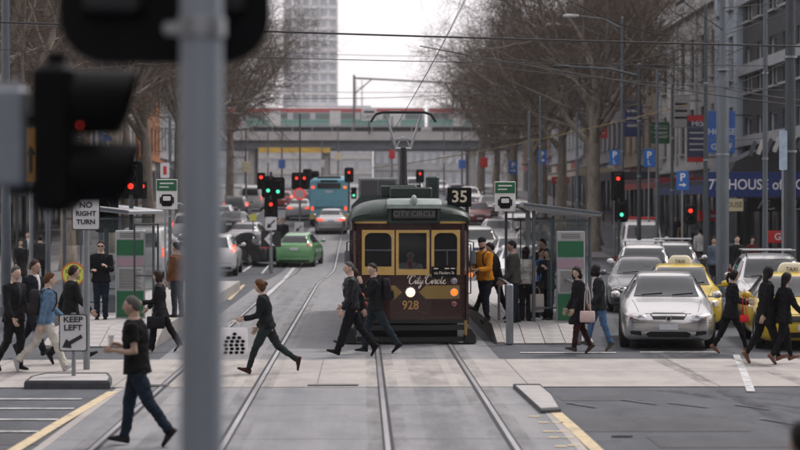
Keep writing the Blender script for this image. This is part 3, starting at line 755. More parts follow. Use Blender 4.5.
POSES = {
 'stand': dict(tL=3, kL=4, tR=-3, kR=3, aL=4, eL=14, aR=-2, eR=16),
 'walk1': dict(tL=26, kL=6, fL=8, tR=-16, kR=22, fR=-20, aL=-24, eL=12, aR=22, eR=24, lean=4),
 'walk2': dict(tL=-18, kL=20, fL=-22, tR=25, kR=5, fR=8, aL=24, eL=26, aR=-22, eR=12, lean=4),
 'mid': dict(tL=10, kL=14, tR=-8, kR=28, fR=-18, aL=-12, eL=16, aR=12, eR=20, lean=2),
 'stride': dict(tL=38, kL=10, fL=4, tR=-24, kR=34, fR=-34, aL=-26, eL=24, aR=30, eR=34, lean=9),
}
def person(label, pt, heading, H=1.75, sex='m', pose='stand', px=None, wear=None, hair=('short', 'brown'), skin=0, seed=0, vox=.019, dz=0., head=(0, 0), group=None):
    P = dict(POSES[pose]); P.update(px or {}); Wr = dict(top=(.02, .02, .022), bottom=(.02, .021, .026), shoe=(.012, .012, .012), hem=.045, sleeve=1., cut='trousers', loose=1.); Wr.update(wear or {})
    g = lambda k, d=0: P.get(k, d)
    lean = R(g('lean')); u = Vector((math.sin(lean), 0, math.cos(lean))); fw = Vector((math.cos(lean), 0, -math.sin(lean))); lat = Vector((0, 1, 0))
    male = sex == 'm'
    dr = lambda a: Vector((math.sin(a), 0, -math.cos(a)))
    T = [(-.078, .055, .05), (-.03, .092, .068), (.03, .092, .065), (.10, .084, .060), (.17, .095, .068), (.235, .104, .066), (.272, .094, .054), (.298, .058, .042), (.318, .034, .034), (.37, .031, .033)] if male else \
        [(-.078, .055, .05), (-.03, .094, .069), (.03, .089, .064), (.10, .071, .054), (.17, .083, .067), (.235, .088, .058), (.270, .080, .048), (.296, .048, .038), (.318, .029, .030), (.37, .027, .029)]
    build = Wr.get('build', 1.08 if male else 1.04)
    def ring(t, a, d, inf=0, n=16, cx=0):
        c = u * t * H + fw * cx
        return [c + lat * ((a * H * build + inf) * math.cos(2 * PI * k / n)) + fw * ((d * H * build + inf) * math.sin(2 * PI * k / n)) for k in range(n)]
    legs = []; arms = []
    for s_, n_ in ((1, 'L'), (-1, 'R')):
        hip = lat * (s_ * .051 * H) + Vector((0, 0, -.01 * H)); t, k, f = R(g('t' + n_)), R(g('k' + n_)), R(g('f' + n_))
        knee = hip + dr(t) * .242 * H; sh = t - k; ank = knee + dr(sh) * .235 * H
        fd = dr(sh + PI / 2 + f); fu = Vector((-fd.z, 0, fd.x)); legs.append((hip, knee, ank, fd, fu))
        a, e, bb, inn = R(g('a' + n_)), R(g('e' + n_, 12)), R(g('b' + n_, 9)), g('i' + n_, .12)
        S = u * .262 * H + lat * (s_ * (.104 if male else .090) * H * (1 + (build - 1) * .6))
        d1 = Vector((math.sin(a) * math.cos(bb), s_ * math.sin(bb), -math.cos(a) * math.cos(bb)))
        E = S + d1 * .172 * H; d2 = Vector((math.sin(a + e), s_ * (math.sin(bb) * .6 - inn), -math.cos(a + e))).normalized()
        Wt = E + d2 * .142 * H; arms.append((S, E, Wt, d2, s_))
    # shoes first: they give the height of the pelvis above the ground
    shoes = []
    for hip, knee, ank, fd, fu in legs:
        b = MB(); rings = []; heel = Wr.get('heel', 0)
        for t, w_, top in ((-.040, .012, .030), (-.034, .021, .046), (-.012, .024, .052), (.02, .024, .050), (.06, .027, .032), (.085, .027, .026), (.100, .023, .022), (.107, .014, .016)):
            c = ank + fd * t * H - fu * .040 * H; w2 = w_ * H; tp = top * H
            up = heel * (1 if t < .03 else max(0, (.075 - t) / .045))
            rings.append([c + lat * w2 + fu * (.000 + up), c + lat * w2 * 1.02 + fu * (.012 + up), c + lat * w2 * .8 + fu * (tp * .75), c + lat * w2 * .3 + fu * tp, c - lat * w2 * .3 + fu * tp, c - lat * w2 * .8 + fu * (tp * .75), c - lat * w2 * 1.02 + fu * (.012 + up), c - lat * w2 + fu * (.000 + up)])
        b.loft(rings)
        if heel: b.cyl(ank - fd * .025 * H - fu * .040 * H, ank - fd * .025 * H - fu * (.040 * H - heel * 1.1), .012, .02, 8)
        shoes.append(b)
    zmin = min(v[2] for b in shoes for v in b.v); off = Vector((0, 0, -zmin + .002))
    if 'seat' in P: off = Vector((0, 0, P['seat']))
    mv = lambda b: setattr(b, 'v', [tuple(Vector(p) + off) for p in b.v])
    skm = skins[skin % 3]
    # body: one continuous skin surface, with the head and hands carried on it
    b = MB(); b.loft([ring(*t) for t in T])
    for hip, knee, ank, fd, fu in legs:
        b.tube([hip + Vector((0, 0, .02 * H)), hip, hip.lerp(knee, .5), knee, knee.lerp(ank, .3), ank, ank - fu * .02 * H], [v * H * .86 for v in (.035, .050, .043, .032, .032, .022, .018)], 10)
        b.tube([ank - fd * .02 * H - fu * .02 * H, ank + fd * .08 * H - fu * .026 * H], [.016 * H, .012 * H], 8)
    for S, E, Wt, d2, s_ in arms:
        b.tube([S - lat * (s_ * .03 * H), S, S.lerp(E, .5), E, E.lerp(Wt, .3), Wt, Wt + d2 * .03 * H], [v * H for v in (.03, .031, .027, .022, .022, .0155, .014)], 10)
    b.ell(u * .405 * H + fw * .01 * H, (.075, .06, .09), 12, 8)
    mv(b)
    hc = u * .366 * H + fw * .014 * H + Vector((0, 0, .030 * H)) + off
    hk = H / 1.75 * (1.02 if male else .98)
    hrot = Euler((0, R(head[1]), R(head[0]))).to_matrix() @ Euler((0, lean * .5, 0)).to_matrix()
    extra = MB()
    vs, fs, un = sphere_grid(headpos)
    hv = [hc + hrot @ (v * hk) for v in vs]
    o0 = len(extra.v); extra.v += [tuple(v) for v in hv]
    for f in fs:
        cx, cy, cz = [sum(un[i][q] for i in f) / 4 for q in range(3)]
        mi = 1 if (cx > .5 and -.58 < cz < -.40 and abs(cy) < .30) else 0
        extra.f.append(tuple(i + o0 for i in f)); extra.m.append(mi)
    for s_ in (-1, 1):
        ey = headpos(*Vector((1, s_ * .46, .05)).normalized()); extra.ell(hc + hrot @ ((ey + Vector((-.003, 0, 0))) * hk), (.010 * hk, .019 * hk, .012 * hk), 8, 6, 2)  # oversized dark eyes also stand in for eye socket shade
        extra.ell(hc + hrot @ (Vector((-.004, s_ * .078, -.004)) * hk), (.018 * hk, .008 * hk, .030 * hk), 8, 6, 0)
        eb = headpos(*Vector((1, s_ * .42, .24)).normalized()); extra.ell(hc + hrot @ (eb * hk), (.007, .021 * hk, .007), 8, 6, 3)
    for (S, E, Wt, d2, s_), n_ in zip(arms, 'LR'):
        curl = g('c' + n_, 35)
        wv = (Vector((1, 0, 0)) - d2 * d2.x); wv = wv.normalized() if wv.length > .25 else (Vector((0, 0, 1)) - d2 * d2.z).normalized()
        nn = d2.cross(wv).normalized();
        if nn.dot(lat * -s_) < 0: nn = -nn
        q0 = Wt + d2 * .028 * H + off
        rot = Matrix((d2, wv, nn)).transposed()
        extra.ell(q0 + d2 * .012, (.052, .040, .016), 10, 6, 0, rot)
        for k, (ow, ln) in enumerate(((.030, .072), (.010, .082), (-.011, .076), (-.030, .058))):
            p = q0 + d2 * .05 + wv * ow; pts = [p - d2 * .012]; a = R(curl * .35)
            for q in (.42, .34, .24):
                pts.append(pts[-1] + (d2 * math.cos(a) + nn * math.sin(a)) * (ln * q + (.012 if q > .4 else 0))); a += R(curl * .8)
            extra.tube(pts, [.0092, .0088, .008, .006], 6)
        p = q0 - d2 * .012 + wv * .032
        extra.tube([p, p + (wv * .8 + d2 * .55 + nn * .2).normalized() * .034, p + (wv * .8 + d2 * .6).normalized() * .034 + (d2 + nn * .5).normalized() * .03], [.012, .0105, .008], 6)
    def post_body(me, o):
        nb = MB(); nb.v = [tuple(v.co) for v in me.vertices]; nb.f = [tuple(p.vertices) for p in me.polygons]; nb.m = [0] * len(nb.f)
        o1 = len(nb.v); nb.v += extra.v; nb.f += [tuple(i + o1 for i in f) for f in extra.f]; nb.m += extra.m
        m2 = bpy.data.meshes.new('person'); m2.from_pydata(nb.v, [], nb.f); m2.polygons.foreach_set('material_index', nb.m)
        return m2
    root = remesh_later(b, 'person', [skm, lipm, eyem, hairm[hair[1]]], None, vox * 1.15, post_body)
    root.location = Vector(pt) + Vector((0, 0, dz)); root.rotation_euler.z = R(heading)
    tag(root, label, 'person', group)
    # shoes
    for k, sb in enumerate(shoes): mv(sb); sb.build('shoe', cloth(Wr['shoe'], .5), root, 50)
    # trousers or skirt
    lo = .014 * Wr['loose']; b = MB()
    b.loft([ring(t, a, d, .006) for t, a, d in T if t < .05] + [ring(.065, T[2][1] * .97, T[2][2], .004)])
    cut = Wr['cut']
    if cut in ('trousers', 'slim', 'flare', 'crop'):
        hemr = {'trousers': .035, 'slim': .027, 'flare': .042, 'crop': .030}[cut]; end = .78 if cut == 'crop' else 1.02
        for hip, knee, ank, fd, fu in legs:
            slack = (Vector((-.01, 0, 0)) if cut != 'slim' else Vector((0, 0, 0)))
            b.tube([hip + Vector((0, 0, .015 * H)), hip, hip.lerp(knee, .5), knee, knee.lerp(ank, .45) + slack, knee.lerp(ank, end)], [.04 * H, .052 * H + lo, .045 * H + lo, (.037 if cut != 'slim' else .036) * H + lo * .6, (hemr + .033) / 2 * H + lo * .5, hemr * H], 12)
    elif cut == 'skirt':
        hem = Wr.get('skirt', .2); c0 = (legs[0][0] + legs[1][0]) / 2; c1 = c0 + ((legs[0][1] + legs[1][1]) / 2 - c0) * (hem / .242)
        n = 16; rg = []
        for q in np.linspace(0, 1, 6):
            c = c0.lerp(c1, q); rg.append([c + lat * ((.094 + .012 * q) * H * math.cos(2 * PI * k / n)) + Vector((1, 0, 0)) * ((.070 + .03 * q) * H * math.sin(2 * PI * k / n)) for k in range(n)])
        b.loft(rg)
    mv(b); remesh_later(b, 'skirt' if cut == 'skirt' else 'trousers', cloth(Wr['bottom']), root, vox, folds(.012, seed + 3))
    # shirt, jacket or coat
    b = MB(); inf = .020 * Wr['loose']; hem = -Wr['hem']
    tt = [q for q in T if q[0] > max(hem, -.03) + .004 and q[0] < .31]
    a0, d0 = np.interp(max(hem, -.078), [q[0] for q in T], [q[1] for q in T]), np.interp(max(hem, -.078), [q[0] for q in T], [q[2] for q in T])
    rg = [ring(t, a, d, inf) for t, a, d in tt] + [ring(.312, T[8][1] * 1.12, T[8][2] * 1.15, inf * .6)]
    if hem < -.03:
        fl = Wr.get('flare', .004); legd = ((legs[0][1] + legs[1][1]) / 2 - (legs[0][0] + legs[1][0]) / 2).normalized()
        low = []
        for q in np.linspace(hem, -.035, 5 if hem < -.1 else 3):
            c = legd * (-q * H) * 1.0 if hem < -.1 else u * q * H
            kk = (-q - .03); a_, d_ = (.106 + fl * 2 + kk * .08) * H * build, (.080 + fl * 2 + kk * .22) * H * build
            low.append([c + lat * (a_ * math.cos(2 * PI * k / 16)) + fw * (d_ * math.sin(2 * PI * k / 16)) for k in range(16)])
        rg = low + rg
    else: rg = [ring(hem, a0, d0, inf)] + rg
    b.loft(rg)
    sl = Wr['sleeve']
    for S, E, Wt, d2, s_ in arms:
        if sl >= 1: b.tube([S - lat * (s_ * .035 * H), S + Vector((0, 0, .004 * H)), S.lerp(E, .5), E, E.lerp(Wt, .5), E.lerp(Wt, sl * 1.0 if sl <= 1 else 1.05)], [v * H + inf * .75 for v in (.034, .034, .029, .026, .023, .020)], 12)
        elif sl >= .5: b.tube([S - lat * (s_ * .035 * H), S, S.lerp(E, .5), E, E.lerp(Wt, .35)], [v * H + inf * .75 for v in (.034, .034, .030, .026, .026)], 12)
        elif sl > 0: b.tube([S - lat * (s_ * .035 * H), S + Vector((0, 0, .004 * H)), S.lerp(E, .6)], [v * H + inf * .75 for v in (.034, .034, .034)], 12)
    if Wr.get('hood'):
        b.ell(u * .30 * H - fw * .055 * H, (.05, .10, .06), 12, 8)
    mv(b); topname = Wr.get('topname', 'jacket'); remesh_later(b, topname, cloth(Wr['top'], Wr.get('toprough', .85)), root, vox, folds(.013 * Wr.get('fold', 1), seed))
    if Wr.get('shirt'):
        b = MB(); rgs = []
        for t in (.10, .16, .21, .26, .295, .316):
            d = float(np.interp(t, [q[0] for q in T], [q[2] for q in T])) * H * build + inf + .010; hw_ = (.012 + .025 * (t - .08) / .22) * H
            c = u * t * H; L_ = [c + fw * (d - .012 * abs(q) - (.03 if abs(q) > .9 else 0)) + lat * hw_ * q for q in (-1, -.5, 0, .5, 1)]
            rgs.append(L_ + [p - fw * .03 for p in reversed(L_)])
        b.loft(rgs); mv(b); b.build('shirt', cloth(Wr['shirt']), root, True)
        if Wr.get('tie'):
            b = MB(); rgs = []
            for t, hw_ in ((.10, .02), (.12, .028), (.22, .018), (.296, .014), (.31, .018)):
                d = float(np.interp(t, [q[0] for q in T], [q[2] for q in T])) * H * build + inf + .014; c = u * t * H + fw * d
                rgs.append([c - lat * hw_, c + lat * hw_, c + lat * hw_ - fw * .02, c - lat * hw_ - fw * .02])
            b.loft(rgs); mv(b); b.build('tie', cloth(Wr['tie']), root)
    # hair
    st, hcname = hair; b = MB()
    if st != 'none':
        def hp(x, y, z):
            if st == 'short': v = z * .9 - x * .75 + .06 + .12 * noise.noise(Vector((y * 4 + seed, x * 3, z * 3))); th = .013
            elif st == 'crew': v = z * .9 - x * .75 + .03; th = .008
            elif st == 'beanie': v = z - .28 + x * -.12; th = .018
            else: v = z * .62 - x * .85 + .42; th = .020
            v = min(1, max(0, (v + .10) / .32)); v = v * v * (3 - 2 * v)
            nz_ = noise.noise(Vector((x * 5 + seed, y * 5, z * 5))) * .55 + noise.noise(Vector((x * 14, y * 14 + seed, z * 9))) * .5
            if st == 'beanie': nz_ *= .2
            base = headpos(x, y, z); nrm = Vector((x / .096, y / .076, z / .116)).normalized()
            k_ = v * th * (1 + nz_) - (1 - v) * .016
            if st == 'beanie' and z > .75: k_ += .012
            return hc + hrot @ ((base + nrm * k_) * hk)
        vs, fs, _ = sphere_grid(hp, 30, 22); b.add(vs, fs)
        if st == 'long':
            rgs = []
            for q, w_, d_ in ((.05, .06, .045), (-.05, .082, .05), (-.12, .085, .042), (-.19, .078, .034), (-.26, .055, .022), (-.29, .02, .012)):
                c = hc + (hrot @ Vector((-.055, 0, q * .5))) * hk + Vector((-.02 if q < -.1 else 0, 0, q * .5)) * hk
                rgs.append([c + Vector((d_ * math.sin(2 * PI * k / 14) * (1 + .2 * math.sin(k * 5 + q * 30)), w_ * math.cos(2 * PI * k / 14), 0)) * hk for k in range(14)])
            b.loft(rgs)
        if st == 'bob':
            for s_ in (-1, 1): b.ell(hc + hrot @ (Vector((-.02, s_ * .068, -.065)) * hk), (.055, .026, .07), 12, 8)
            b.ell(hc + hrot @ (Vector((-.065, 0, -.06)) * hk), (.04, .07, .075), 12, 8)
        if st == 'pony':
            b.ell(hc + hrot @ (Vector((-.115, 0, .035)) * hk), (.04, .036, .04), 12, 8); b.tube([hc + hrot @ (Vector(p) * hk) for p in ((-.13, 0, .03), (-.155, 0, -.03), (-.14, 0, -.12), (-.12, 0, -.17))], [.025, .032, .026, .01], 8)
        if st == 'bun': b.ell(hc + hrot @ (Vector((-.10, 0, .04)) * hk), (.045, .045, .045), 12, 8)
        if st == 'beanie': b.build('beanie', cloth((.015, .015, .017)), root, 180)
        else: b.build('hair', hairm[hcname], root, 180)
    if Wr.get('beard'):
        b = MB()
        def bp(x, y, z):
            v = 1 if (x > -.05 and z < -.38 and not (-.54 < z < -.42 and abs(y) < .22 and x > .5)) else 0
            nrm = Vector((x / .096, y / .076, z / .116)).normalized(); return hc + hrot @ ((headpos(x, y, z) + nrm * (.011 if v else -.014)) * hk)
        vs, fs, _ = sphere_grid(bp); b.add(vs, fs); b.build('beard', hairm[hcname], root, 180)
    if Wr.get('glasses'):
        b = MB()
        for s_ in (-1, 1): b.ell(hc + hrot @ (Vector((.092, s_ * .034, .006)) * hk), (.008, .028, .019), 12, 8, 0, hrot)
        b.box(hc + hrot @ (Vector((.096, 0, .012)) * hk), (.008, .03, .008))
        for s_ in (-1, 1): b.tube([hc + hrot @ (Vector((.088, s_ * .06, .012)) * hk), hc + hrot @ (Vector((.0, s_ * .083, .01)) * hk)], .004, 5)
        b.build('sunglasses', black, root, 50)
    if Wr.get('scarf'):
        b = MB(); b.tube([u * .30 * H + (lat * math.cos(q) * .06 + fw * math.sin(q) * .065) + off for q in np.linspace(0, 2 * PI, 14)], .022, 8); b.build('scarf', cloth(Wr['scarf']), root, True)
    info = dict(root=root, off=off, u=u, fw=fw, arms=arms, hc=hc, T=T, H=H, legs=legs)
    return info
def worldpt(info, p):
    return Matrix.Translation(info['root'].location) @ info['root'].rotation_euler.to_matrix().to_4x4() @ (Vector(p) + info['off'])
def hand_w(info, side):
    S, E, Wt, d2, s_ = info['arms'][0 if side == 'L' else 1]; return worldpt(info, Wt + d2 * (.028 * info['H'] + .06))
def backpack(label, info, col, w_=.30, h_=.44, d_=.18):
    H = info['H']; c = info['u'] * .17 * H - info['fw'] * (.068 * H + .02 + d_ / 2)
    root = info['root']; t = thing('backpack', label, 'backpack', root.location, root.rotation_euler.z)
    lean = math.atan2(info['u'].x, info['u'].z); m = cloth(col); c = c + info['off']
    b = MB(); rgs = []
    for q, k in ((-.5, .82), (-.46, .96), (-.3, 1.0), (.1, .98), (.34, .88), (.46, .7), (.5, .45)):
        cc = c + info['u'] * (q * h_); rgs.append([cc + Vector((0, 1, 0)) * (x * w_ * k) + info['fw'] * (y * d_ * k) for x, y in rrect(1, 1, .3)])
    b.loft(rgs); b.build('bag_body', m, t, 60)
    b = MB(); rgs = []
    for q, k in ((-.42, .8), (-.38, 1), (-.1, 1), (-.04, .8)):
        cc = c + info['u'] * (q * h_) - info['fw'] * (d_ * .5); rgs.append([cc + Vector((0, 1, 0)) * (x * w_ * .78 * k) + info['fw'] * (y * d_ * .5 * k) for x, y in rrect(1, 1, .3)])
    b.loft(rgs); b.build('front_pocket', m, t, 60)
    for s_ in (-1, 1):
        b = MB(); sh = .055 * H * s_; fd = .068 * H + .022
        pts = [c + info['fw'] * d_ * .5 + Vector((0, sh, 0)) + info['u'] * h_ * .4, info['u'] * .305 * H + Vector((0, sh, 0)) + info['off'] + info['fw'] * .0 + Vector((0, 0, .012)), info['u'] * .27 * H + Vector((0, sh * 1.15, 0)) + info['off'] + info['fw'] * (fd - .012), info['u'] * .18 * H + Vector((0, sh * 1.25, 0)) + info['off'] + info['fw'] * (fd + .006), info['u'] * .10 * H + Vector((0, sh * 1.55, 0)) + info['off'] + info['fw'] * (fd * .6), c + info['fw'] * d_ * .5 + Vector((0, sh * 1.6, 0)) - info['u'] * h_ * .35]
        b.tube(pts, .016, 6); b.build('strap', m, t, True)
    return t
def bag(label, loc, w_, h_, d_, m, rz=0, handle=.16, cat='bag', name='bag', dots=False, sag=.0):
    """a soft bag hanging from the point loc"""
    t = thing(name, label, cat, loc, R(rz)); b = MB(); rgs = []
    for q, k, kd in ((0, .9, .25), (-.05, 1, .5), (-.5, 1.02, 1.0), (-.9, 1.0, 1.1), (-.985, .93, .9), (-1, .85, .6)):
        rgs.append([(x * w_ * k, y * d_ * kd, -handle + q * h_) for x, y in rrect(1, 1, .22)])
    b.loft(rgs); b.build('bag_body', m, t, 50)
    for s_ in (-1, 1):
        b = MB(); b.tube([(-w_ * .22, s_ * d_ * .12, -handle - .02), (-w_ * .16, s_ * d_ * .1, -handle * .35), (0, s_ * .008, 0), (w_ * .16, s_ * d_ * .1, -handle * .35), (w_ * .22, s_ * d_ * .12, -handle - .02)], .007, 6); b.build('handle', m, t, True)
    if dots:
        rows = [4, 4, 4, 4, 3, 1]
        for j, nrow in enumerate(rows):
            for i in range(nrow):
                x = (i - 1.5 + (4 - nrow) * .5 + (.12 if j % 2 else -.04)) * w_ * .20; z = -handle - h_ * .9 + j * h_ * .135
                b = MB(); r = w_ * .075
                b.prism([(x + r * (1 if k % 2 == 0 else .72) * math.cos(PI * k / 6) * 1.15, z + r * .82 * (1 if k % 2 == 0 else .8) * math.sin(PI * k / 6)) for k in range(12)], 1, -d_ * .62, -d_ * .5); b.build('printed_dot', black, t)
    return t
# ================================================================ VEHICLES
def pchip(x, y, xn):
    x = np.asarray(x, float); y = np.asarray(y, float); h = np.diff(x); d = np.diff(y) / h; m = np.zeros(len(x))
    for i in range(1, len(x) - 1):
        if d[i - 1] * d[i] > 0: w1 = 2 * h[i] + h[i - 1]; w2 = h[i] + 2 * h[i - 1]; m[i] = (w1 + w2) / (w1 / d[i - 1] + w2 / d[i])
    m[0], m[-1] = d[0], d[-1]
    i = np.clip(np.searchsorted(x, xn) - 1, 0, len(h) - 1); t = (xn - x[i]) / h[i]
    return (1 + 2 * t) * (1 - t) ** 2 * y[i] + t * (1 - t) ** 2 * h[i] * m[i] + t * t * (3 - 2 * t) * y[i + 1] + t * t * (t - 1) * h[i] * m[i + 1]
# stations: x, underside, half width, belt height, half width of the top, top height
SHAPES = {
 'sedan': dict(L=4.9, st=[(2.46, .36, .56, .60, .42, .64), (2.41, .24, .74, .66, .60, .70), (2.26, .19, .87, .71, .70, .76), (1.9, .18, .915, .77, .74, .84), (1.5, .18, .93, .82, .76, .91), (1.1, .18, .935, .87, .78, .965), (.92, .18, .935, .89, .78, 1.00), (.12, .18, .935, .91, .60, 1.40), (-.15, .18, .935, .915, .60, 1.45), (-.7, .18, .935, .925, .60, 1.47), (-1.15, .18, .93, .94, .59, 1.42), (-1.72, .18, .93, .955, .68, 1.12), (-1.95, .19, .925, .955, .74, 1.07), (-2.3, .22, .89, .93, .72, 1.03), (-2.42, .30, .78, .84, .62, .93), (-2.45, .36, .66, .70, .5, .8)],
   wb=(1.45, -1.45), wr=.33, ws=[(-.66, 1.0), (.66, 1.0), (.53, 1.385), (-.53, 1.385)], rw=[(-.62, 1.14), (.62, 1.14), (.52, 1.39), (-.52, 1.39)], cabin=[(.78, .97), (.12, 1.33), (-.7, 1.39), (-1.15, 1.34), (-1.55, 1.02)]),
 'hatch': dict(L=3.95, st=[(1.97, .34, .52, .60, .40, .66), (1.93, .24, .70, .68, .58, .74), (1.78, .18, .81, .76, .68, .83), (1.5, .18, .84, .83, .70, .92), (1.15, .18, .845, .89, .71, 1.0), (.95, .18, .845, .91, .70, 1.05), (.25, .18, .845, .94, .56, 1.42), (-.3, .18, .845, .96, .56, 1.48), (-1.0, .18, .845, .99, .55, 1.45), (-1.4, .18, .84, 1.0, .54, 1.36), (-1.72, .20, .83, .99, .60, 1.10), (-1.88, .24, .80, .90, .66, .98), (-1.96, .32, .70, .74, .58, .82)],
   wb=(1.25, -1.22), wr=.30, ws=[(-.60, 1.04), (.60, 1.04), (.50, 1.39), (-.50, 1.39)], rw=[(-.57, 1.08), (.57, 1.08), (.44, 1.36), (-.44, 1.36)], cabin=[(.85, 1.0), (.25, 1.34), (-.4, 1.39), (-1.1, 1.36), (-1.35, 1.08)]),
 'wagon': dict(L=4.75, st=[(2.36, .42, .60, .74, .48, .78), (2.31, .28, .76, .82, .64, .86), (2.15, .24, .88, .88, .74, .94), (1.8, .24, .92, .95, .77, 1.03), (1.35, .24, .93, 1.0, .78, 1.09), (1.1, .24, .93, 1.02, .77, 1.13), (.45, .24, .93, 1.05, .64, 1.58), (.1, .24, .93, 1.06, .64, 1.66), (-.9, .24, .93, 1.07, .64, 1.68), (-1.7, .24, .925, 1.08, .63, 1.63), (-2.05, .26, .91, 1.07, .66, 1.36), (-2.25, .30, .88, .98, .72, 1.10), (-2.36, .40, .74, .82, .6, .9)],
   wb=(1.4, -1.4), wr=.37, ws=[(-.68, 1.13), (.68, 1.13), (.57, 1.56), (-.57, 1.56)], rw=[(-.62, 1.16), (.62, 1.16), (.52, 1.55), (-.52, 1.55)], cabin=[(.95, 1.12), (.42, 1.5), (-.4, 1.57), (-1.6, 1.53), (-1.9, 1.16)]),
 'van': dict(L=4.9, st=[(2.44, .40, .62, .86, .52, .92), (2.40, .28, .78, .96, .70, 1.02), (2.28, .24, .88, 1.04, .80, 1.12), (2.05, .24, .91, 1.10, .82, 1.24), (1.9, .24, .915, 1.12, .80, 1.32), (1.3, .24, .92, 1.14, .72, 1.90), (1.0, .24, .92, 1.15, .72, 1.99), (-.5, .24, .92, 1.15, .73, 2.03), (-2.1, .24, .92, 1.15, .72, 2.0), (-2.36, .26, .91, 1.14, .71, 1.9), (-2.44, .32, .86, 1.1, .66, 1.5)],
   wb=(1.55, -1.4), wr=.34, ws=[(-.72, 1.30), (.72, 1.30), (.62, 1.86), (-.62, 1.86)], rw=[(-.64, 1.25), (.64, 1.25), (.58, 1.8), (-.58, 1.8)], cabin=[(1.72, 1.25), (1.25, 1.8), (.3, 1.84), (.3, 1.25)]),
}
WHEEL_ME = {}
def wheel_meshes(r):
    if r in WHEEL_ME: return WHEEL_ME[r]
    b = MB(); pr = [(.62 * r, .09), (.90 * r, .10), (r, .07), (r, -.07), (.9 * r, -.10), (.62 * r, -.09)]; n = 22
    b.loft([[(rr * math.cos(2 * PI * k / n), y, rr * math.sin(2 * PI * k / n)) for rr, y in pr] for k in range(n)] + [[(rr, y, 0) for rr, y in pr]], caps=False); ty = b.mesh('tyre', rubber); smooth_me(ty, 40)
    b = MB(); b.cyl((0, .03, 0), (0, .05, 0), .63 * r, n=18)
    for k in range(5):
        a = 2 * PI * k / 5; b.box((.32 * r * math.cos(a), .07, .32 * r * math.sin(a)), (.6 * r, .03, .16 * r), ry=-a, bev=.01)
    b.cyl((0, .04, 0), (0, .095, 0), .14 * r, n=10); rm = b.mesh('rim', alu)
    WHEEL_ME[r] = (ty, rm); return WHEEL_ME[r]
def patch(bvh, poly, axis, sgn, off, m, name, parent, step=.09, depth=.015):
    P2 = [Vector(p) for p in poly]; xs = [p.x for p in P2]; ys = [p.y for p in P2]; n0 = len(P2)
    # refine the outline
    out = []
    for i, p in enumerate(P2):
        q = P2[(i + 1) % n0]; k = max(1, int((q - p).length / step)); out += [p.lerp(q, j / k) for j in range(k)]
    pts = list(out); n = len(out)
    def inside(p):
        c = False
        for i in range(n):
            a, bb = out[i], out[i - 1]
            if (a.y > p.y) != (bb.y > p.y) and p.x < (bb.x - a.x) * (p.y - a.y) / (bb.y - a.y) + a.x: c = not c
        return c
    x = min(xs) + step * .6
    while x < max(xs):
        y = min(ys) + step * .6
        while y < max(ys):
            p = Vector((x, y))
            if inside(p) and min((p - q).length for q in out) > step * .35: pts.append(p)
            y += step
        x += step
    r = geometry.delaunay_2d_cdt(pts, [(i, (i + 1) % n) for i in range(n)], [list(range(n))], 1, 1e-5)
    v2, fs = r[0], r[2]; V = []; d = Vector((0, 0, 0)); d[axis] = -sgn; last = None
    for p in v2:
        q = [p.x, p.y]; q.insert(axis, 6.0 * sgn); h = bvh.ray_cast(Vector(q), d)
        V.append((h[0], h[1]) if h[0] is not None else None)
    ok = [a for a in V if a]
    if not ok: return None
    for i, a in enumerate(V):
        if a is None:
            j = min((j for j in range(len(V)) if V[j]), key=lambda j: (v2[j] - v2[i]).length); q = [v2[i].x, v2[i].y]; q.insert(axis, V[j][0][axis]); V[i] = (Vector(q), V[j][1])
    b = MB(); top = []; 
    for h, nr in V:
        if nr[axis] * sgn < 0: nr = -nr
        top.append(h + (nr * .4 + Vector([sgn if k == axis else 0 for k in range(3)]) * .6) * off)
    ne = len(top); low = [p - Vector([sgn if k == axis else 0 for k in range(3)]) * (off + depth) for p in top]
    be = {}
    for f in fs:
        for i in range(len(f)):
            e = (f[i], f[(i + 1) % len(f)]); k = tuple(sorted(e)); be[k] = None if k in be else e
    b.add(top + low, [tuple(f) for f in fs] + [(e[0], e[1], e[1] + ne, e[0] + ne) for e in be.values() if e])
    o = b.build(name, m, parent, 50); return o
BODY_CACHE = {}
def car_body(kind):
    if kind in BODY_CACHE: return BODY_CACHE[kind]
    S = SHAPES[kind]['st'][::-1]; X = [s[0] for s in S]; n = 64
    xn = np.unique(np.concatenate([np.linspace(X[0], X[-1], n), np.array(X)]))
    def sec(s):
        x, zb, w_, zl, wt, zt = s
        return [(0, zb), (w_ * .80, zb), (w_ * .955, zb + .07), (w_, zb + (zl - zb) * .52), (w_ * .985, zl - .07), (w_ * .94, zl), (wt, zt - min(.10, max(.015, (zt - zl) * .45))), (wt * .84, zt - .02), (0, zt)]
    secs = np.array([sec(s) for s in S])                       # stations x points x 2
    dense = np.stack([np.stack([pchip(X, secs[:, k, c], xn) for c in (0, 1)], -1) for k in range(9)], 1)
    idx = np.arange(9.); un = np.concatenate([np.linspace(0, 1, 2)[:-1], np.linspace(1, 8, 25)])
    rings = []
    for i, x in enumerate(xn):
        yy = pchip(idx, dense[i, :, 0], un); zz = pchip(idx, dense[i, :, 1], un)
        half = [(x, y, z) for y, z in zip(yy, zz)]; rings.append(half + [(x, -y, z) for x, y, z in reversed(half[1:-1])])
    b = MB(); b.loft(rings)
    bm = bmesh.new(); me = bpy.data.meshes.new('t'); me.from_pydata(b.v, [], b.f); bm.from_mesh(me); bmesh.ops.recalc_face_normals(bm, faces=bm.faces); bvh = BVHTree.FromBMesh(bm); bm.free()
    BODY_CACHE[kind] = (b, bvh); return BODY_CACHE[kind]
mirr = lambda poly: [(-y, z) for y, z in reversed(poly)]
grillem = mat('car_grille', (.018, .019, .02), .45, .3)
platem = mat('number_plate', (.55, .58, .62), .5, var=.1, scale=30)
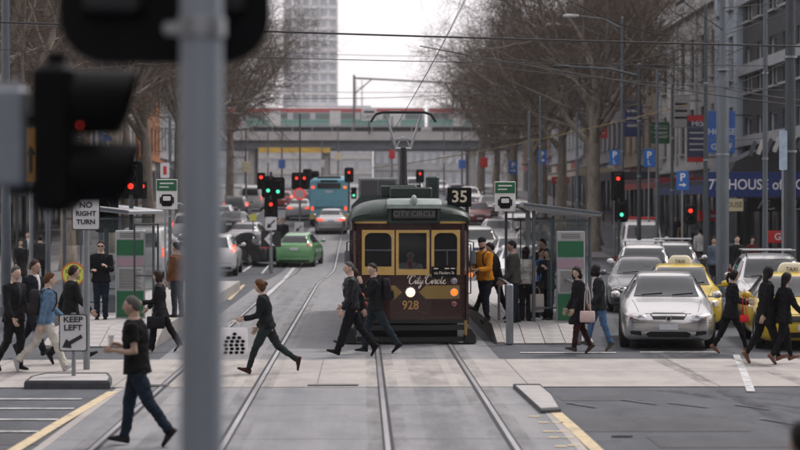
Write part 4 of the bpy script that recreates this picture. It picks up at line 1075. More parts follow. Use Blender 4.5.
def car(label, kind, loc, heading, col, sx=1., lights='off', front=None, extras=(), detail=True, group=None, name=None):
    S = SHAPES[kind]; L = S['L']; mb, bvh = car_body(kind)
    t = thing(name or ('van' if kind == 'van' else 'car'), label, 'van' if kind == 'van' else ('taxi' if 'taxi' in extras else 'car'), loc, R(heading), group)
    y = loc[1]; pitch = math.atan((gz(y + 2) - gz(y - 2)) / 4); t.rotation_euler = Euler((0, 0, R(heading)))
    if abs(math.sin(R(heading))) > .7: t.rotation_euler = (Matrix.Rotation(pitch, 3, 'X') @ Matrix.Rotation(R(heading), 3, 'Z')).to_euler()
    pm = col if not isinstance(col, tuple) else paint(col)
    body = bpy.data.objects.new('body', mb.mesh('body', pm)); C.objects.link(body); body.parent = t; smooth_me(body.data, 60)
    F = lambda poly, m, nm, off=.006, st=.09: patch(bvh, poly, 0, 1, off, m, nm, t, st)
    B = lambda poly, m, nm, off=.006, st=.09: patch(bvh, poly, 0, -1, off, m, nm, t, st)
    F(S['ws'], carglass, 'windscreen', .016, .07); B(S['rw'], carglass, 'rear_window', .016, .07)
    for s_ in (1, -1):
        cab = S['cabin']; cx = [p[0] for p in cab]
        mid = (cab[1][0] + cab[-2][0]) / 2 - .05 if len(cab) > 4 else None
        if mid is not None:
            zt = np.interp(mid, [p[0] for p in cab[1:-1]][::-1], [p[1] for p in cab[1:-1]][::-1]); zbm = np.interp(mid, [cab[-1][0], cab[0][0]], [cab[-1][1], cab[0][1]])
            p1 = [cab[0], cab[1]] + [p for p in cab[2:-2] if p[0] > mid + .05] + [(mid + .04, float(zt)), (mid + .04, float(zbm))]
            p2 = [(mid - .04, float(zbm)), (mid - .04, float(zt))] + [p for p in cab[2:-1] if p[0] < mid - .05] + [cab[-1]]
            for pp in (p1, p2): patch(bvh, pp, 1, s_, .014, carglass, 'side_window', t, .11)
        else: patch(bvh, cab, 1, s_, .006, carglass, 'side_window', t, .15)
        for wx in S['wb']:
            r = S['wr']; patch(bvh, [(wx + (r + .05) * math.cos(a), r + (r + .05) * math.sin(a)) for a in np.linspace(-.15, PI + .15, 15)], 1, s_, .004, grillem, 'wheel_arch', t, .12)
            wl = bpy.data.objects.new('wheel', None); C.objects.link(wl); wl.parent = t; w_ = S['st'][5][2]; wl.location = (wx, s_ * (w_ - .085), r); wl.rotation_euler.z = 0 if s_ > 0 else PI
            ty, rm = wheel_meshes(r); share('tyre', ty, wl); share('rim', rm, wl)
        b = MB(); mx = cab[0][0] - .05; mz = cab[0][1] + .06; mw = S['st'][5][2]
        b.ell((mx, s_ * (mw + .10), mz), (.07, .105, .075), 12, 8); b.box((mx, s_ * (mw - .02), mz - .04), (.06, .14, .03)); mo = b.build('mirror', pm, t, 50)
    fs = front or {}
    zg = S['st'][1][3]; wv = S['st'][2][2]
    hlp = fs.get('head', [(wv * .44, zg - .06), (wv * .60, zg - .09), (wv * .90, zg - .07), (wv * .93, zg + .02), (wv * .72, zg + .05), (wv * .5, zg + .02)])
    for pp in (hlp, mirr(hlp)):
        h = F(pp, lampwhite if lights != 'head' else glow('lit_headlamp', (1, .95, .85), 1.5), 'headlight', .008, .06)
        cy = sum(p[0] for p in pp) / len(pp); cz = sum(p[1] for p in pp) / len(pp)
        if h and detail:
            q = bvh.ray_cast(Vector((6, cy, cz)), Vector((-1, 0, 0)))[0]
            b = MB(); b.cyl((q.x - .05, cy - .06 * (1 if cy > 0 else -1), cz), (q.x + .014, cy - .06 * (1 if cy > 0 else -1), cz), .05, n=14); b.build('lamp_bulb', mat('lamp_reflector', (.8, .8, .8), .1, .9), h)
            b = MB(); cy2 = cy + .1 * (1 if cy > 0 else -1); q2 = bvh.ray_cast(Vector((6, cy2, cz + .01)), Vector((-1, 0, 0)))[0]; b.ell((q2.x - .004, cy2, cz + .012), (.02, .035, .018), 10, 6); b.build('indicator', amber_dim, h)
    gr = fs.get('grille', [(-.38, zg - .02), (-.33, zg - .09), (.33, zg - .09), (.38, zg - .02), (.34, zg + .02), (-.34, zg + .02)])
    gsurf = F([(y * 1.06, z + (z - zg + .035) * .22) for y, z in gr], chrome if fs.get('chrome', True) else pm, 'grille_surround', .006, .08)
    go = F(gr, grillem, 'grille', .012, .08)
    zb0 = S['st'][1][1]
    F([(-.44, zb0 + .09), (-.40, zb0 + .02), (.40, zb0 + .02), (.44, zb0 + .09), (.36, zb0 + .13), (-.36, zb0 + .13)], grillem, 'lower_intake', .006, .08)
    for sg in (1, -1):
        pp = [(wv * .60, zb0 + .05), (wv * .84, zb0 + .07), (wv * .86, zb0 + .15), (wv * .62, zb0 + .14)]
        F(pp if sg > 0 else mirr(pp), grillem, 'fog_light_recess', .005, .07)
    q = bvh.ray_cast(Vector((6, 0, zb0 + .22)), Vector((-1, 0, 0)))[0]; fxx = q.x if q else L / 2
    b = MB(); b.box((fxx + .012, 0, zb0 + .22), (.012, .37, .11), bev=.003); b.build('number_plate', platem, t)
    if detail:
        F([(-wv * .52, zg + .052), (wv * .52, zg + .052), (wv * .52, zg + .062), (-wv * .52, zg + .062)], grillem, 'bonnet_edge_gap', .004, .08)
        F([(-wv * .97, zg - .115), (-wv * .5, zg - .115), (-wv * .5, zg - .107), (-wv * .97, zg - .107)], grillem, 'bumper_gap', .004, .08); F([(wv * .5, zg - .115), (wv * .97, zg - .115), (wv * .97, zg - .107), (wv * .5, zg - .107)], grillem, 'bumper_gap', .004, .08)
        for s_ in (1, -1):
            for xx in (.95, -.15, -1.15): patch(bvh, [(xx, .28), (xx + .012, .28), (xx + .012, .9), (xx, .9)], 1, s_, .004, grillem, 'door_gap', t, .1)
        q = bvh.ray_cast(Vector((6, 0, zg - .03)), Vector((-1, 0, 0)))[0]
        b = MB(); b.cyl((q.x, 0, zg - .03), (q.x + .03, 0, zg - .03), .058, n=16); bd = b.build('badge', chrome, t, 30)
        b = MB(); b.cyl((q.x + .028, 0, zg - .03), (q.x + .034, 0, zg - .03), .036, n=12); b.build('badge_centre', grillem, bd)
        b = MB(); ws = S['ws']
        cow = S['st'][6][0] if kind != 'van' else 1.9
        for sg in (-.5, .12):
            hA = bvh.ray_cast(Vector((6, sg, ws[0][1] + .02)), Vector((-1, 0, 0)))[0]; hB = bvh.ray_cast(Vector((6, sg + .42, ws[0][1] + .05)), Vector((-1, 0, 0)))[0]
            if hA and hB: b.tube([hA + Vector((.02, 0, .01)), hB + Vector((.02, 0, .012))], .009, 5)
        b.build('wiper', black, t)
        # bonnet shut lines
        zz = S['st'][3][5]
        for sg in (1, -1):
            b = MB(); pts = []
            for x in np.linspace(S['st'][2][0] - .02, S['st'][5][0], 8):
                yv = sg * np.interp(x, [S['st'][5][0], S['st'][2][0]], [.70, .58]); h = bvh.ray_cast(Vector((x, yv, 4)), Vector((0, 0, -1)))[0]
                if h: pts.append(h + Vector((0, 0, .001)))
            b.tube(pts, .005, 4); b.build('bonnet_gap', grillem, t)
    # tail
    zr = S['st'][-3][3]; wr_ = S['st'][-3][2]
    tl = fs.get('tail', {'hatch': [(wr_ * .62, zr - .06), (wr_ * .95, zr - .04), (wr_ * .97, zr + .06), (wr_ * .78, zr + .08), (wr_ * .66, zr + .03)], 'van': [(wr_ * .88, .85), (wr_ * .985, .85), (wr_ * .985, 1.22), (wr_ * .88, 1.22)], 'wagon': [(wr_ * .80, zr - .10), (wr_ * .99, zr - .08), (wr_ * .96, zr + .2), (wr_ * .80, zr + .16)]}.get(kind, [(wr_ * .48, zr - .13), (wr_ * .95, zr - .11), (wr_ * .97, zr - .02), (wr_ * .85, zr + .02), (wr_ * .48, zr - .03)]))
    for pp in (tl, mirr(tl)):
        o = B(pp, red_brake if lights == 'brake' else red_dim, 'tail_light', .010, .06)
    xb = -L / 2
    zp = zr - (.14 if kind == 'sedan' else .18)
    q = bvh.ray_cast(Vector((-6, 0, zp)), Vector((1, 0, 0)))[0]
    b = MB(); b.box(((q.x if q else xb) - .014, 0, zp), (.02, .37, .11), bev=.003); b.build('number_plate', platem, t)
    zb1 = S['st'][-2][1]
    B([(-wr_ * .8, zb1 + .02), (wr_ * .8, zb1 + .02), (wr_ * .8, zb1 + .09), (-wr_ * .8, zb1 + .09)], grillem, 'rear_valance', .006, .1)
    zb2 = zb1 + .24
    B([(-wr_ * .86, zb2), (wr_ * .86, zb2), (wr_ * .86, zb2 + .012), (-wr_ * .86, zb2 + .012)], grillem, 'bumper_gap', .005, .1)
    roof = max(s[5] for s in S['st'])
    if 'taxi' in extras:
        b = MB(); zt = roof - .01
        b.loft([[(x * k, y * k, z) for x, y in rrect(.18, .58, .07)] for z, k in ((zt - .03, 1), (zt + .05, 1), (zt + .14, .86), (zt + .19, .66), (zt + .2, .5))], caps=True)
        for v in range(len(b.v)): b.v[v] = (b.v[v][0] - .45, b.v[v][1], b.v[v][2])
        ts = b.build('roof_sign', mat('taxi_sign', (.72, .68, .52), .4), t, 40)
        text('sign_lettering', 'TAXI', .11, black, ts, (-.45 + .118, 0, zt + .06), rot=(R(90), 0, R(90)), ext=.006)
    if 'rack' in extras:
        for sg in (1, -1):
            b = MB(); b.tube([(.25, sg * .56, roof - .06), (.2, sg * .56, roof + .06), (-1.4, sg * .56, roof + .06), (-1.5, sg * .56, roof - .05)], .018, 6); b.build('roof_rail', blackmetal, t)
        for x in (0, -1.1):
            b = MB(); b.box((x, 0, roof + .085), (.07, 1.3, .03), bev=.01); b.build('roof_bar', alu, t)
    return t
def on_lane(X, Y): return (X, Y, gz(Y))
silver = mat('car_silver', (.56, .555, .55), .26, .8, coat=.5)
taxiy = mat('taxi_yellow', (.52, .37, .015), .3, coat=.5)
CX = lambda px, Y: gp(px, Y).x
car('silver sedan with chrome ringed grille waiting first in the middle lane', 'sedan', (6.32, 41.6, 0), -97, silver, front=dict(head=[(.40, .60), (.56, .57), (.80, .585), (.83, .68), (.66, .72), (.46, .69)], grille=[(-.36, .70), (-.30, .61), (.30, .61), (.36, .70), (.30, .735), (-.30, .735)]))
car('yellow taxi with a white roof sign close behind the silver sedan', 'sedan', (7.6, 47.6, 0), -98, taxiy, extras=('taxi',))
car('dark grey sedan queued behind the silver sedan', 'sedan', (7.75, 55.5, 0), -97, (.06, .065, .075))
car('white wagon with roof rack in the middle lane queue', 'wagon', (8.75, 62, 0), -97, (.62, .62, .61), extras=('rack',))
car('silver wagon with bright roof bars up behind the yellow taxi', 'wagon', (10.4, 66.8, 0), -98, silver, extras=('rack',))
car('tall white van at the back of the queue beside the tree', 'van', (12.3, 88, gz(88)), -95, (.66, .66, .66))
car('silver four wheel drive with roof bars left of the front taxi', 'wagon', (10.0, 49.0, 0), -97, silver, extras=('rack',))
car('yellow taxi at the right edge behind the two women in black', 'sedan', (8.95, 41.3, 0), -96, taxiy, extras=('taxi',), front=dict(chrome=False))
# the oncoming stream up the hill, right of the tram
ocol = [(.6, .6, .59), (.30, .31, .33), (.62, .62, .6), (.05, .055, .07), (.5, .5, .5), (.58, .58, .58), (.2, .03, .03), (.45, .46, .48), (.6, .6, .6)]
olab = ['white sedan coming downhill behind the people on the platform', 'grey hatchback coming downhill right of the tram roof', 'white wagon coming downhill just right of the tram', 'dark blue sedan coming downhill in the nearer lane', 'pale grey sedan coming downhill under the trees', 'white van coming downhill under the trees', 'dark red hatchback far up the hill', 'silver sedan far up the hill near the bridge', 'white wagon far up the hill near the bridge']
okind = ['sedan', 'hatch', 'wagon', 'sedan', 'sedan', 'van', 'hatch', 'sedan', 'wagon']
for i, (px, Y) in enumerate([(519, 72), (511, 84), (478, 90), (533, 92), (497, 104), (516, 118), (478, 132), (489, 150), (470, 172)]):
    p = gp(px, Y); car(olab[i], okind[i], p, -90, ocol[i] if i not in (1, 4, 7) else silver, detail=False, group='oncoming cars')
# leaving, left of the tracks
p = gp(300, 89); car('bright green hatchback seen from behind with clear rear window', 'hatch', (p.x, 89, gz(89)), 84, mat('car_lime', (.12, .31, .13), .3, .1, coat=.6))
p = gp(260, 90); car('black sedan turning left of the green hatchback with red tail lights', 'sedan', (p.x - .35, 90, gz(90)), 122, (.012, .013, .016))
p = gp(250, 101); car('silver sedan behind the black sedan', 'sedan', (p.x, 101, gz(101)), 82, silver, detail=False)
p = gp(217, 82); car('white wagon with lit tail light partly hidden by the near pole', 'wagon', (p.x, 82, gz(82)), 90, (.6, .6, .6), lights='brake')
p = gp(331.5, 120); car('silver sedan following close behind the blue bus', 'sedan', (p.x, 120, gz(120)), 90, silver, lights='brake')
p = gp(300, 141); car('white sedan ahead left of the blue bus', 'sedan', (p.x, 141, gz(141)), 90, (.55, .55, .55), lights='brake', detail=False)
p = gp(236, 116); car('dark sedan left of the median signals', 'sedan', (p.x, 116, gz(116)), 84, (.02, .022, .03), detail=False)
p = gp(314, 178); car('grey hatchback far ahead of the bus', 'hatch', (p.x, 178, gz(178)), 90, (.2, .2, .21), detail=False)
p = gp(148, 80); car('white van stopped beside the left tram shelter', 'van', (p.x, 80, gz(80)), 90, (.56, .57, .57), lights='brake')
p = gp(158, 94); car('silver hatchback with lit brake lights beyond the left platform', 'hatch', (p.x, 94, gz(94)), 88, silver, lights='brake')
p = gp(170, 88); car('black hatchback with lit brake lights beside the near pole', 'hatch', (-8.9, 87.2, gz(87)), 90, (.02, .02, .022), lights='brake')
p = gp(190, 108); car('white wagon far along the left lane', 'wagon', (p.x, 108, gz(108)), 90, (.56, .56, .56), lights='brake', detail=False)

for lab, kd, X, Y, hd, cl in (('small pale hatchback in the outer left lane up the hill', 'hatch', -8.8, 127, 90, (.5, .5, .5)), ('dark wagon in the outer left lane up the hill', 'wagon', -8.8, 141, 90, (.04, .045, .05)), ('tiny white van in the outer left lane near the bridge', 'van', -8.8, 160, 90, (.6, .6, .6)), ('tiny red hatchback in the inner left lane near the bridge', 'hatch', -6.4, 165, 90, (.3, .03, .03)), ('tiny white sedan under the bridge at left', 'sedan', -5.5, 200, 90, (.6, .6, .6)), ('tiny dark wagon in the outer right lane up the hill', 'wagon', 8.9, 188, -90, (.05, .05, .06)), ('tiny white van in the inner right lane near the bridge', 'van', 5.4, 208, -90, (.6, .6, .6)), ('tiny silver sedan under the bridge at right', 'sedan', 8.8, 222, -90, (.45, .45, .46))):
    car(lab, kd, (X, Y, gz(Y)), hd, cl, detail=False, lights='brake' if hd > 0 else 'off')
# bus seen from behind
def bus():
    Y = 128; p = gp(329, Y); t = thing('bus', 'pale blue bus driving away up the hill', 'bus', (p.x, Y, gz(Y))); t.rotation_euler.x = math.atan(.033)
    blue = mat('bus_blue', (.16, .42, .52), .4, var=.12, scale=2, coat=.3); hw = 1.26
    pts = [(-hw, .35), (hw, .35), (hw, 1.2), (hw, 2.7), (hw - .05, 2.95), (hw - .22, 3.08), (-hw + .22, 3.08), (-hw + .05, 2.95), (-hw, 2.7), (-hw, 1.2)]
    b = MB(); b.loft([[(x * k, y, .35 + (z - .35) * (k if z > 2 else 1)) for x, z in pts] for y, k in ((0, .965), (.10, 1), (11.5, 1), (11.7, .96))]); b.build('body', blue, t, 30)
    def plate(nm, x0, x1, z0, z1, m, off=.02): b = MB(); b.prism(rrect(x1 - x0, z1 - z0, .04, cx=(x0 + x1) / 2, cy=(z0 + z1) / 2), 1, -off, .03); return b.build(nm, m, t)
    plate('rear_window', -.75, .75, 2.45, 2.8, carglass); plate('destination_panel', -.55, .55, 2.86, 3.0, black, .025)
    plate('engine_grille', -1.0, 1.0, 1.15, 1.3, mat('bus_dark_blue', (.08, .2, .26), .5)); plate('engine_door', -.85, .85, .62, 1.75, mat('bus_door_blue', (.14, .38, .47), .4, var=.15, scale=3))
    plate('number_plate', -.24, .24, 2.2, 2.32, platem)
    plate('bumper', -1.2, 1.2, .33, .5, black, .05)
    for s_ in (-1, 1):
        plate('corner_panel', *( (-1.2, -.93) if s_ < 0 else (.93, 1.2)), .5, .85, mat('bus_yellow', (.6, .42, .05), .5), .024)
        plate('tail_light', *((-1.14, -.98) if s_ < 0 else (.98, 1.14)), 1.05, 1.3, red_brake, .03)
        plate('indicator', *((-1.12, -.92) if s_ < 0 else (.92, 1.12)), 2.45, 2.62, amber_l if s_ > 0 else red_brake, .03)
        for yy in (2.2, 8.8):
            wl = bpy.data.objects.new('wheel', None); C.objects.link(wl); wl.parent = t; wl.location = (s_ * 1.12, yy, .48); wl.rotation_euler.z = -PI / 2 * s_; ty, rm = wheel_meshes(.48); share('tyre', ty, wl); share('rim', rm, wl)
        for yy in np.arange(1, 11, 1.6):
            b = MB(); b.box((s_ * hw, yy, 2.2), (.02, 1.45, .95)); b.build('side_window', carglass, t)
    b = MB(); b.box((0, 1.6, 3.13), (1.5, 1.6, .2), bev=.05); b.build('roof_unit', blackmetal, t)
    return t
bus()
def truck():
    Y = 92; p = gp(374, Y); t = thing('truck', 'dark green covered truck behind the tram roof', 'truck', (p.x, Y, gz(Y))); hw = 1.05
    b = MB(); b.prism([(-hw, .9), (hw, .9), (hw, 2.55), (hw * .55, 3.05), (-hw * .55, 3.05), (-hw, 2.55)], 1, 0, 5.2); b.build('cover', mat('truck_canvas', (.02, .035, .035), .8, var=.3, scale=2, bump=.3, bscale=6), t)
    b = MB(); b.box((0, 2.6, .75), (2.0, 5.3, .22)); b.build('chassis', blackmetal, t)
    b = MB(); b.prism([(5.3, .6), (7.2, .6), (7.25, 1.5), (6.8, 2.5), (5.3, 2.6)], 0, -.98, .98); b.build('cab', mat('truck_cab', (.1, .12, .13), .4), t)
    b = MB(); b.box((.62, -.03, 2.0), (.62, .03, .75)); b.build('rear_plate', dullwhite, t)
    for s_ in (-1, 1):
        b = MB(); b.box((s_ * .85, -.04, .85), (.22, .06, .14)); b.build('tail_light', red_brake, t)
        for yy in (1.3, 6.1):
            wl = bpy.data.objects.new('wheel', None); C.objects.link(wl); wl.parent = t; wl.location = (s_ * .9, yy, .45); wl.rotation_euler.z = -PI / 2 * s_; ty, rm = wheel_meshes(.45); share('tyre', ty, wl); share('rim', rm, wl)
truck()
def box_truck():
    Y = 112; p = gp(378, Y); t = thing('truck', 'grey roofed box truck further up behind the covered truck', 'truck', (p.x, Y, gz(Y)))
    b = MB(); b.box((0, 2.8, 2.15), (2.2, 5.6, 2.6), bev=.06); b.build('cargo_box', mat('truck_grey', (.22, .23, .25), .5, var=.15, scale=2), t)
    b = MB(); b.box((0, 3.2, .7), (1.9, 6.6, .25)); b.build('chassis', blackmetal, t)
    b = MB(); b.prism([(5.7, .6), (7.4, .6), (7.45, 1.5), (7.0, 2.5), (5.7, 2.6)], 0, -1, 1); b.build('cab', dullwhite, t)
    for s_ in (-1, 1):
        b = MB(); b.box((s_ * .5, -.015, 2.15), (.95, .03, 2.3)); b.build('rear_door', mat('truck_door', (.05, .055, .06), .5), t)
        b = MB(); b.box((s_ * .9, -.03, .78), (.25, .06, .14)); b.build('tail_light', red_brake, t)
        for yy in (1.4, 6.4):
            wl = bpy.data.objects.new('wheel', None); C.objects.link(wl); wl.parent = t; wl.location = (s_ * .88, yy, .45); wl.rotation_euler.z = -PI / 2 * s_; ty, rm = wheel_meshes(.45); share('tyre', ty, wl); share('rim', rm, wl)
box_truck()
# ================================================================ TREES
bark = mat('plane_bark', (.215, .185, .15), .9, var=.4, scale=7, bump=.5, bscale=14, stretch=(1, 1, .4))
twigm = mat('twigs', (.088, .065, .05), .9, var=.3, scale=3)
def make_tree(seed, height=15., spread=1.):
    rnd = random.Random(seed); tb = MB(); cb = MB()
    def tubef(B, pts, r0, r1, n):
        m = len(pts); rs = [r0 + (r1 - r0) * i / (m - 1) for i in range(m)]
        B.tube(pts, rs, n, caps=False)
    def grow(p, d, ln, r, lv):
        nseg = (5, 6, 5, 4, 3, 2)[lv]; pts = [p]; dd = d.copy(); wand = (.05, .16, .2, .24, .26, .2)[lv]
        for i in range(nseg):
            dd = (dd + Vector((rnd.gauss(0, 1), rnd.gauss(0, 1), rnd.gauss(0, .7))) * wand + Vector((0, 0, (.02, .09, .06, .03, .0, -.02)[lv]))).normalized()
            pts.append(pts[-1] + dd * (ln / nseg))
        r1 = r * (.62, .42, .4, .4, .45, .5)[lv]
        tubef(tb if lv < 3 else cb, pts, r, r1, (10, 7, 5, 4, 3, 3)[lv])
        if lv == 5: return
        nch = (6, 7, 7, 7, 5)[lv]
        for k in range(nch):
            f = ((.72 + .28 * k / (nch - 1)) if lv == 0 else (.22 + .78 * (k + rnd.random() * .6) / nch)); f = min(.999, f)
            q = f * nseg; i = min(nseg - 1, int(q)); pp = pts[i].lerp(pts[i + 1], q - i); ax = (pts[i + 1] - pts[i]).normalized()
            az = 2 * PI * (k / nch + rnd.random() * .12) * (1 if lv == 0 else 2.4) + rnd.random()
            perp = ax.orthogonal().normalized(); perp.rotate(Matrix.Rotation(az, 3, ax))
            an = R((rnd.uniform(28, 52), rnd.uniform(30, 58), rnd.uniform(35, 62), rnd.uniform(30, 65), rnd.uniform(25, 60))[lv])
            nd = (ax * math.cos(an) + perp * math.sin(an) * spread).normalized()
            rr = r + (r1 - r) * f
            grow(pp, nd, ln * ((1.05, .58, .56, .52, .55)[lv]) * rnd.uniform(.75, 1.15), max(.0055, rr * (.62, .56, .5, .5, .6)[lv]), lv + 1)
    grow(Vector((0, 0, -.2)), Vector((rnd.uniform(-.05, .05), rnd.uniform(-.05, .05), 1)), height * .36, height * .019, 0)
    tb.tube([(0, 0, -.25), (0, 0, .25), (0, 0, .8)], [height * .028, height * .0215, height * .0185], 10)
    t1 = tb.mesh('trunk', bark); smooth_me(t1, 180)
    me = bpy.data.meshes.new('crown'); me.from_pydata(cb.v, [], cb.f); me.materials.append(twigm)
    return t1, me
TREES = [make_tree(4, 15.5, 1.05), make_tree(11, 15, 1.0), make_tree(23, 16, .95)]
def tree(label, x, y, kind, rz, sc=1., base=None):
    t = thing('plane_tree', label, 'tree', (x, y, gz(y) + .12), rz, 'bare street trees'); t.scale = (sc, sc, sc * random.Random(int(x * 7 + y)).uniform(.94, 1.08))
    share('trunk', TREES[kind][0], t); share('crown', TREES[kind][1], t)
    return t
tl = [('bare plane tree with forked mottled trunk right of the shelter', 11.3, 98, 0, 2.6, 1.05), ('second bare tree along the right median behind the forked trunk', 11.2, 113, 1, .8, 1.0),
      ('third bare tree along the right median', 11.1, 129, 2, 3.9, 1.0), ('fourth bare tree along the right median', 11.1, 146, 0, 5.2, 1.0), ('fifth bare tree along the right median', 11.1, 165, 1, 1.9, 1.0), ('farthest bare tree along the right side near the bridge', 11.2, 190, 2, 4.4, .95),
      ('nearest bare tree on the left footpath behind the black signals', -12.0, 82, 1, 2.2, 1.0), ('second bare tree on the left footpath', -12.1, 97, 2, .4, 1.05), ('third bare tree on the left footpath beside the near pole', -12.0, 113, 0, 1.1, 1.0), ('fourth bare tree on the left footpath right of the near pole', -11.8, 131, 1, 4.0, 1.05), ('fifth bare tree on the left footpath', -11.6, 151, 2, 2.9, 1.0), ('farthest bare tree on the left footpath near the bridge', -11.6, 176, 0, 5.5, 1.0),
      ('bare tree at the left edge behind the grey signal box', -13.5, 70, 2, 5.0, .95), ('bare tree filling the gap above the right median', 12.3, 106, 2, 1.2, 1.1), ('bare tree spreading over the right side lane', 12.4, 138, 1, 5.9, 1.1), ('bare tree behind the second one on the left footpath', -14.5, 104, 0, 3.3, 1.1), ('bare tree behind the third one on the left footpath', -14.2, 122, 2, 1.7, 1.05), ('bare tree low over the left lane near the bridge', -10.9, 164, 1, .3, 1.0)]
for a in tl: tree(*a[:5], a[5] * (1.34 if a[1] < 0 and a[2] > 110 else 1.2))

# ================================================================ BUILDINGS
def wallm(nm, col, rough=.8): return mat(nm, col, rough, var=.16, scale=.6, bump=.15, bscale=12)
framem = mat('window_frame', (.10, .105, .11), .5)
WM = {}
def building(label, side, X, y0, y1, h, wm, floor_h=3.6, bay=2.6, ww=1.4, wh=2.0, shop=True, depth=14, sill=True, trim=None, top=.9, frame=None, cat='building', pilaster=False):
    """a street building with its facade on the plane x = X, from y0 to y1"""
    zb = gz(y0) + .1; t = thing('building', label, cat, (X, y0, zb)); s_ = side; Ln = y1 - y0; rec = .22
    nf = max(1, int((h - (4.2 if shop else .6)) / floor_h)); z1 = 4.2 if shop else .6; nb = max(1, int(Ln / bay)); bw = Ln / nb
    tm = trim or wm
    b = MB(); b.box((s_ * (rec + depth / 2), Ln / 2, h / 2 - .3), (depth, Ln - .02, h + .6)); b.build('wall_core', wm, t)
    # facade as piers and spandrels standing proud of the core, so that the windows sit in real recesses
    zs = []
    for k in range(nf): zs.append((z1 + k * floor_h + (floor_h - wh) * .55, z1 + k * floor_h + (floor_h - wh) * .55 + wh))
    zlow = z1 - .25 if shop else -.3; edges = [zlow] + [q for z in zs for q in z] + [h]
    for i in range(0, len(edges), 2): b = MB(); b.box((s_ * rec / 2, Ln / 2, (edges[i] + edges[i + 1]) / 2), (rec, Ln, edges[i + 1] - edges[i])); b.build('facade_band', wm, t)
    pw = bw - ww; pms = {}
    for (a, c) in zs:
        for j in range(nb + 1):
            yy = min(max(j * bw, pw / 4), Ln - pw / 4); wd = pw if 0 < j < nb else pw / 2
            if wd not in pms: q = MB(); q.box((0, 0, 0), (rec - .008, wd, c - a)); pms[wd] = q.mesh('pier', wm)
            share('pier', pms[wd], t, (s_ * (rec / 2 + .004), yy, (a + c) / 2))
    key = (round(ww, 2), round(wh, 2), s_, frame)
    if key not in WM:
        fb = MB(); fr = .06
        for (yy, zz, dy, dz) in ((-ww / 2 + fr / 2, wh / 2, fr, wh), (ww / 2 - fr / 2, wh / 2, fr, wh), (0, fr / 2, ww - 2 * fr, fr), (0, wh - fr / 2, ww - 2 * fr, fr), (0, wh * .52, ww - 2 * fr, fr * .8), (0, wh * .27, fr * .7, wh * .43)): fb.box((0, yy, zz), (.07, dy, dz))
        pb = MB(); pb.box((s_ * .015, 0, wh / 2), (.012, ww - .06, wh - .06)); sb = MB(); sb.box((-s_ * .2, 0, -.05), (.36, ww + .2, .1))
        WM[key] = (fb.mesh('window', frame or framem), pb.mesh('pane', winglass), sb.mesh('sill', tm))
    fm, pmh, sm = WM[key]
    for (a, c) in zs:
        for j in range(nb):
            wdw = share('window', fm, t, (s_ * .16, (j + .5) * bw, a)); share('pane', pmh, wdw)
            if sill: share('sill', sm, wdw)
    b = MB(); b.box((-s_ * .12, Ln / 2, h - .15), (.5, Ln + .1, .3)); b.build('cornice', tm, t); b = MB(); b.box((-s_ * .05, Ln / 2, h + top / 2), (.3, Ln, top)); b.build('parapet', tm, t); b = MB(); b.box((-s_ * .08, Ln / 2, z1 - .1), (.3, Ln - .04, .22)); b.build('string_course', tm, t)
    if pilaster:
        for j in range(0, nb + 1, 2):
            b = MB(); b.box((-s_ * .07, min(max(j * bw, .3), Ln - .3), (z1 + h) / 2), (.16, .5, h - z1 - .4)); b.build('pilaster', tm, t)
    if shop:
        ns = max(1, int(Ln / 4)); sw = Ln / ns
        for j in range(ns):
            sh = MB(); sh.box((s_ * .12, (j + .5) * sw, 1.7), (.03, sw - .5, 2.7)); so = sh.build('shop_window', shopglass, t)
            fb = MB()
            for yy in (j * sw + .2, (j + .5) * sw, (j + 1) * sw - .2): fb.box((s_ * .09, yy, 1.7), (.08, .08, 2.75))
            fb.box((s_ * .09, (j + .5) * sw, 3.08), (.08, sw - .5, .08)); fb.build('shop_frame', framem, so)
            b = MB(); b.box((s_ * .1, j * sw + .02, 1.9), (.2, .38, 4.1)); b.build('shop_pier', greyw if side < 0 or y0 > 106 else darkw, t)
            b = MB(); b.box((s_ * .06, (j + .5) * sw, 3.55), (.14, sw - .45, .7)); b.build('shop_fascia', [mat('fascia_dark', (.03, .035, .05), .5), mat('fascia_red', (.30, .03, .03), .5), mat('fascia_cream', (.5, .45, .35), .5)][(j + nf) % 3], t)
    # end wall facing down the street, with a few windows above the neighbour
    return t, h, zs
def end_windows(t, side, h, n=3, z0=6., wh=1.8, ww=1.2):
    key = ('end', ww, wh)
    if key not in WM:
        fb = MB(); fr = .06
        for (xx, zz, dx, dz) in ((-ww / 2, wh / 2, fr, wh), (ww / 2, wh / 2, fr, wh), (0, 0, ww + fr, fr), (0, wh, ww + fr, fr), (0, wh * .5, ww - fr, fr)): fb.box((xx, -.03, zz), (dx, .06, dz))
        pb = MB(); pb.box((0, -.012, wh / 2), (ww - .05, .02, wh - .05)); WM[key] = (fb.mesh('window', framem), pb.mesh('pane', winglass))
    fm, pm_ = WM[key]; z = z0
    while z + wh < h - .5:
        for j in range(n): w_ = share('window', fm, t, (side * (1.6 + j * 2.6), -.002, z)); share('pane', pm_, w_)
        z += 3.6
FX = 19.0
pale = wallm('wall_pale_render', (.31, .325, .34)); whitew = wallm('wall_white_stucco', (.45, .45, .44)); beige = wallm('wall_beige_stone', (.30, .25, .19)); darkw = wallm('wall_dark_panel', (.045, .05, .055), .4); blueg = wallm('wall_blue_grey', (.36, .42, .48)); brick = wallm('wall_red_brick', (.20, .085, .06)); greyw = wallm('wall_grey_concrete', (.20, .20, .21)); brown = wallm('wall_brown_brick', (.14, .10, .08)); orange = wallm('wall_orange_render', (.36, .15, .06))
whiteframe = mat('white_window_frame', (.5, .5, .49), .5)
t, h, _ = building('dark panelled building with pale window bands over the golf shop', 1, FX, 70, 99.5, 17, darkw, 3.5, 2.9, 1.7, 2.3, trim=pale, frame=whiteframe)
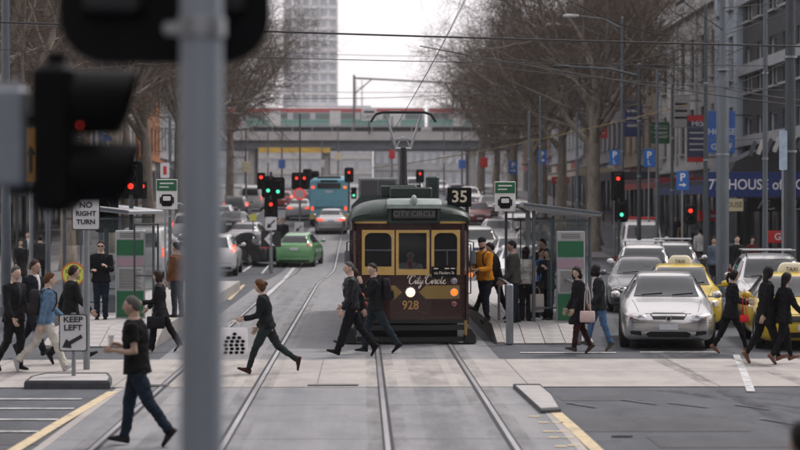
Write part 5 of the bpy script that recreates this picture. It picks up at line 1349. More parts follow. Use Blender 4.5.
for k in range(4):
    b = MB(); b.box((-.10, 15, 6.0 + 3.5 * k), (.3, 29.3, .5)); b.build('pale_band', pale, t)
t, h, _ = building('narrow tall blue grey slab building', 1, FX - .3, 99.6, 106, 22, blueg, 3.6, 3.0, 1.2, 2.2, shop=True, frame=whiteframe, trim=blueg); end_windows(t, 1, h, 1, 18)
t, h, _ = building('white stucco building with pediments over tall windows', 1, FX, 106.1, 127, 13.2, whitew, 4.0, 3.4, 1.5, 2.5, trim=whitew, pilaster=True)
b = MB(); b.prism([(-.45, 13.9), (7, 13.9), (3.3, 15.4)], 0, -.2, .5)
b.v = [(x, y + 7, z) for x, y, z in b.v]; b.build('pediment', whitew, t)
t, h, _ = building('tall beige stone building behind the white stucco one', 1, FX, 127.1, 146, 24, beige, 3.7, 3.0, 1.3, 2.0, trim=beige); end_windows(t, 1, h, 4, 14.5)
t, h, _ = building('grey concrete building behind the right median trees', 1, FX, 146.1, 172, 20, greyw, 3.5, 2.8, 1.6, 1.9)
t, h, _ = building('pale rendered building near the bridge on the right', 1, FX, 172.1, 200, 15, pale, 3.6, 2.8, 1.4, 1.9)
t, h, _ = building('brown brick building beside the bridge on the right', 1, FX, 200.1, 236, 18, brown, 3.6, 3.0, 1.3, 1.9)
# unseen blocks added beside and behind the camera to shade what faces it
building('unseen grey concrete block added on the near right corner for shade', 1, 27, -45, 18, 26, greyw)
building('unseen brown brick block added on the near left corner for shade', -1, -27, -45, 18, 28, brown)
building('unseen dark panelled block added behind the camera at right for shade', 1, 23, -100, -46, 30, darkw)
building('unseen grey concrete block added behind the camera at left for shade', -1, -23, -100, -46, 32, greyw)
far = thing('building', 'unseen brown office block added behind the camera for shade', 'building', (0, -104, 0)); b = MB(); b.box((0, -8, 17), (46, 16, 34)); b.build('wall', brown, far)
for i in range(8):
    for j in range(12):
        if i == 0 and j == 0: q = MB(); q.box((0, 0, 0), (2.2, .1, 2.2)); wme = q.mesh('window', winglass)
        share('window', wme, far, (-20.6 + j * 3.75, .02, 3 + i * 3.9))
t, h, _ = building('dark brown brick building at the far left edge', -1, -FX, 92, 122, 19, brown, 3.6, 3.0, 1.3, 2.0); end_windows(t, -1, h, 3, 5)
t, h, _ = building('grey concrete building behind the left trees', -1, -FX, 122.1, 150, 16, greyw, 3.6, 2.8, 1.5, 1.9)
t, h, _ = building('white stucco shop building behind the left trees', -1, -FX, 150.1, 168, 12, whitew, 3.7, 2.8, 1.4, 2.0)
t, h, _ = building('orange brown rendered building behind the left tram shelter', -1, -FX + .3, 168.1, 186, 15, orange, 3.6, 2.8, 1.3, 1.9); end_windows(t, -1, h, 2, 5)
t, h, _ = building('pale rendered building near the bridge on the left', -1, -FX, 186.1, 208, 17, pale, 3.6, 2.8, 1.4, 1.9)
t, h, _ = building('red brick building beside the bridge on the left', -1, -FX, 208.1, 238, 14, brick, 3.6, 2.8, 1.4, 1.9)
# the golf shop: verandah with sign boards on its end
signblue = mat('sign_blue', (.012, .035, .15), .4); signblue2 = mat('banner_blue', (.06, .17, .52), .45, var=.15, scale=2); signtext = mat('sign_text', (.75, .76, .78), .5); signred = mat('sign_red', (.55, .03, .03), .45); creamsign = mat('cream_sign', (.62, .56, .36), .5)
AY = 84.0
def awning():
    z0 = gz(AY) + .13; x0, x1 = 14.6, 18.95
    t = thing('shop_verandah', 'shop verandah over the footpath with dark blue golf shop sign', 'verandah', (x0, AY, z0)); W_ = x1 - x0
    b = MB(); b.box((W_ / 2, 7, 3.62), (W_, 14, .16)); b.build('verandah_roof', blackmetal, t)
    b = MB(); b.box((.08, 7, 3.45), (.1, 13.9, .6)); b.build('side_fascia', signblue, t)
    for y in (1.0, 7, 13):
        b = MB(); b.cyl((.2, y, 0), (.2, y, 3.55), .06, n=10); b.build('verandah_post', darkpole, t)
    b = MB(); b.box((W_ / 2 + .1, -.06, 3.52), (W_ + .3, .1, 1.06), bev=.01); sg = b.build('sign_board', signblue, t)
    text('sign_lettering', '77  HOUSE of GOLF', .62, signtext, sg, (W_ / 2 + .1, -.118, 3.50), sx=.86, bold=.006)
    b = MB(); b.box((W_ / 2 - 1.2, -.02, 2.66), (.95, .08, .52)); s2 = b.build('hanging_sign', creamsign, t); text('hanging_lettering', 'HOUSE', .32, black, s2, (W_ / 2 - 1.2, -.066, 2.66), sx=.85)
    b = MB(); b.box((W_ / 2 + .75, -.02, 2.66), (2.6, .09, .56)); s3 = b.build('hanging_sign', black, t)
    for k in range(2):
        x = W_ / 2 + .2 + k * 1.15; b = MB(); b.tube([(x - .3, -.07, 2.5), (x - .1, -.07, 2.84), (x + .2, -.07, 2.82), (x + .16, -.07, 2.66), (x - .1, -.07, 2.66), (x + .22, -.07, 2.46), (x + .4, -.07, 2.52)], .03, 5); b.build('swirl_mark', mat('sign_grey', (.2, .2, .2), .5), s3)
    b = MB(); b.prism([(.8, 3.72), (4.0, 3.72), (4.0, 4.9), (2.2, 5.0), (1.2, 4.5)], 1, .3, 3.2); b.build('balcony_box', mat('balcony_dark', (.02, .022, .024), .5, var=.3, scale=3), t)
    for k in range(7):
        b = MB(); b.box((1.9 + k * .34, .2, 5.05 + .05 * k), (.17, .06, .65), ry=R(20)); b.build('awning_stripe', dullwhite if k % 2 else greypaint, t)
    return t
awning()
b = MB(); t = thing('shop_sign', 'small red illuminated sign with white letter under the verandah', 'sign', at(775, 237, 83.6)); b.box((0, 0, 0), (.78, .14, .52), bev=.03); b.build('sign_box', signred, t)
text('sign_letter', 'G', .4, signtext, t, (.1, -.085, 0), bold=.006)
b = MB(); b.tube([(0, .0, .25), (0, 0, .9)], .02, 6); b.build('hanger', blackmetal, t)
def banner(label, px0, px1, py0, py1, Y, m, lines, pole_px):
    a, c = at(px0, py0, Y), at(px1, py1, Y); t = thing('banner_sign', label, 'sign', ((a.x + c.x) / 2, Y, c.z)); w_ = c.x - a.x; h_ = a.z - c.z
    b = MB(); b.box((0, 0, h_ / 2), (w_, .1, h_), bev=.01); bo = b.build('board', m, t)
    for s, z, sz, mm in lines: text('lettering', s, sz, mm, bo, (0, -.06, h_ * z), bold=.004)
    b = MB()
    for z in (.1, .9): b.tube([(w_ / 2, 0, h_ * z), (FX - t.location.x + .2, 0, h_ * z)], .03, 6)
    b.build('bracket', blackmetal, t); return t, w_, h_
banner('tall blue banner sign reading house of golf beside the dark building', 708, 735, 111, 153, 97, signblue2, [('77', .82, .45, signtext), ('HOUSE', .5, .42, signtext), ('of', .3, .3, signtext), ('GOLF', .14, .42, signtext)], 735)
t, w_, h_ = banner('red and dark blue banner sign left of the blue one', 687, 708, 115, 162, 103, mat('banner_dark', (.05, .06, .12), .5), [('Hi5', .82, .45, signtext)], 708)
for z, k in ((.93, .12), (.05, .1)):
    b = MB(); b.box((0, -.055, h_ * z), (w_ * .98, .02, h_ * k)); b.build('red_panel', signred, t)
for z in (.62, .5, .38, .26): b = MB(); b.box((-.05, -.056, h_ * z), (w_ * .7, .012, .07)); b.build('print_line', dullwhite, t)
for lab, px, py, Y in (('small red shop awning sign left of the white van', 642, 222, 96), ('red shop sign far along the right footpath', 560, 180, 150), ('small red sign left of the golf shop under the verandahs', 712, 216, 92)):
    p = at(px, py, Y); t = thing('shop_sign', lab, 'sign', p); b = MB(); b.box((0, 0, 0), (1.3, .3, .5), bev=.04); b.build('sign_box', signred, t); b = MB(); b.box((0, -.155, 0), (.8, .01, .12)); b.build('print_line', dullwhite, t); b = MB(); b.cyl((0, .0, -(p.z - gz(Y))), (0, 0, -.2), .05, n=8); b.build('post', darkpole, t)

def verandah(label, y0, y1, fascia, x0=15.9, side=1):
    z0 = gz(y0) + .13; t = thing('shop_verandah', label, 'verandah', (side * x0, y0, z0)); Ln = y1 - y0; W_ = FX - .05 - x0
    b = MB(); b.box((side * W_ / 2, Ln / 2, 3.3), (W_, Ln, .14)); b.build('verandah_roof', blackmetal, t)
    b = MB(); b.box((side * .05, Ln / 2, 3.15), (.08, Ln - .02, .55)); b.build('side_fascia', fascia, t)
    b = MB(); b.box((side * W_ / 2, -.05, 3.15), (W_, .08, .55)); b.build('end_fascia', fascia, t)
    for y in np.arange(.6, Ln, 5):
        b = MB(); b.cyl((side * .2, y, 0), (side * .2, y, 3.25), .06, n=10); b.build('verandah_post', darkpole, t)
    b = MB(); b.box((side * W_ * .5, 2, 2.72), (W_ * .55, .1, .4)); b.build('hanging_sign', dullwhite, t)
verandah('verandah with dark red fascia before the white stucco building', 107, 126, mat('fascia_red', (.30, .03, .03), .5))
verandah('verandah with dark fascia before the beige building', 127.5, 145, mat('fascia_dark', (.03, .035, .05), .5))
verandah('cream verandah before the grey concrete building on the right', 147, 171, mat('fascia_cream', (.5, .45, .35), .5))
verandah('dark verandah before the brown building at the left edge', 93, 121, mat('fascia_dark', (.03, .035, .05), .5), side=-1)
verandah('cream verandah before the grey building behind the left trees', 123, 149, mat('fascia_cream', (.5, .45, .35), .5), side=-1)
for k, (lab, x, y, z, w_, h_, m_) in enumerate((('white projecting sign on the white stucco building', 17.9, 112, 7.2, 1.0, 1.9, dullwhite), ('green projecting sign beyond the red banner', 17.8, 119, 6.0, 1.1, 1.3, stopgreen), ('dark projecting sign on the beige building', 17.8, 131, 7.0, 1.2, 2.4, signblue), ('red projecting sign on the grey building at right', 17.8, 150, 6.4, 1.3, 1.3, signred), ('yellow projecting sign behind the left trees', -17.8, 126, 5.6, 1.3, 1.2, creamsign), ('blue projecting sign behind the left trees', -17.8, 140, 6.4, 1.2, 1.8, signblue2))):
    t = thing('projecting_sign', lab, 'sign', (x, y, gz(y) + z)); b = MB(); b.box((0, 0, 0), (w_, .14, h_), bev=.02); b.build('board', m_, t)
    b = MB(); sg = 1 if x > 0 else -1; b.tube([(sg * w_ / 2, 0, h_ * .3), (sg * 1.6, 0, h_ * .3)], .03, 6); b.build('bracket', blackmetal, t)
    for q in (-.2, 0, .2): b = MB(); b.box((0, -.075, h_ * q), (w_ * .7, .012, h_ * .06)); b.build('print_line', black if m_ in (dullwhite, creamsign) else dullwhite, t)
# ================================================================ BRIDGE, TRAIN, FAR TOWN
BY = 252.0
def bridge():
    z0 = gz(BY); t = thing('rail_bridge', 'long concrete and steel rail bridge crossing the street in the distance', 'bridge', (0, BY, z0)); zt = 2.8 + (208 - 130) / 7.94 - z0; zl = 2.8 + (208 - 149) / 7.94 - z0
    conc = wallm('bridge_concrete', (.42, .41, .40)); girder = mat('bridge_girder', (.13, .15, .17), .6, var=.3, scale=.5)  # bridge colours paled, with some of the distance haze painted in
    b = MB(); b.box((0, 6, zl + .55), (150, 11, 1.0)); b.build('girder', girder, t)
    b = MB(); b.box((0, 6, zt - .75), (150, 12.6, 1.1)); b.build('deck', conc, t)
    for k in range(40):
        b = MB() if k == 0 else b
        b.box((-48.75 + k * 2.5, -.4, zt + .25), (.08, .08, 1.0))
    b.box((0, -.4, zt + .74), (100, .07, .08)); b.box((0, -.4, zt + .4), (100, .05, .06)); b.build('parapet_rail', alu, t)
    b = MB(); b.box((-8.5, -.2, zl - .15), (9, .3, .65)); b.build('clearance_beam', mat('bridge_yellow', (.62, .40, .06), .6, var=.2, scale=1), t)
    for x in (-14, 14, -4.6, 5.2):
        b = MB(); b.cyl((x, 2, -.5), (x, 2, zl + .2), .45, n=14); b.cyl((x, 10, -.5), (x, 10, zl + .2), .45, n=14); b.build('pier', conc, t)
    for s_ in (-1, 1):
        b = MB(); b.box((s_ * 48, 6, zl / 2 - .5), (58, 10, zl + 1)); b.build('abutment', conc, t)
    for k, x in enumerate((-30, -1.0, 28)):
        b = MB(); b.cyl((x, 1.0, zt - .3), (x, 1.0, zt + 7), .14, n=8); b.cyl((x + 13, 11.0, zt - .3), (x + 13, 11.0, zt + 7), .14, n=8); b.box((x + 6.5, 6, zt + 6.6), (16, .18, .22), rz=math.atan2(10, 13)); b.tube([(x, 1, zt + 4.6), (x + 2.2, 2.6, zt + 6.5)], .08, 6); b.build('overhead_gantry', mat('gantry_steel', (.10, .10, .11), .6), t)
    b = MB(); b.box((.9, -.5, zt + 1.9), (1.9, .12, 1.5)); sg = b.build('lane_sign', dullwhite, t); text('lane_lettering', 'LANE', .62, black, sg, (.9, -.57, zt + 1.6)); b = MB(); b.box((.9, -.57, zt + 2.25), (1.3, .02, .25)); b.build('lane_mark', black, sg); b = MB()
    b.cyl((.9, -.42, zt - .5), (.9, -.42, zt + 1.2), .08, n=8); b.build('sign_post', blackmetal, sg)
    return zt + z0
ztop = bridge()
tr_w = mat('train_white', (.48, .49, .50), .4, var=.08, scale=.4); tr_red = mat('train_red', (.42, .10, .10), .4); tr_green = mat('train_green', (.14, .30, .26), .4); tr_glass = mat('train_glass', (.16, .2, .2), .12)  # faded carriage colours hold distance haze
for k, (x0, x1, nm) in enumerate(((-38, -15.2, 'red ended train carriage left of the overhead gantry on the bridge'), (-14.8, 8, 'train carriage with red roof line and green side above the bus'), (8.4, 32, 'train carriage on the bridge behind the right tree crowns'))):
    L_ = x1 - x0; t = thing('train_carriage', nm, 'train', ((x0 + x1) / 2, BY + 3.5, ztop - .18), group='carriages on the bridge')
    b = MB(); b.box((0, 0, 1.9), (L_, 2.9, 2.5), bev=.15); b.build('body', tr_w, t)
    b = MB(); b.box((0, -1.46, 2.75), (L_ - .3, .04, .5)); b.build('red_stripe', tr_red, t)
    b = MB(); b.box((0, -1.46, 1.2), (L_ - .3, .04, .75)); b.build('side_stripe', tr_red if k == 0 else tr_green, t)
    for j in range(8):
        b = MB(); b.box((-L_ / 2 + (j + .5) * L_ / 8, -1.46, 2.02), (L_ / 8 - .7, .05, .75)); b.build('window', tr_glass, t)
    for j in range(3):
        b = MB(); b.box((-L_ / 3 + j * L_ / 3, -1.47, 1.75), (1.4, .05, 1.9)); b.build('door', dullwhite, t)
    b = MB(); b.box((0, 0, .45), (L_ - 1, 2.3, .6)); b.build('underframe', blackmetal, t)
    b = MB(); b.box((0, 0, 3.25), (L_ * .4, 1.8, .25), bev=.05); b.build('roof_unit', alu, t)
def far_block(label, px0, px1, Y, top_py, m, nfl, ncol, cat='building', name='building', depth=16, ribbon=False, base=None):
    a, c = at(px0, top_py, Y), at(px1, top_py, Y); zb = gz(Y) - .5; t = thing(name, label, cat, ((a.x + c.x) / 2, Y, zb)); w_ = c.x - a.x; h_ = a.z - zb
    b = MB(); b.box((0, depth / 2, h_ / 2), (w_, depth, h_)); b.build('wall', m, t)
    fh = h_ / nfl; bw = w_ / ncol
    pm_ = MB(); pm_.box((0, .0, 0), (bw * .62, .1, fh * .55)); pme = pm_.mesh('window', mat('haze_pale_glass', (.38, .41, .44), .2, var=.3, scale=.2))  # glass colour lightened to carry distance haze and sky reflection
    sb = MB(); sb.box((0, 0, 0), (w_ + .3, .5, fh * .16)); sme = sb.mesh('floor_band', m)
    for i in range(nfl):
        for j in range(ncol): share('window', pme, t, (-w_ / 2 + (j + .5) * bw, -.03, (i + .5) * fh))
        share('floor_band', sme, t, (0, -.1, (i + 1) * fh - .1))
    for j in range(0, ncol + 1, 2):
        b = MB(); b.box((-w_ / 2 + j * bw, -.12, h_ / 2), (bw * .16, .3, h_)); b.build('pier', m, t)
    return t
towerm = wallm('tower_haze_pale', (.66, .66, .67))  # distance haze is put into this very pale wall colour
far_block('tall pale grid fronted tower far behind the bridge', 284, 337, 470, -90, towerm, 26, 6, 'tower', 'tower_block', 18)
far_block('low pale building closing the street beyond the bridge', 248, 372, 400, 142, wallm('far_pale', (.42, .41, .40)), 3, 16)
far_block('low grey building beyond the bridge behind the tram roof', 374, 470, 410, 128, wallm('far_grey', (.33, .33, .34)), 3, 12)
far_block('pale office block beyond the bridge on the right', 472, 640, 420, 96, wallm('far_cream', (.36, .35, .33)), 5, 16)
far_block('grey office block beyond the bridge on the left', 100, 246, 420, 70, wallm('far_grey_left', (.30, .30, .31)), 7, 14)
for k, (px, Y, hh) in enumerate(((268, 205, 7), (282, 180, 6.5), (338, 215, 7.5), (392, 190, 8), (444, 210, 7), (462, 175, 6.5), (246, 150, 6.5), (484, 160, 7), (322, 228, 6))):
    p = gp(px, Y); t = thing('street_pole', ('thin far pole number %d from the left before the bridge' % (sorted([268, 282, 338, 392, 444, 462, 246, 484, 322]).index(px) + 1)).replace('number 1 ', 'first ').replace('number 2 ', 'second ').replace('number 3 ', 'third ').replace('number 4 ', 'fourth ').replace('number 5 ', 'fifth ').replace('number 6 ', 'sixth ').replace('number 7 ', 'seventh ').replace('number 8 ', 'eighth ').replace('number 9 ', 'ninth '), 'pole', (p.x, Y, gz(Y)), group='thin far poles')
    b = MB(); b.tube([(0, 0, 0), (0, 0, hh)], [.09, .06], 8); b.build('shaft', mat('far_pole_grey', (.12, .13, .14), .5), t)
    b = MB(); b.box((.0, -.1, hh * .55), (.6, .08, .8), bev=.02); b.build('sign_plate', [dullwhite, signblue2, creamsign, signred][k % 4], t)
# two slim masts on the skyline
for k, px in enumerate((356, 362)):
    p = at(px, 80, 440); t = thing('mast', ('left' if k == 0 else 'right') + ' one of two slim lattice masts on the skyline', 'mast', (p.x, 440, gz(440))); b = MB(); hh = p.z - gz(440)
    b.tube([(0, 0, 0), (0, 0, hh)], [.5, .12], 6)
    for z in np.arange(hh * .4, hh, 2.5): b.box((0, 0, z), (1.2, .15, .15))
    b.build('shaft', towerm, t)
# ================================================================ POLES, SIGNALS, SIGNS, WIRES
def street_pole(label, px, Y, h, r, m=greypaint, arm=None, name='street_pole', cat='pole', X=None, thick=None, base_z=None):
    p = gp(px, Y); x = p.x if X is None else X; zb = gz(Y) if base_z is None else base_z
    t = thing(name, label, cat, (x, Y, zb))
    b = MB()
    if thick: b.tube([(0, 0, -.02), (0, 0, thick), (0, 0, thick + .15), (0, 0, h)], [r, r * .96, r * .55, r * .45], 14)
    else: b.tube([(0, 0, -.02), (0, 0, h)], [r, r * .72], 14)
    b.build('shaft', m, t, True)
    b = MB(); b.tube([(0, 0, .0), (0, 0, .25), (0, 0, .28)], [r * 1.35, r * 1.3, r * 1.0], 14); b.build('base_collar', m, t, True)
    b = MB(); b.cyl((0, 0, h), (0, 0, h + .06), r * .8, r * .3); b.build('cap', m, t)
    for zc in ((h * .45), (h * .72)):
        b = MB(); b.cyl((0, 0, zc), (0, 0, zc + .06), r * 1.06, n=14); b.build('clamp_band', steel, t)
    if arm:
        (ax, ay, az) = arm; b = MB(); b.tube([(0, 0, h - .5), (ax * .4, ay * .4, h - .5 + (az + .5) * .75), (ax, ay, h + az)], [.05, .045, .035], 8); ao = b.build('lamp_arm', m, t, True)
        sg = 1 if ax > 0 else -1; b = MB()
        b.loft([[(ax + sg * q, ay + y * w_, h + az + z * hh) for y, z in rrect(1, 1, .3)] for q, w_, hh in ((-.1, .12, .08), (.05, .24, .14), (.45, .28, .16), (.62, .2, .1))]); b.build('luminaire', dullwhite if m is not darkpole else blackmetal, ao, 40)
        b = MB(); b.box((ax + sg * .28, ay, h + az - .085), (.42, .2, .03), bev=.01); b.build('lamp_lens', lampwhite, ao)
    return t
K = .13
street_pole('thick dark pole at the right edge carrying lamp fittings', 790, 52.5, 9.2, .17, darkpole, base_z=K - .01)
street_pole('slim grey pole second from the right edge', 765, 56.5, 9.0, .085, greypaint, base_z=K - .01)
street_pole('stepped grey pole in front of the golf shop sign', 722.5, 60.5, 9.5, .20, greypaint, thick=6.5, base_z=K - .01)
street_pole('slim grey pole left of the stepped pole', 705.5, 66, 9.4, .08, darkpole, base_z=gz(66) + K)
street_pole('slim steel pole carrying the rightmost parking sign', 672, 79, 7.6, .07, darkpole, base_z=gz(79))
street_pole('slim dark pole in front of the white stucco building', 657, 83, 8.4, .08, greypaint, base_z=gz(83))
street_pole('lamp post with arm over the road near the forked tree', 639, 86, 8.8, .10, darkpole, arm=(-3.1, 0, -.1), name='lamp_post', cat='lamp post')
street_pole('pale grey lamp post with the highest arm over the right lane', 622, 92, 11.2, .09, greypaint, arm=(-2.1, 0, .1), name='lamp_post', cat='lamp post')
street_pole('pale lamp post behind the tree with a lower arm', 598, 101, 11.4, .09, greypaint, arm=(-2.0, 0, .0), name='lamp_post', cat='lamp post')
street_pole('lamp post farther up the right side with arm over the road', 577, 112, 11.9, .09, greypaint, arm=(-2.0, 0, .0), name='lamp_post', cat='lamp post')
street_pole('slim grey pole left of the shelter posts', 529, 76, 6.4, .06, greypaint)
street_pole('slim grey pole behind the shelter roof', 540, 81, 7.2, .055, greypaint)
street_pole('slim pale pole right of the shelter roof', 577, 84, 6.6, .06, greypaint)
street_pole('grey pole at the far left edge behind the signal box', 6, 52, 8.2, .14, greypaint, X=None)
street_pole('slim grey pole behind the left stop sign', 170, 61, 5.6, .06, greypaint)
street_pole('slim pole up the hill between the median signals and the bus', 300, 112, 7.0, .06, greypaint)
street_pole('grey pole left of the left shelter', 48, 57, 6.2, .08, greypaint)
street_pole('tall slim pole at the left kerb before the trees', 101, 68, 8.6, .09, darkpole)

# ---- signals
def lantern(t, x, z, states, board=True, size=.2, face=-1, y=0, ped=False):
    """column of lamps facing the camera; states like 'r', 'g', '-', 'a'"""
    n = len(states); hh = n * size * 1.55 + .1; w_ = size * 1.7
    par = t
    b = MB(); b.box((x, y, z), (w_, .2, hh), bev=.03); hs = b.build('housing', black, par)
    if board:
        b = MB(); b.prism([(p[0] + x, p[1] + z) for p in rrect(w_ + .24, hh + .22, .12)], 1, y + .06, y + .08); b.build('target_board', black, par)
    for k, s in enumerate(states):
        zz = z + hh / 2 - .05 - size * 1.55 * (k + .5); m = {'r': red_l, 'g': green_l, 'a': amber_l, '-': black}[s]
        b = MB(); b.cyl((x, y - .10, zz), (x, y - .125, zz), size * .38, n=16); b.build('lens', m, hs)
        b = MB(); n_ = 14; rr = size * .62; rings = []
        for q, dy in ((0, -.10), (1, -.32)):
            rings.append([(x + rr * math.sin(a) * (1 - .08 * q), y + dy, zz + rr * math.cos(a)) for a in np.linspace(-R(140), R(140), n_)] + [(x + rr * 1.08 * math.sin(a) * (1 - .08 * q), y + dy, zz + rr * 1.08 * math.cos(a)) for a in np.linspace(R(140), -R(140), n_)])
        b.loft(rings); b.build('visor', black, hs)
def signal(label, px, Y, cols, h=None, r=.06, base_z=None):
    p = gp(px, Y); zb = gz(Y) if base_z is None else base_z; t = thing('traffic_signal', label, 'traffic light', (p.x, Y, zb), group='traffic lights along the street')
    top = max(zc for _, zc, _, _ in cols) - zb + .4
    b = MB(); b.cyl((0, .05, -.02), (0, .05, top), r, r * .9, 12); b.cyl((0, .05, 0), (0, .05, .15), r * 1.6, r * 1.4, 12); b.build('pole', darkpole, t)
    for x, zc, st, brd in cols:
        lantern(t, x, zc - zb, st, brd)
        b = MB(); b.box((x / 2, .06, zc - zb), (abs(x) + .1, .05, .06)); b.build('bracket', blackmetal, t)
    return t
zz = lambda py, Y: 2.8 + (208 - py) * Y / 2000
signal('median signal with green arrow and red lamps before the black sedan', 271, 86, [(.30, zz(188, 86), '-g-'.replace('-g-', '-g'), True), (-.12, zz(187, 86), '-g', True), (-.42, zz(181, 86), 'r-', False), (0, zz(208, 86), 'r-', True)], base_z=gz(86))
signal('two lamp red signal on the median left of the bus', 300, 110, [(-.18, zz(181, 110), 'r-', True), (.24, zz(181, 110), 'r-', True)])
signal('red signal right of the bus', 349, 124, [(0, zz(175, 124), 'r-', True), (.3, zz(193, 124), '-g', False)])
signal('green signal beyond the bus at left', 311, 132, [(-.25, zz(176, 132), '-g', True), (.25, zz(178, 132), '-g', True)])
signal('signal with red above and green below left of the parking signs', 619, 84, [(-.05, zz(186, 84), 'r--', True), (.1, zz(211, 84), '-g', True)])
signal('small red pedestrian signal near the golf shop', 690, 73, [(0, zz(215, 73), 'r-', False)], base_z=gz(73) + .0)
signal('dark signal with small red lamp behind the black foreground signal', 131, 50, [(0, zz(180, 50), '-r', True)])
signal('dark signal left of the tram stop sign with no lamp lit', 106, 48, [(0, zz(213, 48), '--', True)])
signal('signal far up the hill with a red lamp right of the tram mast', 420, 140, [(0, zz(176, 140), 'r-', True)])
signal('far red signal beyond the left shelter', 143, 84, [(0, zz(190, 84), 'r-', False)])

# ---- signs
signwhite = mat('sign_white', (.60, .61, .62), .5, var=.08, scale=12); signblack = mat('sign_black', (.015, .015, .017), .5); parkblue = mat('parking_blue', (.02, .14, .46), .45)
def post_sign(label, px, Y, py0, py1, wpx, m, name='road_sign', cat='sign', post=True, base_z=None, border=None, r=.045, group=None, pm=steel):
    p = gp(px, Y); zb = gz(Y) if base_z is None else base_z; t = thing(name, label, cat, (p.x, Y, zb), group=group); s = 2000 / Y
    z1, z0 = zz(py0, Y) - zb, zz(py1, Y) - zb; w_ = wpx / s; h_ = z1 - z0
    if border:
        b = MB(); b.prism(rrect(w_, h_, .04, cx=0, cy=(z0 + z1) / 2), 1, -.012, .0); b.build('border', border, t)
        b = MB(); b.prism(rrect(w_ - .035, h_ - .035, .03, cx=0, cy=(z0 + z1) / 2), 1, -.016, -.010); b.build('plate', m, t)
    else:
        b = MB(); b.prism(rrect(w_, h_, .04, cx=0, cy=(z0 + z1) / 2), 1, -.014, .0); b.build('plate', m, t)
    if post: b = MB(); b.cyl((0, .05, -.01), (0, .05, z1 + .02), r, n=12); b.build('post', pm, t, True)
    return t, (z0 + z1) / 2, w_, h_
def arrow(t, pts, m, y=-.024, name='arrow_mark'):
    b = MB(); b.prism(pts, 1, y, y + .008); return b.build(name, m, t)
Yk = 32.0
t, zc, w_, h_ = post_sign('white keep left sign with black arrow on the small island', 73, Yk, 314, 351, 28, signwhite, border=signblack, r=.035)
text('lettering', 'KEEP', .125, signblack, t, (0, -.02, zc + .21), sx=1.15, bold=.003); text('lettering', 'LEFT', .125, signblack, t, (0, -.02, zc + .08), sx=1.15, bold=.003)
a0 = Vector((.15, .0)); d = Vector((-.87, -.5)).normalized(); n_ = Vector((-d.y, d.x)); tip = Vector((-.17, -.23)); tail = tip - d * .36
arrow(t, [(q.x, zc + q.y) for q in (tail + n_ * .03, tip - d * .14 + n_ * .03, tip - d * .12 + n_ * .085, tip, tip - d * .12 - n_ * .085, tip - d * .14 - n_ * .03, tail - n_ * .03)], signblack)
Yn = 34.6
t, zc, w_, h_ = post_sign('white no right turn sign on a tall grey post', 86, Yn, 169, 230, 28, signwhite, border=signblack, r=.058)
for k, s in enumerate(('NO', 'RIGHT', 'TURN')): text('lettering', s, .135 if k == 0 else .115, signblack, t, (0, -.02, zc - .10 - k * .145), sx=1.05, bold=.003)
b = MB(); ring = [(.19 * math.cos(a), .19 * math.sin(a)) for a in np.linspace(0, 2 * PI, 28)[:-1]]
b.loft([[(r_ * math.cos(a), y_, zc + .27 + r_ * math.sin(a)) for r_, y_ in ((.155, -.018), (.2, -.018), (.2, -.026), (.155, -.026))] for a in np.linspace(0, 2 * PI, 30)], caps=False); b.build('red_ring', signred, t)
arrow(t, [(-.06, zc + .16), (-.02, zc + .16), (-.02, zc + .29), (.04, zc + .29), (.04, zc + .25), (.11, zc + .31), (.04, zc + .37), (.04, zc + .33), (-.06, zc + .33)], signblack)
# round safety zone sign
Ys = 43.2; p = gp(73.5, Ys); t = thing('safety_zone_sign', 'round yellow safety zone sign with red border behind the walkers', 'sign', (p.x, Ys, PLH)); zc = zz(274, Ys) - PLH
b = MB(); b.cyl((0, 0, zc), (0, -.02, zc), .26, n=28); b.build('border', mat('zone_border', (.62, .16, .04), .5), t)
b = MB(); b.cyl((0, -.018, zc), (0, -.03, zc), .225, n=28); b.build('plate', mat('zone_yellow', (.62, .66, .10), .5), t)
text('lettering', 'SAFETY', .105, signblack, t, (0, -.034, zc + .06)); text('lettering', 'ZONE', .105, signblack, t, (0, -.034, zc - .08))
b = MB(); b.cyl((0, .04, 0), (0, .04, zc + .2), .03, n=8); b.build('post', steel, t)
# parking signs
for k, (px, py0, py1, wpx, Y, lab, lt) in enumerate(((614.5, 150, 165, 10.5, 93, 'blue parking sign left of three on its own post', 'P\nL'), (649, 149, 167, 12, 87, 'blue parking sign in the middle of three', 'P\nL'), (682.5, 171, 190, 12.5, 78, 'blue parking sign with arrow nearest the golf shop', 'P'), (513, 161, 174, 9, 112, 'small blue parking sign left of the shelter', 'P'), (542, 150, 164, 9, 106, 'small blue parking sign above the shelter roof', 'P'))):
    t, zc, w_, h_ = post_sign(lab, px, Y, py0, py1, wpx, parkblue, 'parking_sign', base_z=gz(Y), group='blue parking signs')
    if lt == 'P': text('lettering', 'P', .42, signtext, t, (0, -.02, zc + .12), bold=.01); arrow(t, [(-.14, zc - .2), (.02, zc - .2), (.02, zc - .26), (.15, zc - .17), (.02, zc - .08), (.02, zc - .14), (-.14, zc - .14)], signtext)
    else: text('lettering', 'P', .42, signtext, t, (0, -.02, zc + .12), bold=.01); text('lettering', 'L', .3, signtext, t, (0, -.02, zc - .2))
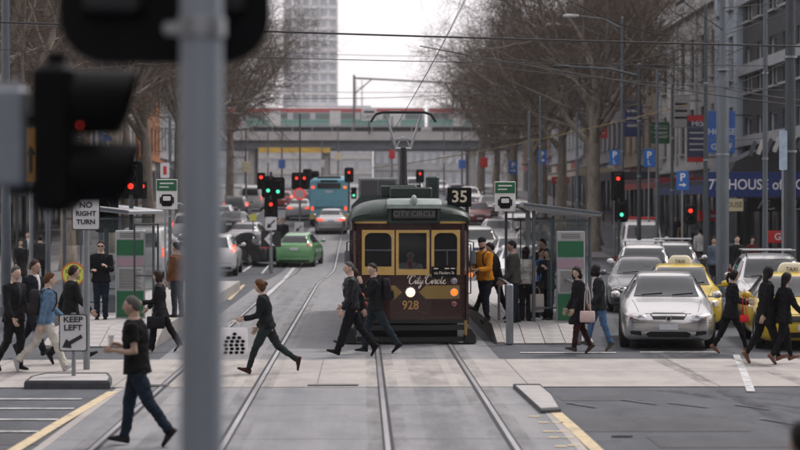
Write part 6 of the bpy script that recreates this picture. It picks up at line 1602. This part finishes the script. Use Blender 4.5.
# arrow board on the small island, smaller keep-left plates up the hill
t, zc, w_, h_ = post_sign('black board with white chevron on the small island behind the black sedan', 271, 82.5, 231, 247, 20, signblack, 'chevron_board', r=.07)
q = .24; arrow(t, [(-.28, zc), (-.02, zc + .28), (.16, zc + .28), (-.08, zc), (.16, zc - .28), (-.02, zc - .28)], signtext)
t, zc, w_, h_ = post_sign('small white arrow plate above the chevron board', 271, 82.2, 217, 230, 11, signwhite, post=True, r=.04)
arrow(t, [(.14, zc + .16), (.18, zc + .12), (-.02, zc - .08), (.04, zc - .14), (-.17, zc - .2), (-.12, zc + .02), (-.06, zc - .04)], signblack)
t, zc, w_, h_ = post_sign('small white keep left plate on the median left of the bus', 299, 108.5, 222, 234, 9, signwhite, r=.035)
arrow(t, [(.14, zc + .16), (.18, zc + .12), (-.02, zc - .08), (.04, zc - .14), (-.17, zc - .2), (-.12, zc + .02), (-.06, zc - .04)], signblack)
p = gp(299.5, 109); t = thing('round_sign', 'round red and white sign under the two lamp signal', 'sign', (p.x, 109, gz(109))); zc = zz(194, 109) - gz(109)
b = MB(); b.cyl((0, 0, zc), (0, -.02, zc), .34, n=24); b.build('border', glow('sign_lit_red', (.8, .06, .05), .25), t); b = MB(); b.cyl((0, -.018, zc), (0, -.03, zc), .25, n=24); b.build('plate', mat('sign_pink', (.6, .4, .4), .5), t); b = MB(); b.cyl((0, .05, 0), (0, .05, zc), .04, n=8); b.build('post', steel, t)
t, zc, w_, h_ = post_sign('orange board with black arrow at the left edge', 31, 47, 128, 182, 15, mat('detour_orange', (.62, .30, .03), .5, var=.1, scale=4), r=.05)
arrow(t, [(-.04, zc - .42), (.04, zc - .42), (.04, zc + .0), (.12, zc + .0), (0, zc + .22), (-.12, zc + .0), (-.04, zc + .0)], signblack)
t, zc, w_, h_ = post_sign('small white notice on the slim pole above the left stop sign', 165, 60.5, 163, 178, 9, signwhite, 'notice_plate', post=True, r=.03)
b = MB(); b.box((0, -.02, zc), (.1, .006, .25)); b.build('print_line', signred, t)
t, zc, w_, h_ = post_sign('pale blue notice on the thick pole at the right edge', 783, 52.2, 130, 170, 8, mat('notice_blue', (.35, .45, .55), .5, var=.2, scale=6), 'notice_plate', post=True, r=.03, base_z=K)
t, zc, w_, h_ = post_sign('yellow round disc marker beside the left lanes', 253, 97, 214, 221, 7, mat('zone_yellow2', (.55, .55, .1), .5), 'marker_disc', r=.03)

# ---- wires
wirem = mat('wire', (.02, .02, .022), .6)
def wire(label, a, c, sag, r=.014, m=wirem, n=16, name='overhead_wire'):
    a, c = Vector(a), Vector(c); b = MB()
    pts = [a.lerp(c, k / n) - Vector((0, 0, sag * 4 * (k / n) * (1 - k / n))) for k in range(n + 1)]
    o = b.tube(pts, r, 5).build(name, m); tag(o, label, 'wire', 'overhead wires'); return o
def W(label, p0, p1, Y0, Y1, sag=.1, r=.016, **k):
    return wire(label, at(p0[0], p0[1], Y0), at(p1[0], p1[1], Y1), sag, r, **k)
cw = []
for c0, nm in ((TRK_R, 'contact wire above the track of the tram'), (TRK_L, 'contact wire above the empty left track')):
    b = MB(); b.tube([(c0 + wob(Y) + .1 * math.sin(Y * .07), Y, gz(Y) + 5.12) for Y in np.arange(4, 245, 3.)], .008, 5); tag(b.build('contact_wire', wirem), nm, 'wire', 'overhead wires')
W('heavy dark span wire running nearly level across the upper picture', (-260, 12), (868, 48), 46, 46, .06, .022)
W('thin span wire just below the heavy one', (-240, 40), (850, 66), 50, 54, .15, .011)
W('span wire falling from the upper left tree to the right edge', (420, 46), (830, 110), 60, 53, .1, .018)
W('second falling span wire crossing the white building', (455, 62), (815, 92), 66, 52, .12, .013)
W('short wire falling steeply from the top edge to the stepped pole', (650, -26), (723, 30), 52, 60.5, .05, .016)
W('wire from the stepped pole to the right edge', (723, 88), (900, 108), 60.5, 46, .1, .018)
W('curved wire from the top edge towards the stucco building', (560, -6), (668, 34), 70, 83, .3, .02)
W('yellow taped cable rising from behind the tram to the right', (372, 168), (690, 104), 118, 78, .25, .024, m=mat('taped_cable', (.26, .20, .09), .6, var=.8, scale=3))
W('thin level wire low across the street before the bridge', (250, 90), (560, 88), 120, 112, .2, .014)
W('upper thin level wire across the gap of sky', (230, 50), (600, 54), 96, 98, .2, .012)
W('lower thin wire crossing from left pole to right tree', (100, 92), (640, 78), 68, 86, .5, .011)
W('thin wire at the upper left behind the black board', (-60, 20), (110, 24), 52, 68, .1, .013)
W('second thin wire at the upper left above the black signal', (-60, 66), (170, 60), 52, 61, .2, .012)
W('wire from the lamp post to the slim dark pole', (640, 66), (706, 62), 86, 66, .2, .012)
W('wire between the slim poles at upper right', (672, 70), (765, 36), 79, 56.5, .2, .012)
W('low wire between the slim poles by the banner signs', (640, 128), (765, 138), 86, 56.5, .25, .012)

W('wire from the thick pole to the slim steel pole', (790, 60), (672, 96), 52.5, 79, .25, .013)
W('wire leaving the top of the stepped pole for the upper right corner', (722, 8), (860, -10), 60.5, 48, .05, .014)
W('long thin wire sloping down from upper right across the tree', (800, 8), (560, 70), 52.5, 110, .4, .013)
W('thin wire from the lamp post down to the shelter side pole', (640, 50), (540, 100), 86, 81, .3, .011)
W('thin wire low across the right tree trunks', (577, 112), (705, 128), 84, 66, .15, .012)
# ================================================================ NEAR POLE AND SIGNALS (out of focus)
FY = 7.7
p = at(201.5, 225, FY); t = thing('signal_pole', 'thick pale grey pole close to the camera', 'pole', (p.x, FY, 0))
nearsteel = mat('near_pole_steel', (.29, .33, .37), .45, .1, var=.18, scale=5, stretch=(1, 1, .12), bump=.08, bscale=18)
b = MB(); b.cyl((0, 0, -.02), (0, 0, 4.6), .083, n=28); b.build('shaft', nearsteel, t, True)
b = MB(); b.cyl((0, 0, 0), (0, 0, .2), .13, .11, 20); b.build('base_collar', nearsteel, t, True)
zb_ = zz(28, FY)
b = MB(); b.cyl((0, 0, zb_ - .035), (0, 0, zb_ + .035), .094, n=24); b.box((-.1, .06, zb_), (.1, .06, .05), bev=.01); b.box((0, .12, zb_), (.08, .14, .05), bev=.01); b.build('clamp_band', alu, t, 40)
# six-lamp signal on the far side of the pole, seen from behind
t = thing('traffic_signal', 'large black signal board hanging at the top behind the near pole', 'traffic light', (p.x, FY + .28, 0)); zl = zz(59, FY); cxo = (158 - 201.5) * FY / 2000; wB = 218 * FY / 2000
b = MB(); b.prism([(x + cxo, z) for x, z in rrect(wB, 1.25, .19, 6, cy=zl + .625)], 1, -.015, .015); b.build('target_board', black, t)
for sx in (-.2, .2):
    b = MB(); b.box((cxo + sx, .1, zl + .62), (.3, .17, 1.0), bev=.03); hs = b.build('housing', black, t)
    for k in range(3):
        zc = zl + .28 + k * .33; b = MB(); b.cyl((cxo + sx, .18, zc), (cxo + sx, .45, zc), .13, .12, 18); b.build('visor', black, hs)
    b = MB(); b.box((cxo + sx, -.05, zl + .62), (.24, .06, .85), bev=.02); b.build('back_cover', blackmetal, t)
b = MB(); b.box((0, -.11, zb_), (.07, .24, .05)); b.build('bracket', alu, t)
# side-on signal and its own pole at the left edge
LY = 9.0; p = at(-24, 225, LY); t = thing('signal_pole', 'grey cable box on a pole at the left edge close to the camera', 'pole', (p.x, LY, 0)); s9 = 2000 / LY
b = MB(); b.cyl((0, 0, -.02), (0, 0, zz(60, LY)), .057, n=20); b.build('shaft', mat('near_blue_steel', (.12, .17, .24), .45, .3, var=.2, scale=5), t, True)
zt_, zb_ = zz(88, LY), zz(187, LY); b = MB(); b.box((.122, 0, (zt_ + zb_) / 2), (.22, .16, zt_ - zb_), bev=.02); b.build('cable_box', mat('cable_box_grey', (.27, .31, .35), .5, var=.1, scale=6), t)
b = MB(); b.cyl((.18, 0, zt_), (.18, 0, zt_ + .045), .02, n=10); b.box((.11, 0, zt_ + .01), (.2, .12, .02)); b.build('box_lid', alu, t)
q = at(86, 140, LY); t = thing('traffic_signal', 'black signal with long visors seen side on with a red glint', 'traffic light', (q.x, LY, 0))
X_ = lambda px: (px - 86) / s9; Z_ = lambda py: zz(py, LY)
b = MB(); b.box((X_(57), 0, (Z_(66) + Z_(212)) / 2), (X_(78) - X_(37), .3, Z_(66) - Z_(212)), bev=.03); hs = b.build('housing', black, t)
b = MB(); b.cyl((X_(57), 0, Z_(66)), (X_(57), 0, Z_(54)), .045, n=12); b.build('cap', black, t)
for k, (ya, yb, xe) in enumerate(((70, 138, 137), (142, 208, 139))):
    zc = (Z_(ya) + Z_(yb)) / 2; rr = (Z_(ya) - Z_(yb)) / 2; n_ = 18; rings = []
    for xx, kk in ((X_(74), 1.0), (X_(xe), .97)):
        rings.append([(xx - (.0 if xx < X_(100) else .05 * (1 - math.cos(a)) * .9), rr * math.sin(a) * kk, zc + rr * math.cos(a) * kk) for a in np.linspace(-R(150), R(150), n_)] + [(xx - (.0 if xx < X_(100) else .05 * (1 - math.cos(a)) * .9), rr * .93 * math.sin(a) * kk, zc + rr * .93 * math.cos(a) * kk) for a in np.linspace(R(150), -R(150), n_)])
    b = MB(); b.loft(rings); b.build('visor', black, hs)
    b = MB(); b.cyl((X_(76), 0, zc), (X_(79), 0, zc), rr * .85, n=16); b.build('lens', black, hs)
b = MB(); b.ell((X_(85), -.16, Z_(127)), (.006, .006, .006), 10, 8); b.build('red_glint_lamp', glow('glint_red', (1, .05, .03), .5), hs)
b = MB(); b.box(((X_(8) + X_(40)) / 2, .04, Z_(120)), (X_(40) - X_(8), .05, .05)); b.box(((X_(8) + X_(40)) / 2, .04, Z_(190)), (X_(40) - X_(8), .05, .05)); b.build('bracket', blackmetal, t)
# ================================================================ WHO IS IN THE STREET
blk = (.012, .012, .014); charcoal = (.022, .023, .027); navy = (.012, .017, .032); jean = (.035, .06, .11); dkjean = (.014, .022, .036)
A = person('man in black t-shirt and dark jeans walking right of the keep left sign', (G(137, 446).x, G(137, 446).y, 0), 172, 1.77, 'm', 'walk2', dict(tL=-22, kL=14, fL=-14, tR=16, kR=8, fR=2, aL=-12, eL=108, iL=.1, bL=8, aR=-8, eR=112, iR=.35, lean=3, cL=50, cR=55), dict(top=(.008, .008, .009), sleeve=.4, bottom=dkjean, shoe=blk, hem=.05, loose=1.3, topname='t_shirt', build=1.06), ('crew', 'grey'), 1, 1, .016)
h = hand_w(A, 'R'); b = MB(); b.tube([(0, 0, -.03), (0, 0, .08)], [.028, .036], 12); t = thing('paper_cup', 'small white cup in the hand of the man in black t-shirt', 'cup', h + Vector((-.03, 0, .01))); b.build('cup', white, t, True); b = MB(); b.cyl((0, 0, .08), (0, 0, .095), .038, n=12); b.build('lid', white, t)
g_ = G(264, 374)
Wm = person('woman in black sweater striding left with a white bag', (g_.x + .05, g_.y, 0), 180, 1.66, 'w', 'stride', dict(tL=27, kL=8, fL=4, tR=-28, kR=26, fR=-24, aL=16, eL=62, aR=-6, eR=40, lean=9, bL=12, iL=.0), dict(top=(.013, .016, .017), bottom=(.022, .030, .030), cut='slim', shoe=(.05, .018, .014), hem=.04, topname='sweater', loose=1.0), ('bun', 'ginger'), 0, 2, .016)
bag('white tote bag printed with black dots held by the striding woman', hand_w(Wm, 'L') + Vector((-.06, -.06, .0)), .46, .46, .1, mat('tote_white', (.80, .79, .81), .8, var=.06, scale=6), 6, .12, dots=True, name='tote_bag')
g_ = G(352, 357)
M1 = person('grey haired man in black leather jacket and white shirt walking left', (g_.x, g_.y, 0), 182, 1.80, 'm', 'walk1', dict(tL=20, kL=2, fL=2, tR=-22, kR=16, fR=-18, aL=6, eL=22, aR=-4, eR=16, lean=3), dict(top=(.016, .018, .021), toprough=.42, bottom=(.008, .008, .011), shirt=(.6, .6, .62), tie=(.03, .03, .06), hem=.03, shoe=(.008, .008, .008)), ('crew', 'grey'), 0, 3, .016, head=(18, 2))
g_ = G(376, 354.5)
M2 = person('man with dark backpack resting his chin on his hand walking left', (g_.x, g_.y + .35, 0), 180, 1.76, 'm', 'walk2', dict(tL=-28, kL=4, fL=-6, tR=22, kR=14, fR=-4, aL=30, eL=128, iL=.25, aR=-8, eR=18, lean=4), dict(top=(.012, .013, .015), bottom=(.020, .030, .038), hem=.05, shoe=(.01, .012, .016), hood=True, loose=1.2), ('short', 'brown'), 0, 4, .016, head=(42, 4))
backpack('black backpack on the man resting his chin', M2, blk)
g_ = G(352, 353); person('person in dark leggings mostly hidden behind the leather jacket man', (g_.x + .1, g_.y + .9, 0), 180, 1.60, 'w', 'walk1', {}, dict(top=blk, bottom=blk, cut='slim', shoe=(.02, .015, .012)), ('long', 'brown'), 0, 5)
# the group walking at the left
g_ = G(14, 372); person('man in black suit at the left edge walking right', (g_.x, g_.y, 0), -35, 1.78, 'm', 'mid', {}, dict(top=(.014, .014, .016), bottom=blk, hem=.07, shirt=(.05, .05, .06)), ('short', 'grey'), 0, 6, .017, head=(-12, 0))
g_ = G(42, 360); person('man in dark suit with open white shirt behind the left walkers', (g_.x - .25, g_.y + .4, 0), -28, 1.83, 'm', 'walk2', {}, dict(top=(.012, .014, .022), bottom=(.012, .014, .022), hem=.07, shirt=(.62, .62, .64)), ('short', 'brown'), 1, 7, .017)
g_ = G(46, 372); L3 = person('man in blue denim jacket and white trousers with a dark backpack', (g_.x, g_.y, 0), 18, 1.74, 'm', 'walk2', dict(tL=-24, kL=22, fL=-26, tR=24, kR=4, fR=8), dict(top=(.10, .17, .26), bottom=(.52, .50, .46), hem=.035, shoe=(.4, .38, .4), loose=1.2), ('short', 'ginger'), 0, 8, .017)
backpack('dark grey backpack on the man in white trousers', L3, (.03, .028, .03))
g_ = G(66, 366); person('man in black suit right of the backpack walker', (g_.x, g_.y + .5, 0), 20, 1.76, 'm', 'walk1', {}, dict(top=(.013, .014, .015), bottom=(.012, .012, .014), hem=.07), ('short', 'brown'), 1, 9, .017, head=(10, 0))
g_ = gp(101, 44.5); person('man in sunglasses and black jacket standing on the left platform', (g_.x, 44.5, PLH), -88, 1.77, 'm', 'stand', dict(aL=18, eL=95, iL=.5, aR=14, eR=80, iR=.5, tL=0, tR=0), dict(top=(.010, .011, .013), bottom=dkjean, glasses=True, hem=.05), ('short', 'brown'), 0, 10, .018)
g_ = G(160, 352); WB = person('woman in black coat and flared trousers walking left near the pole', (g_.x, g_.y, 0), 172, 1.60, 'w', 'walk1', dict(tL=16, kL=8, tR=-26, kR=6, fR=-4, aL=12, eL=70, lean=2), dict(top=(.012, .012, .014), bottom=(.010, .010, .012), cut='flare', hem=.11, shoe=blk, heel=.05), ('bob', 'brown'), 0, 11, .018)
bag('black shoulder bag of the woman in flared trousers', worldpt(WB, WB['arms'][0][0]) + Vector((-.02, -.1, .0)), .34, .24, .10, cloth((.014, .014, .016)), 8, .55, name='shoulder_bag')
g_ = gp(177, 45.5); person('person in rust brown jacket partly hidden behind the near pole', (g_.x, 45.5, PLH), 150, 1.72, 'm', 'stand', {}, dict(top=(.16, .07, .035), bottom=(.03, .035, .045)), ('short', 'black'), 1, 12)
g_ = gp(28, 74); person('man in dark jacket and pale trousers far behind the left walkers', (g_.x, 74, .14), -80, 1.78, 'm', 'stand', {}, dict(top=(.05, .055, .065), bottom=(.22, .2, .18), shirt=(.5, .5, .5)), ('short', 'brown'), 0, 13, .03)
g_ = gp(20, 62); person('woman in long black coat far behind the left walkers', (g_.x, 62, .14), -70, 1.7, 'w', 'walk1', {}, dict(top=blk, bottom=blk, hem=.2), ('long', 'black'), 0, 14, .028)
g_ = gp(40, 68); person('person in black jacket left of the left shelter', (g_.x, 68, .14), 95, 1.74, 'm', 'walk2', {}, dict(top=charcoal, bottom=blk), ('short', 'black'), 1, 15, .028)
g_ = gp(128, 58); person('seated looking person in dark clothes beyond the left timetable', (g_.x, 58, PLH), 60, 1.66, 'w', 'stand', {}, dict(top=navy, bottom=blk), ('long', 'brown'), 0, 16, .028)
# at the right platform
OX = gp(486, 42.6).x
O = person('man in orange jacket and black beanie stepping at the tram door', (OX, 42.9, PLH), -140, 1.80, 'm', 'mid', dict(aL=16, eL=70, iL=.4, aR=12, eR=62, iR=.35, tL=8, kL=12, tR=-6, kR=6, lean=5), dict(top=(.55, .22, .018), bottom=(.014, .016, .024), cut='slim', hem=.04, beard=True, loose=1.3, shoe=(.02, .02, .02)), ('beanie', 'black'), 0, 17, .017, head=(10, 14))
backpack('dark backpack worn by the man in orange', O, blk, .28, .4, .14)
g_ = gp(498, 44.0); person('person in dark coat boarding behind the man in orange', (g_.x, 44.4, PLH), 178, 1.72, 'm', 'stride', dict(tL=50, kL=30, fL=0, tR=-14, kR=10, fR=-8, lean=12), dict(top=(.016, .013, .014), bottom=blk, hem=.1), ('short', 'black'), 0, 18, .018)
g_ = gp(514, 43.2); person('man in olive grey jacket standing sideways on the platform', (g_.x, 43.2, PLH), 172, 1.79, 'm', 'stand', dict(aL=8, eL=30, aR=8, eR=40, lean=2), dict(top=(.055, .055, .05), bottom=(.014, .02, .03), hem=.05), ('short', 'black'), 1, 19, .017, head=(10, 8))
g_ = gp(526.5, 43.6); WW = person('woman in white cardigan and black trousers with her back turned', (g_.x, 43.8, PLH), 75, 1.64, 'w', 'stand', {}, dict(top=(.40, .39, .38), bottom=(.010, .010, .012), cut='flare', hem=.03, shoe=blk), ('long', 'black'), 0, 20, .017)
bag('black shoulder bag on the woman in white cardigan', worldpt(WW, WW['arms'][1][0]) + Vector((.10, -.02, .0)), .30, .26, .1, cloth((.014, .014, .016)), 10, .42, name='shoulder_bag')
bag('pale shopping bag beside the woman in white cardigan', gp(537, 43.7) + Vector((0, 0, PLH + .78)), .30, .40, .12, mat('bag_cream', (.42, .39, .35), .8, var=.1, scale=6), 5, .16, name='shopping_bag')
g_ = gp(548, 44.8); person('man in black jacket standing inside the right shelter', (g_.x, 46.0, PLH), -140, 1.78, 'm', 'stand', dict(aR=10, eR=60), dict(top=(.013, .012, .013), bottom=blk, hem=.06), ('short', 'black'), 0, 21, .018)
g_ = gp(551, 43.4); person('woman with dark hair holding a phone before the shelter glass', (g_.x, 44.2, PLH), -120, 1.60, 'w', 'stand', dict(aL=30, eL=95, iL=.4, aR=30, eR=90, iR=.4), dict(top=(.014, .014, .02), bottom=(.012, .013, .018), hem=.09), ('long', 'black'), 0, 22, .018)
g_ = gp(542, 45); person('person in bright blue jacket behind the shopping bag', (g_.x, 45.2, PLH), -60, 1.58, 'w', 'stand', dict(aL=20, eL=50), dict(top=(.04, .14, .34), bottom=(.02, .025, .04), hem=.06), ('short', 'brown'), 0, 23, .018)
g_ = gp(538, 60); person('cyclist like figure in dark blue leaning forward on the road', (g_.x, 60, 0), -95, 1.72, 'm', 'mid', dict(lean=35, aL=40, aR=40), dict(top=(.02, .04, .08), bottom=blk), ('crew', 'grey'), 0, 24, .026)
# the couple in front of the silver sedan
g_ = G(586, 354); CW = person('woman in long black coat with a pale shoulder bag crossing left', (g_.x - .12, g_.y, 0), -165, 1.64, 'w', 'walk1', dict(tL=14, kL=6, tR=-12, kR=14, fR=-12, aL=8, eL=25, aR=4, eR=30), dict(top=(.010, .010, .012), bottom=(.035, .012, .014), cut='slim', hem=.20, shoe=(.05, .035, .03)), ('bob', 'black'), 2, 25, .017, head=(38, 0))
bag('pale pink shoulder bag on the woman in long black coat', worldpt(CW, CW['arms'][0][0]) + Vector((.10, -.16, .02)), .28, .22, .1, mat('bag_pink', (.50, .38, .36), .7, var=.1, scale=8), -20, .52, name='shoulder_bag')
b = MB()
q0 = worldpt(CW, CW['u'] * .30 * 1.64)
g_ = G(606, 352); person('person in dark open jacket and blue jeans beside the woman in long coat', (g_.x - .1, g_.y + .25, 0), -172, 1.64, 'w', 'walk2', dict(tL=-10, kL=10, tR=20, kR=6, aL=6, eL=40), dict(top=(.02, .022, .026), bottom=(.075, .14, .25), shirt=(.55, .5, .5), hem=.08, shoe=(.08, .07, .06)), ('bob', 'black'), 2, 26, .017, head=(-150, 0))
# right side walkers
g_ = G(731, 354); RW = person('woman in black with a small red bag hurrying right', (g_.x, g_.y, 0), 4, 1.60, 'w', 'stride', dict(tL=-20, kL=8, fL=-8, tR=24, kR=6, fR=6, aL=18, eL=70, aR=8, eR=75, lean=4), dict(top=(.010, .010, .012), bottom=(.008, .008, .010), cut='slim', hem=.12, shoe=(.15, .075, .055)), ('pony', 'black'), 2, 27, .017)
bag('small red bag of the hurrying woman in black', worldpt(RW, RW['arms'][1][0]) + Vector((.16, -.14, -.02)), .17, .14, .07, cloth((.5, .03, .03)), 0, .50, name='shoulder_bag')
g_ = G(765, 364); person('taller woman in black with long dark hair near the right edge', (g_.x, g_.y, 0), 10, 1.72, 'w', 'walk2', dict(tL=-14, kL=18, tR=18, kR=5), dict(top=(.009, .009, .010), bottom=(.008, .008, .009), cut='slim', hem=.14, shoe=(.15, .075, .055), loose=1.3), ('long', 'black'), 2, 28, .017, head=(20, 0))
g_ = G(781, 364); person('shorter woman in black beside the taller one at the right edge', (g_.x + .02, g_.y - .1, 0), 14, 1.60, 'w', 'walk1', dict(tL=16, kL=4, tR=-12, kR=16), dict(top=(.010, .010, .012), bottom=(.009, .009, .011), cut='slim', hem=.10, shoe=(.15, .075, .055)), ('long', 'black'), 2, 29, .017, head=(10, 0))
# on the footpath under the verandahs
for k, (px, Y, lab, top, bot, sx) in enumerate(((737, 64, 'man in black coat standing on the footpath left of the golf shop', blk, blk, 'm'), (714, 69, 'person in blue grey jacket standing behind the stepped pole', (.09, .12, .16), charcoal, 'm'), (752, 70, 'person in dark red top under the golf shop verandah', (.08, .02, .02), blk, 'w'), (700, 84, 'far walker in white shirt on the right footpath', (.4, .4, .4), charcoal, 'm'), (690, 90, 'far walker in black coat on the right footpath', blk, blk, 'w'), (683, 94, 'far walker in brown jacket on the right footpath', (.12, .08, .05), charcoal, 'm'), (694, 97, 'far walker in grey coat on the right footpath', (.15, .15, .16), blk, 'w'), (676, 100, 'far walker in navy jacket on the right footpath', navy, blk, 'm'))):
    p = gp(px, Y); person(lab, (p.x, Y, gz(Y) + (.13 if p.x > kerbx(Y) else 0)), (-90, -100, -80, 90, -85, -95, 80, -90)[k], 1.78 if sx == 'm' else 1.66, sx, ('stand', 'stand', 'stand', 'walk1', 'walk2', 'walk1', 'walk2', 'walk1')[k], {}, dict(top=top, bottom=bot, hem=.08), ('short' if sx == 'm' else 'long', 'black'), k, 30 + k, .028)
for k, (px, Y, lab) in enumerate(((278, 97, 'left one of two dark dressed people waiting behind the median signal'), (284, 97.6, 'right one of two dark dressed people waiting behind the median signal'))):
    p = gp(px, Y); person(lab, (p.x, Y, gz(Y)), (-60, -120)[k], 1.76, 'm', 'stand', {}, dict(top=blk, bottom=blk, hem=.08), ('short', 'brown'), k, 40 + k, .03)
# driver in the cab, seated
D = person('tram driver in pale shirt and red vest seated behind the middle window', (TX + .02, TY + .93, 0), -92, 1.72, 'm', 'stand', dict(tL=82, kL=80, tR=82, kR=80, aL=50, eL=40, aR=55, eR=30, seat=1.13), dict(top=(.42, .46, .52), bottom=navy, shirt=(.5, .03, .02), tie=(.5, .03, .02), topname='shirt'), ('short', 'black'), 1, 45, .02)
# a passer-by close to the camera, only the head in view
p = at(808, 432, 10.2); person('passer-by close to the camera whose dark hair shows at the lower right corner', (p.x, 10.2, 0), 110, 1.70, 'm', 'stand', {}, dict(top=(.35, .33, .33), bottom=charcoal), ('short', 'black'), 1, 46, .018)

finish_remesh()
# ================================================================ AIR
b = MB(); b.box((0, 570, 47), (1240, 1300, 97)); hz = b.build('haze', [])
hm = bpy.data.materials.new('haze_air'); hm.use_nodes = True; hn = hm.node_tree; hn.nodes.clear()
pv = hn.nodes.new('ShaderNodeVolumePrincipled'); pv.inputs['Color'].default_value = (.93, .90, .93, 1); pv.inputs['Density'].default_value = .0002; pv.inputs['Anisotropy'].default_value = .2
ho = hn.nodes.new('ShaderNodeOutputMaterial'); hn.links.new(pv.outputs[0], ho.inputs['Volume'])
hz.data.materials.append(hm); hz['kind'] = 'stuff'; hz['label'] = 'pale haze in the air along the street'; hz.display_type = 'WIRE'
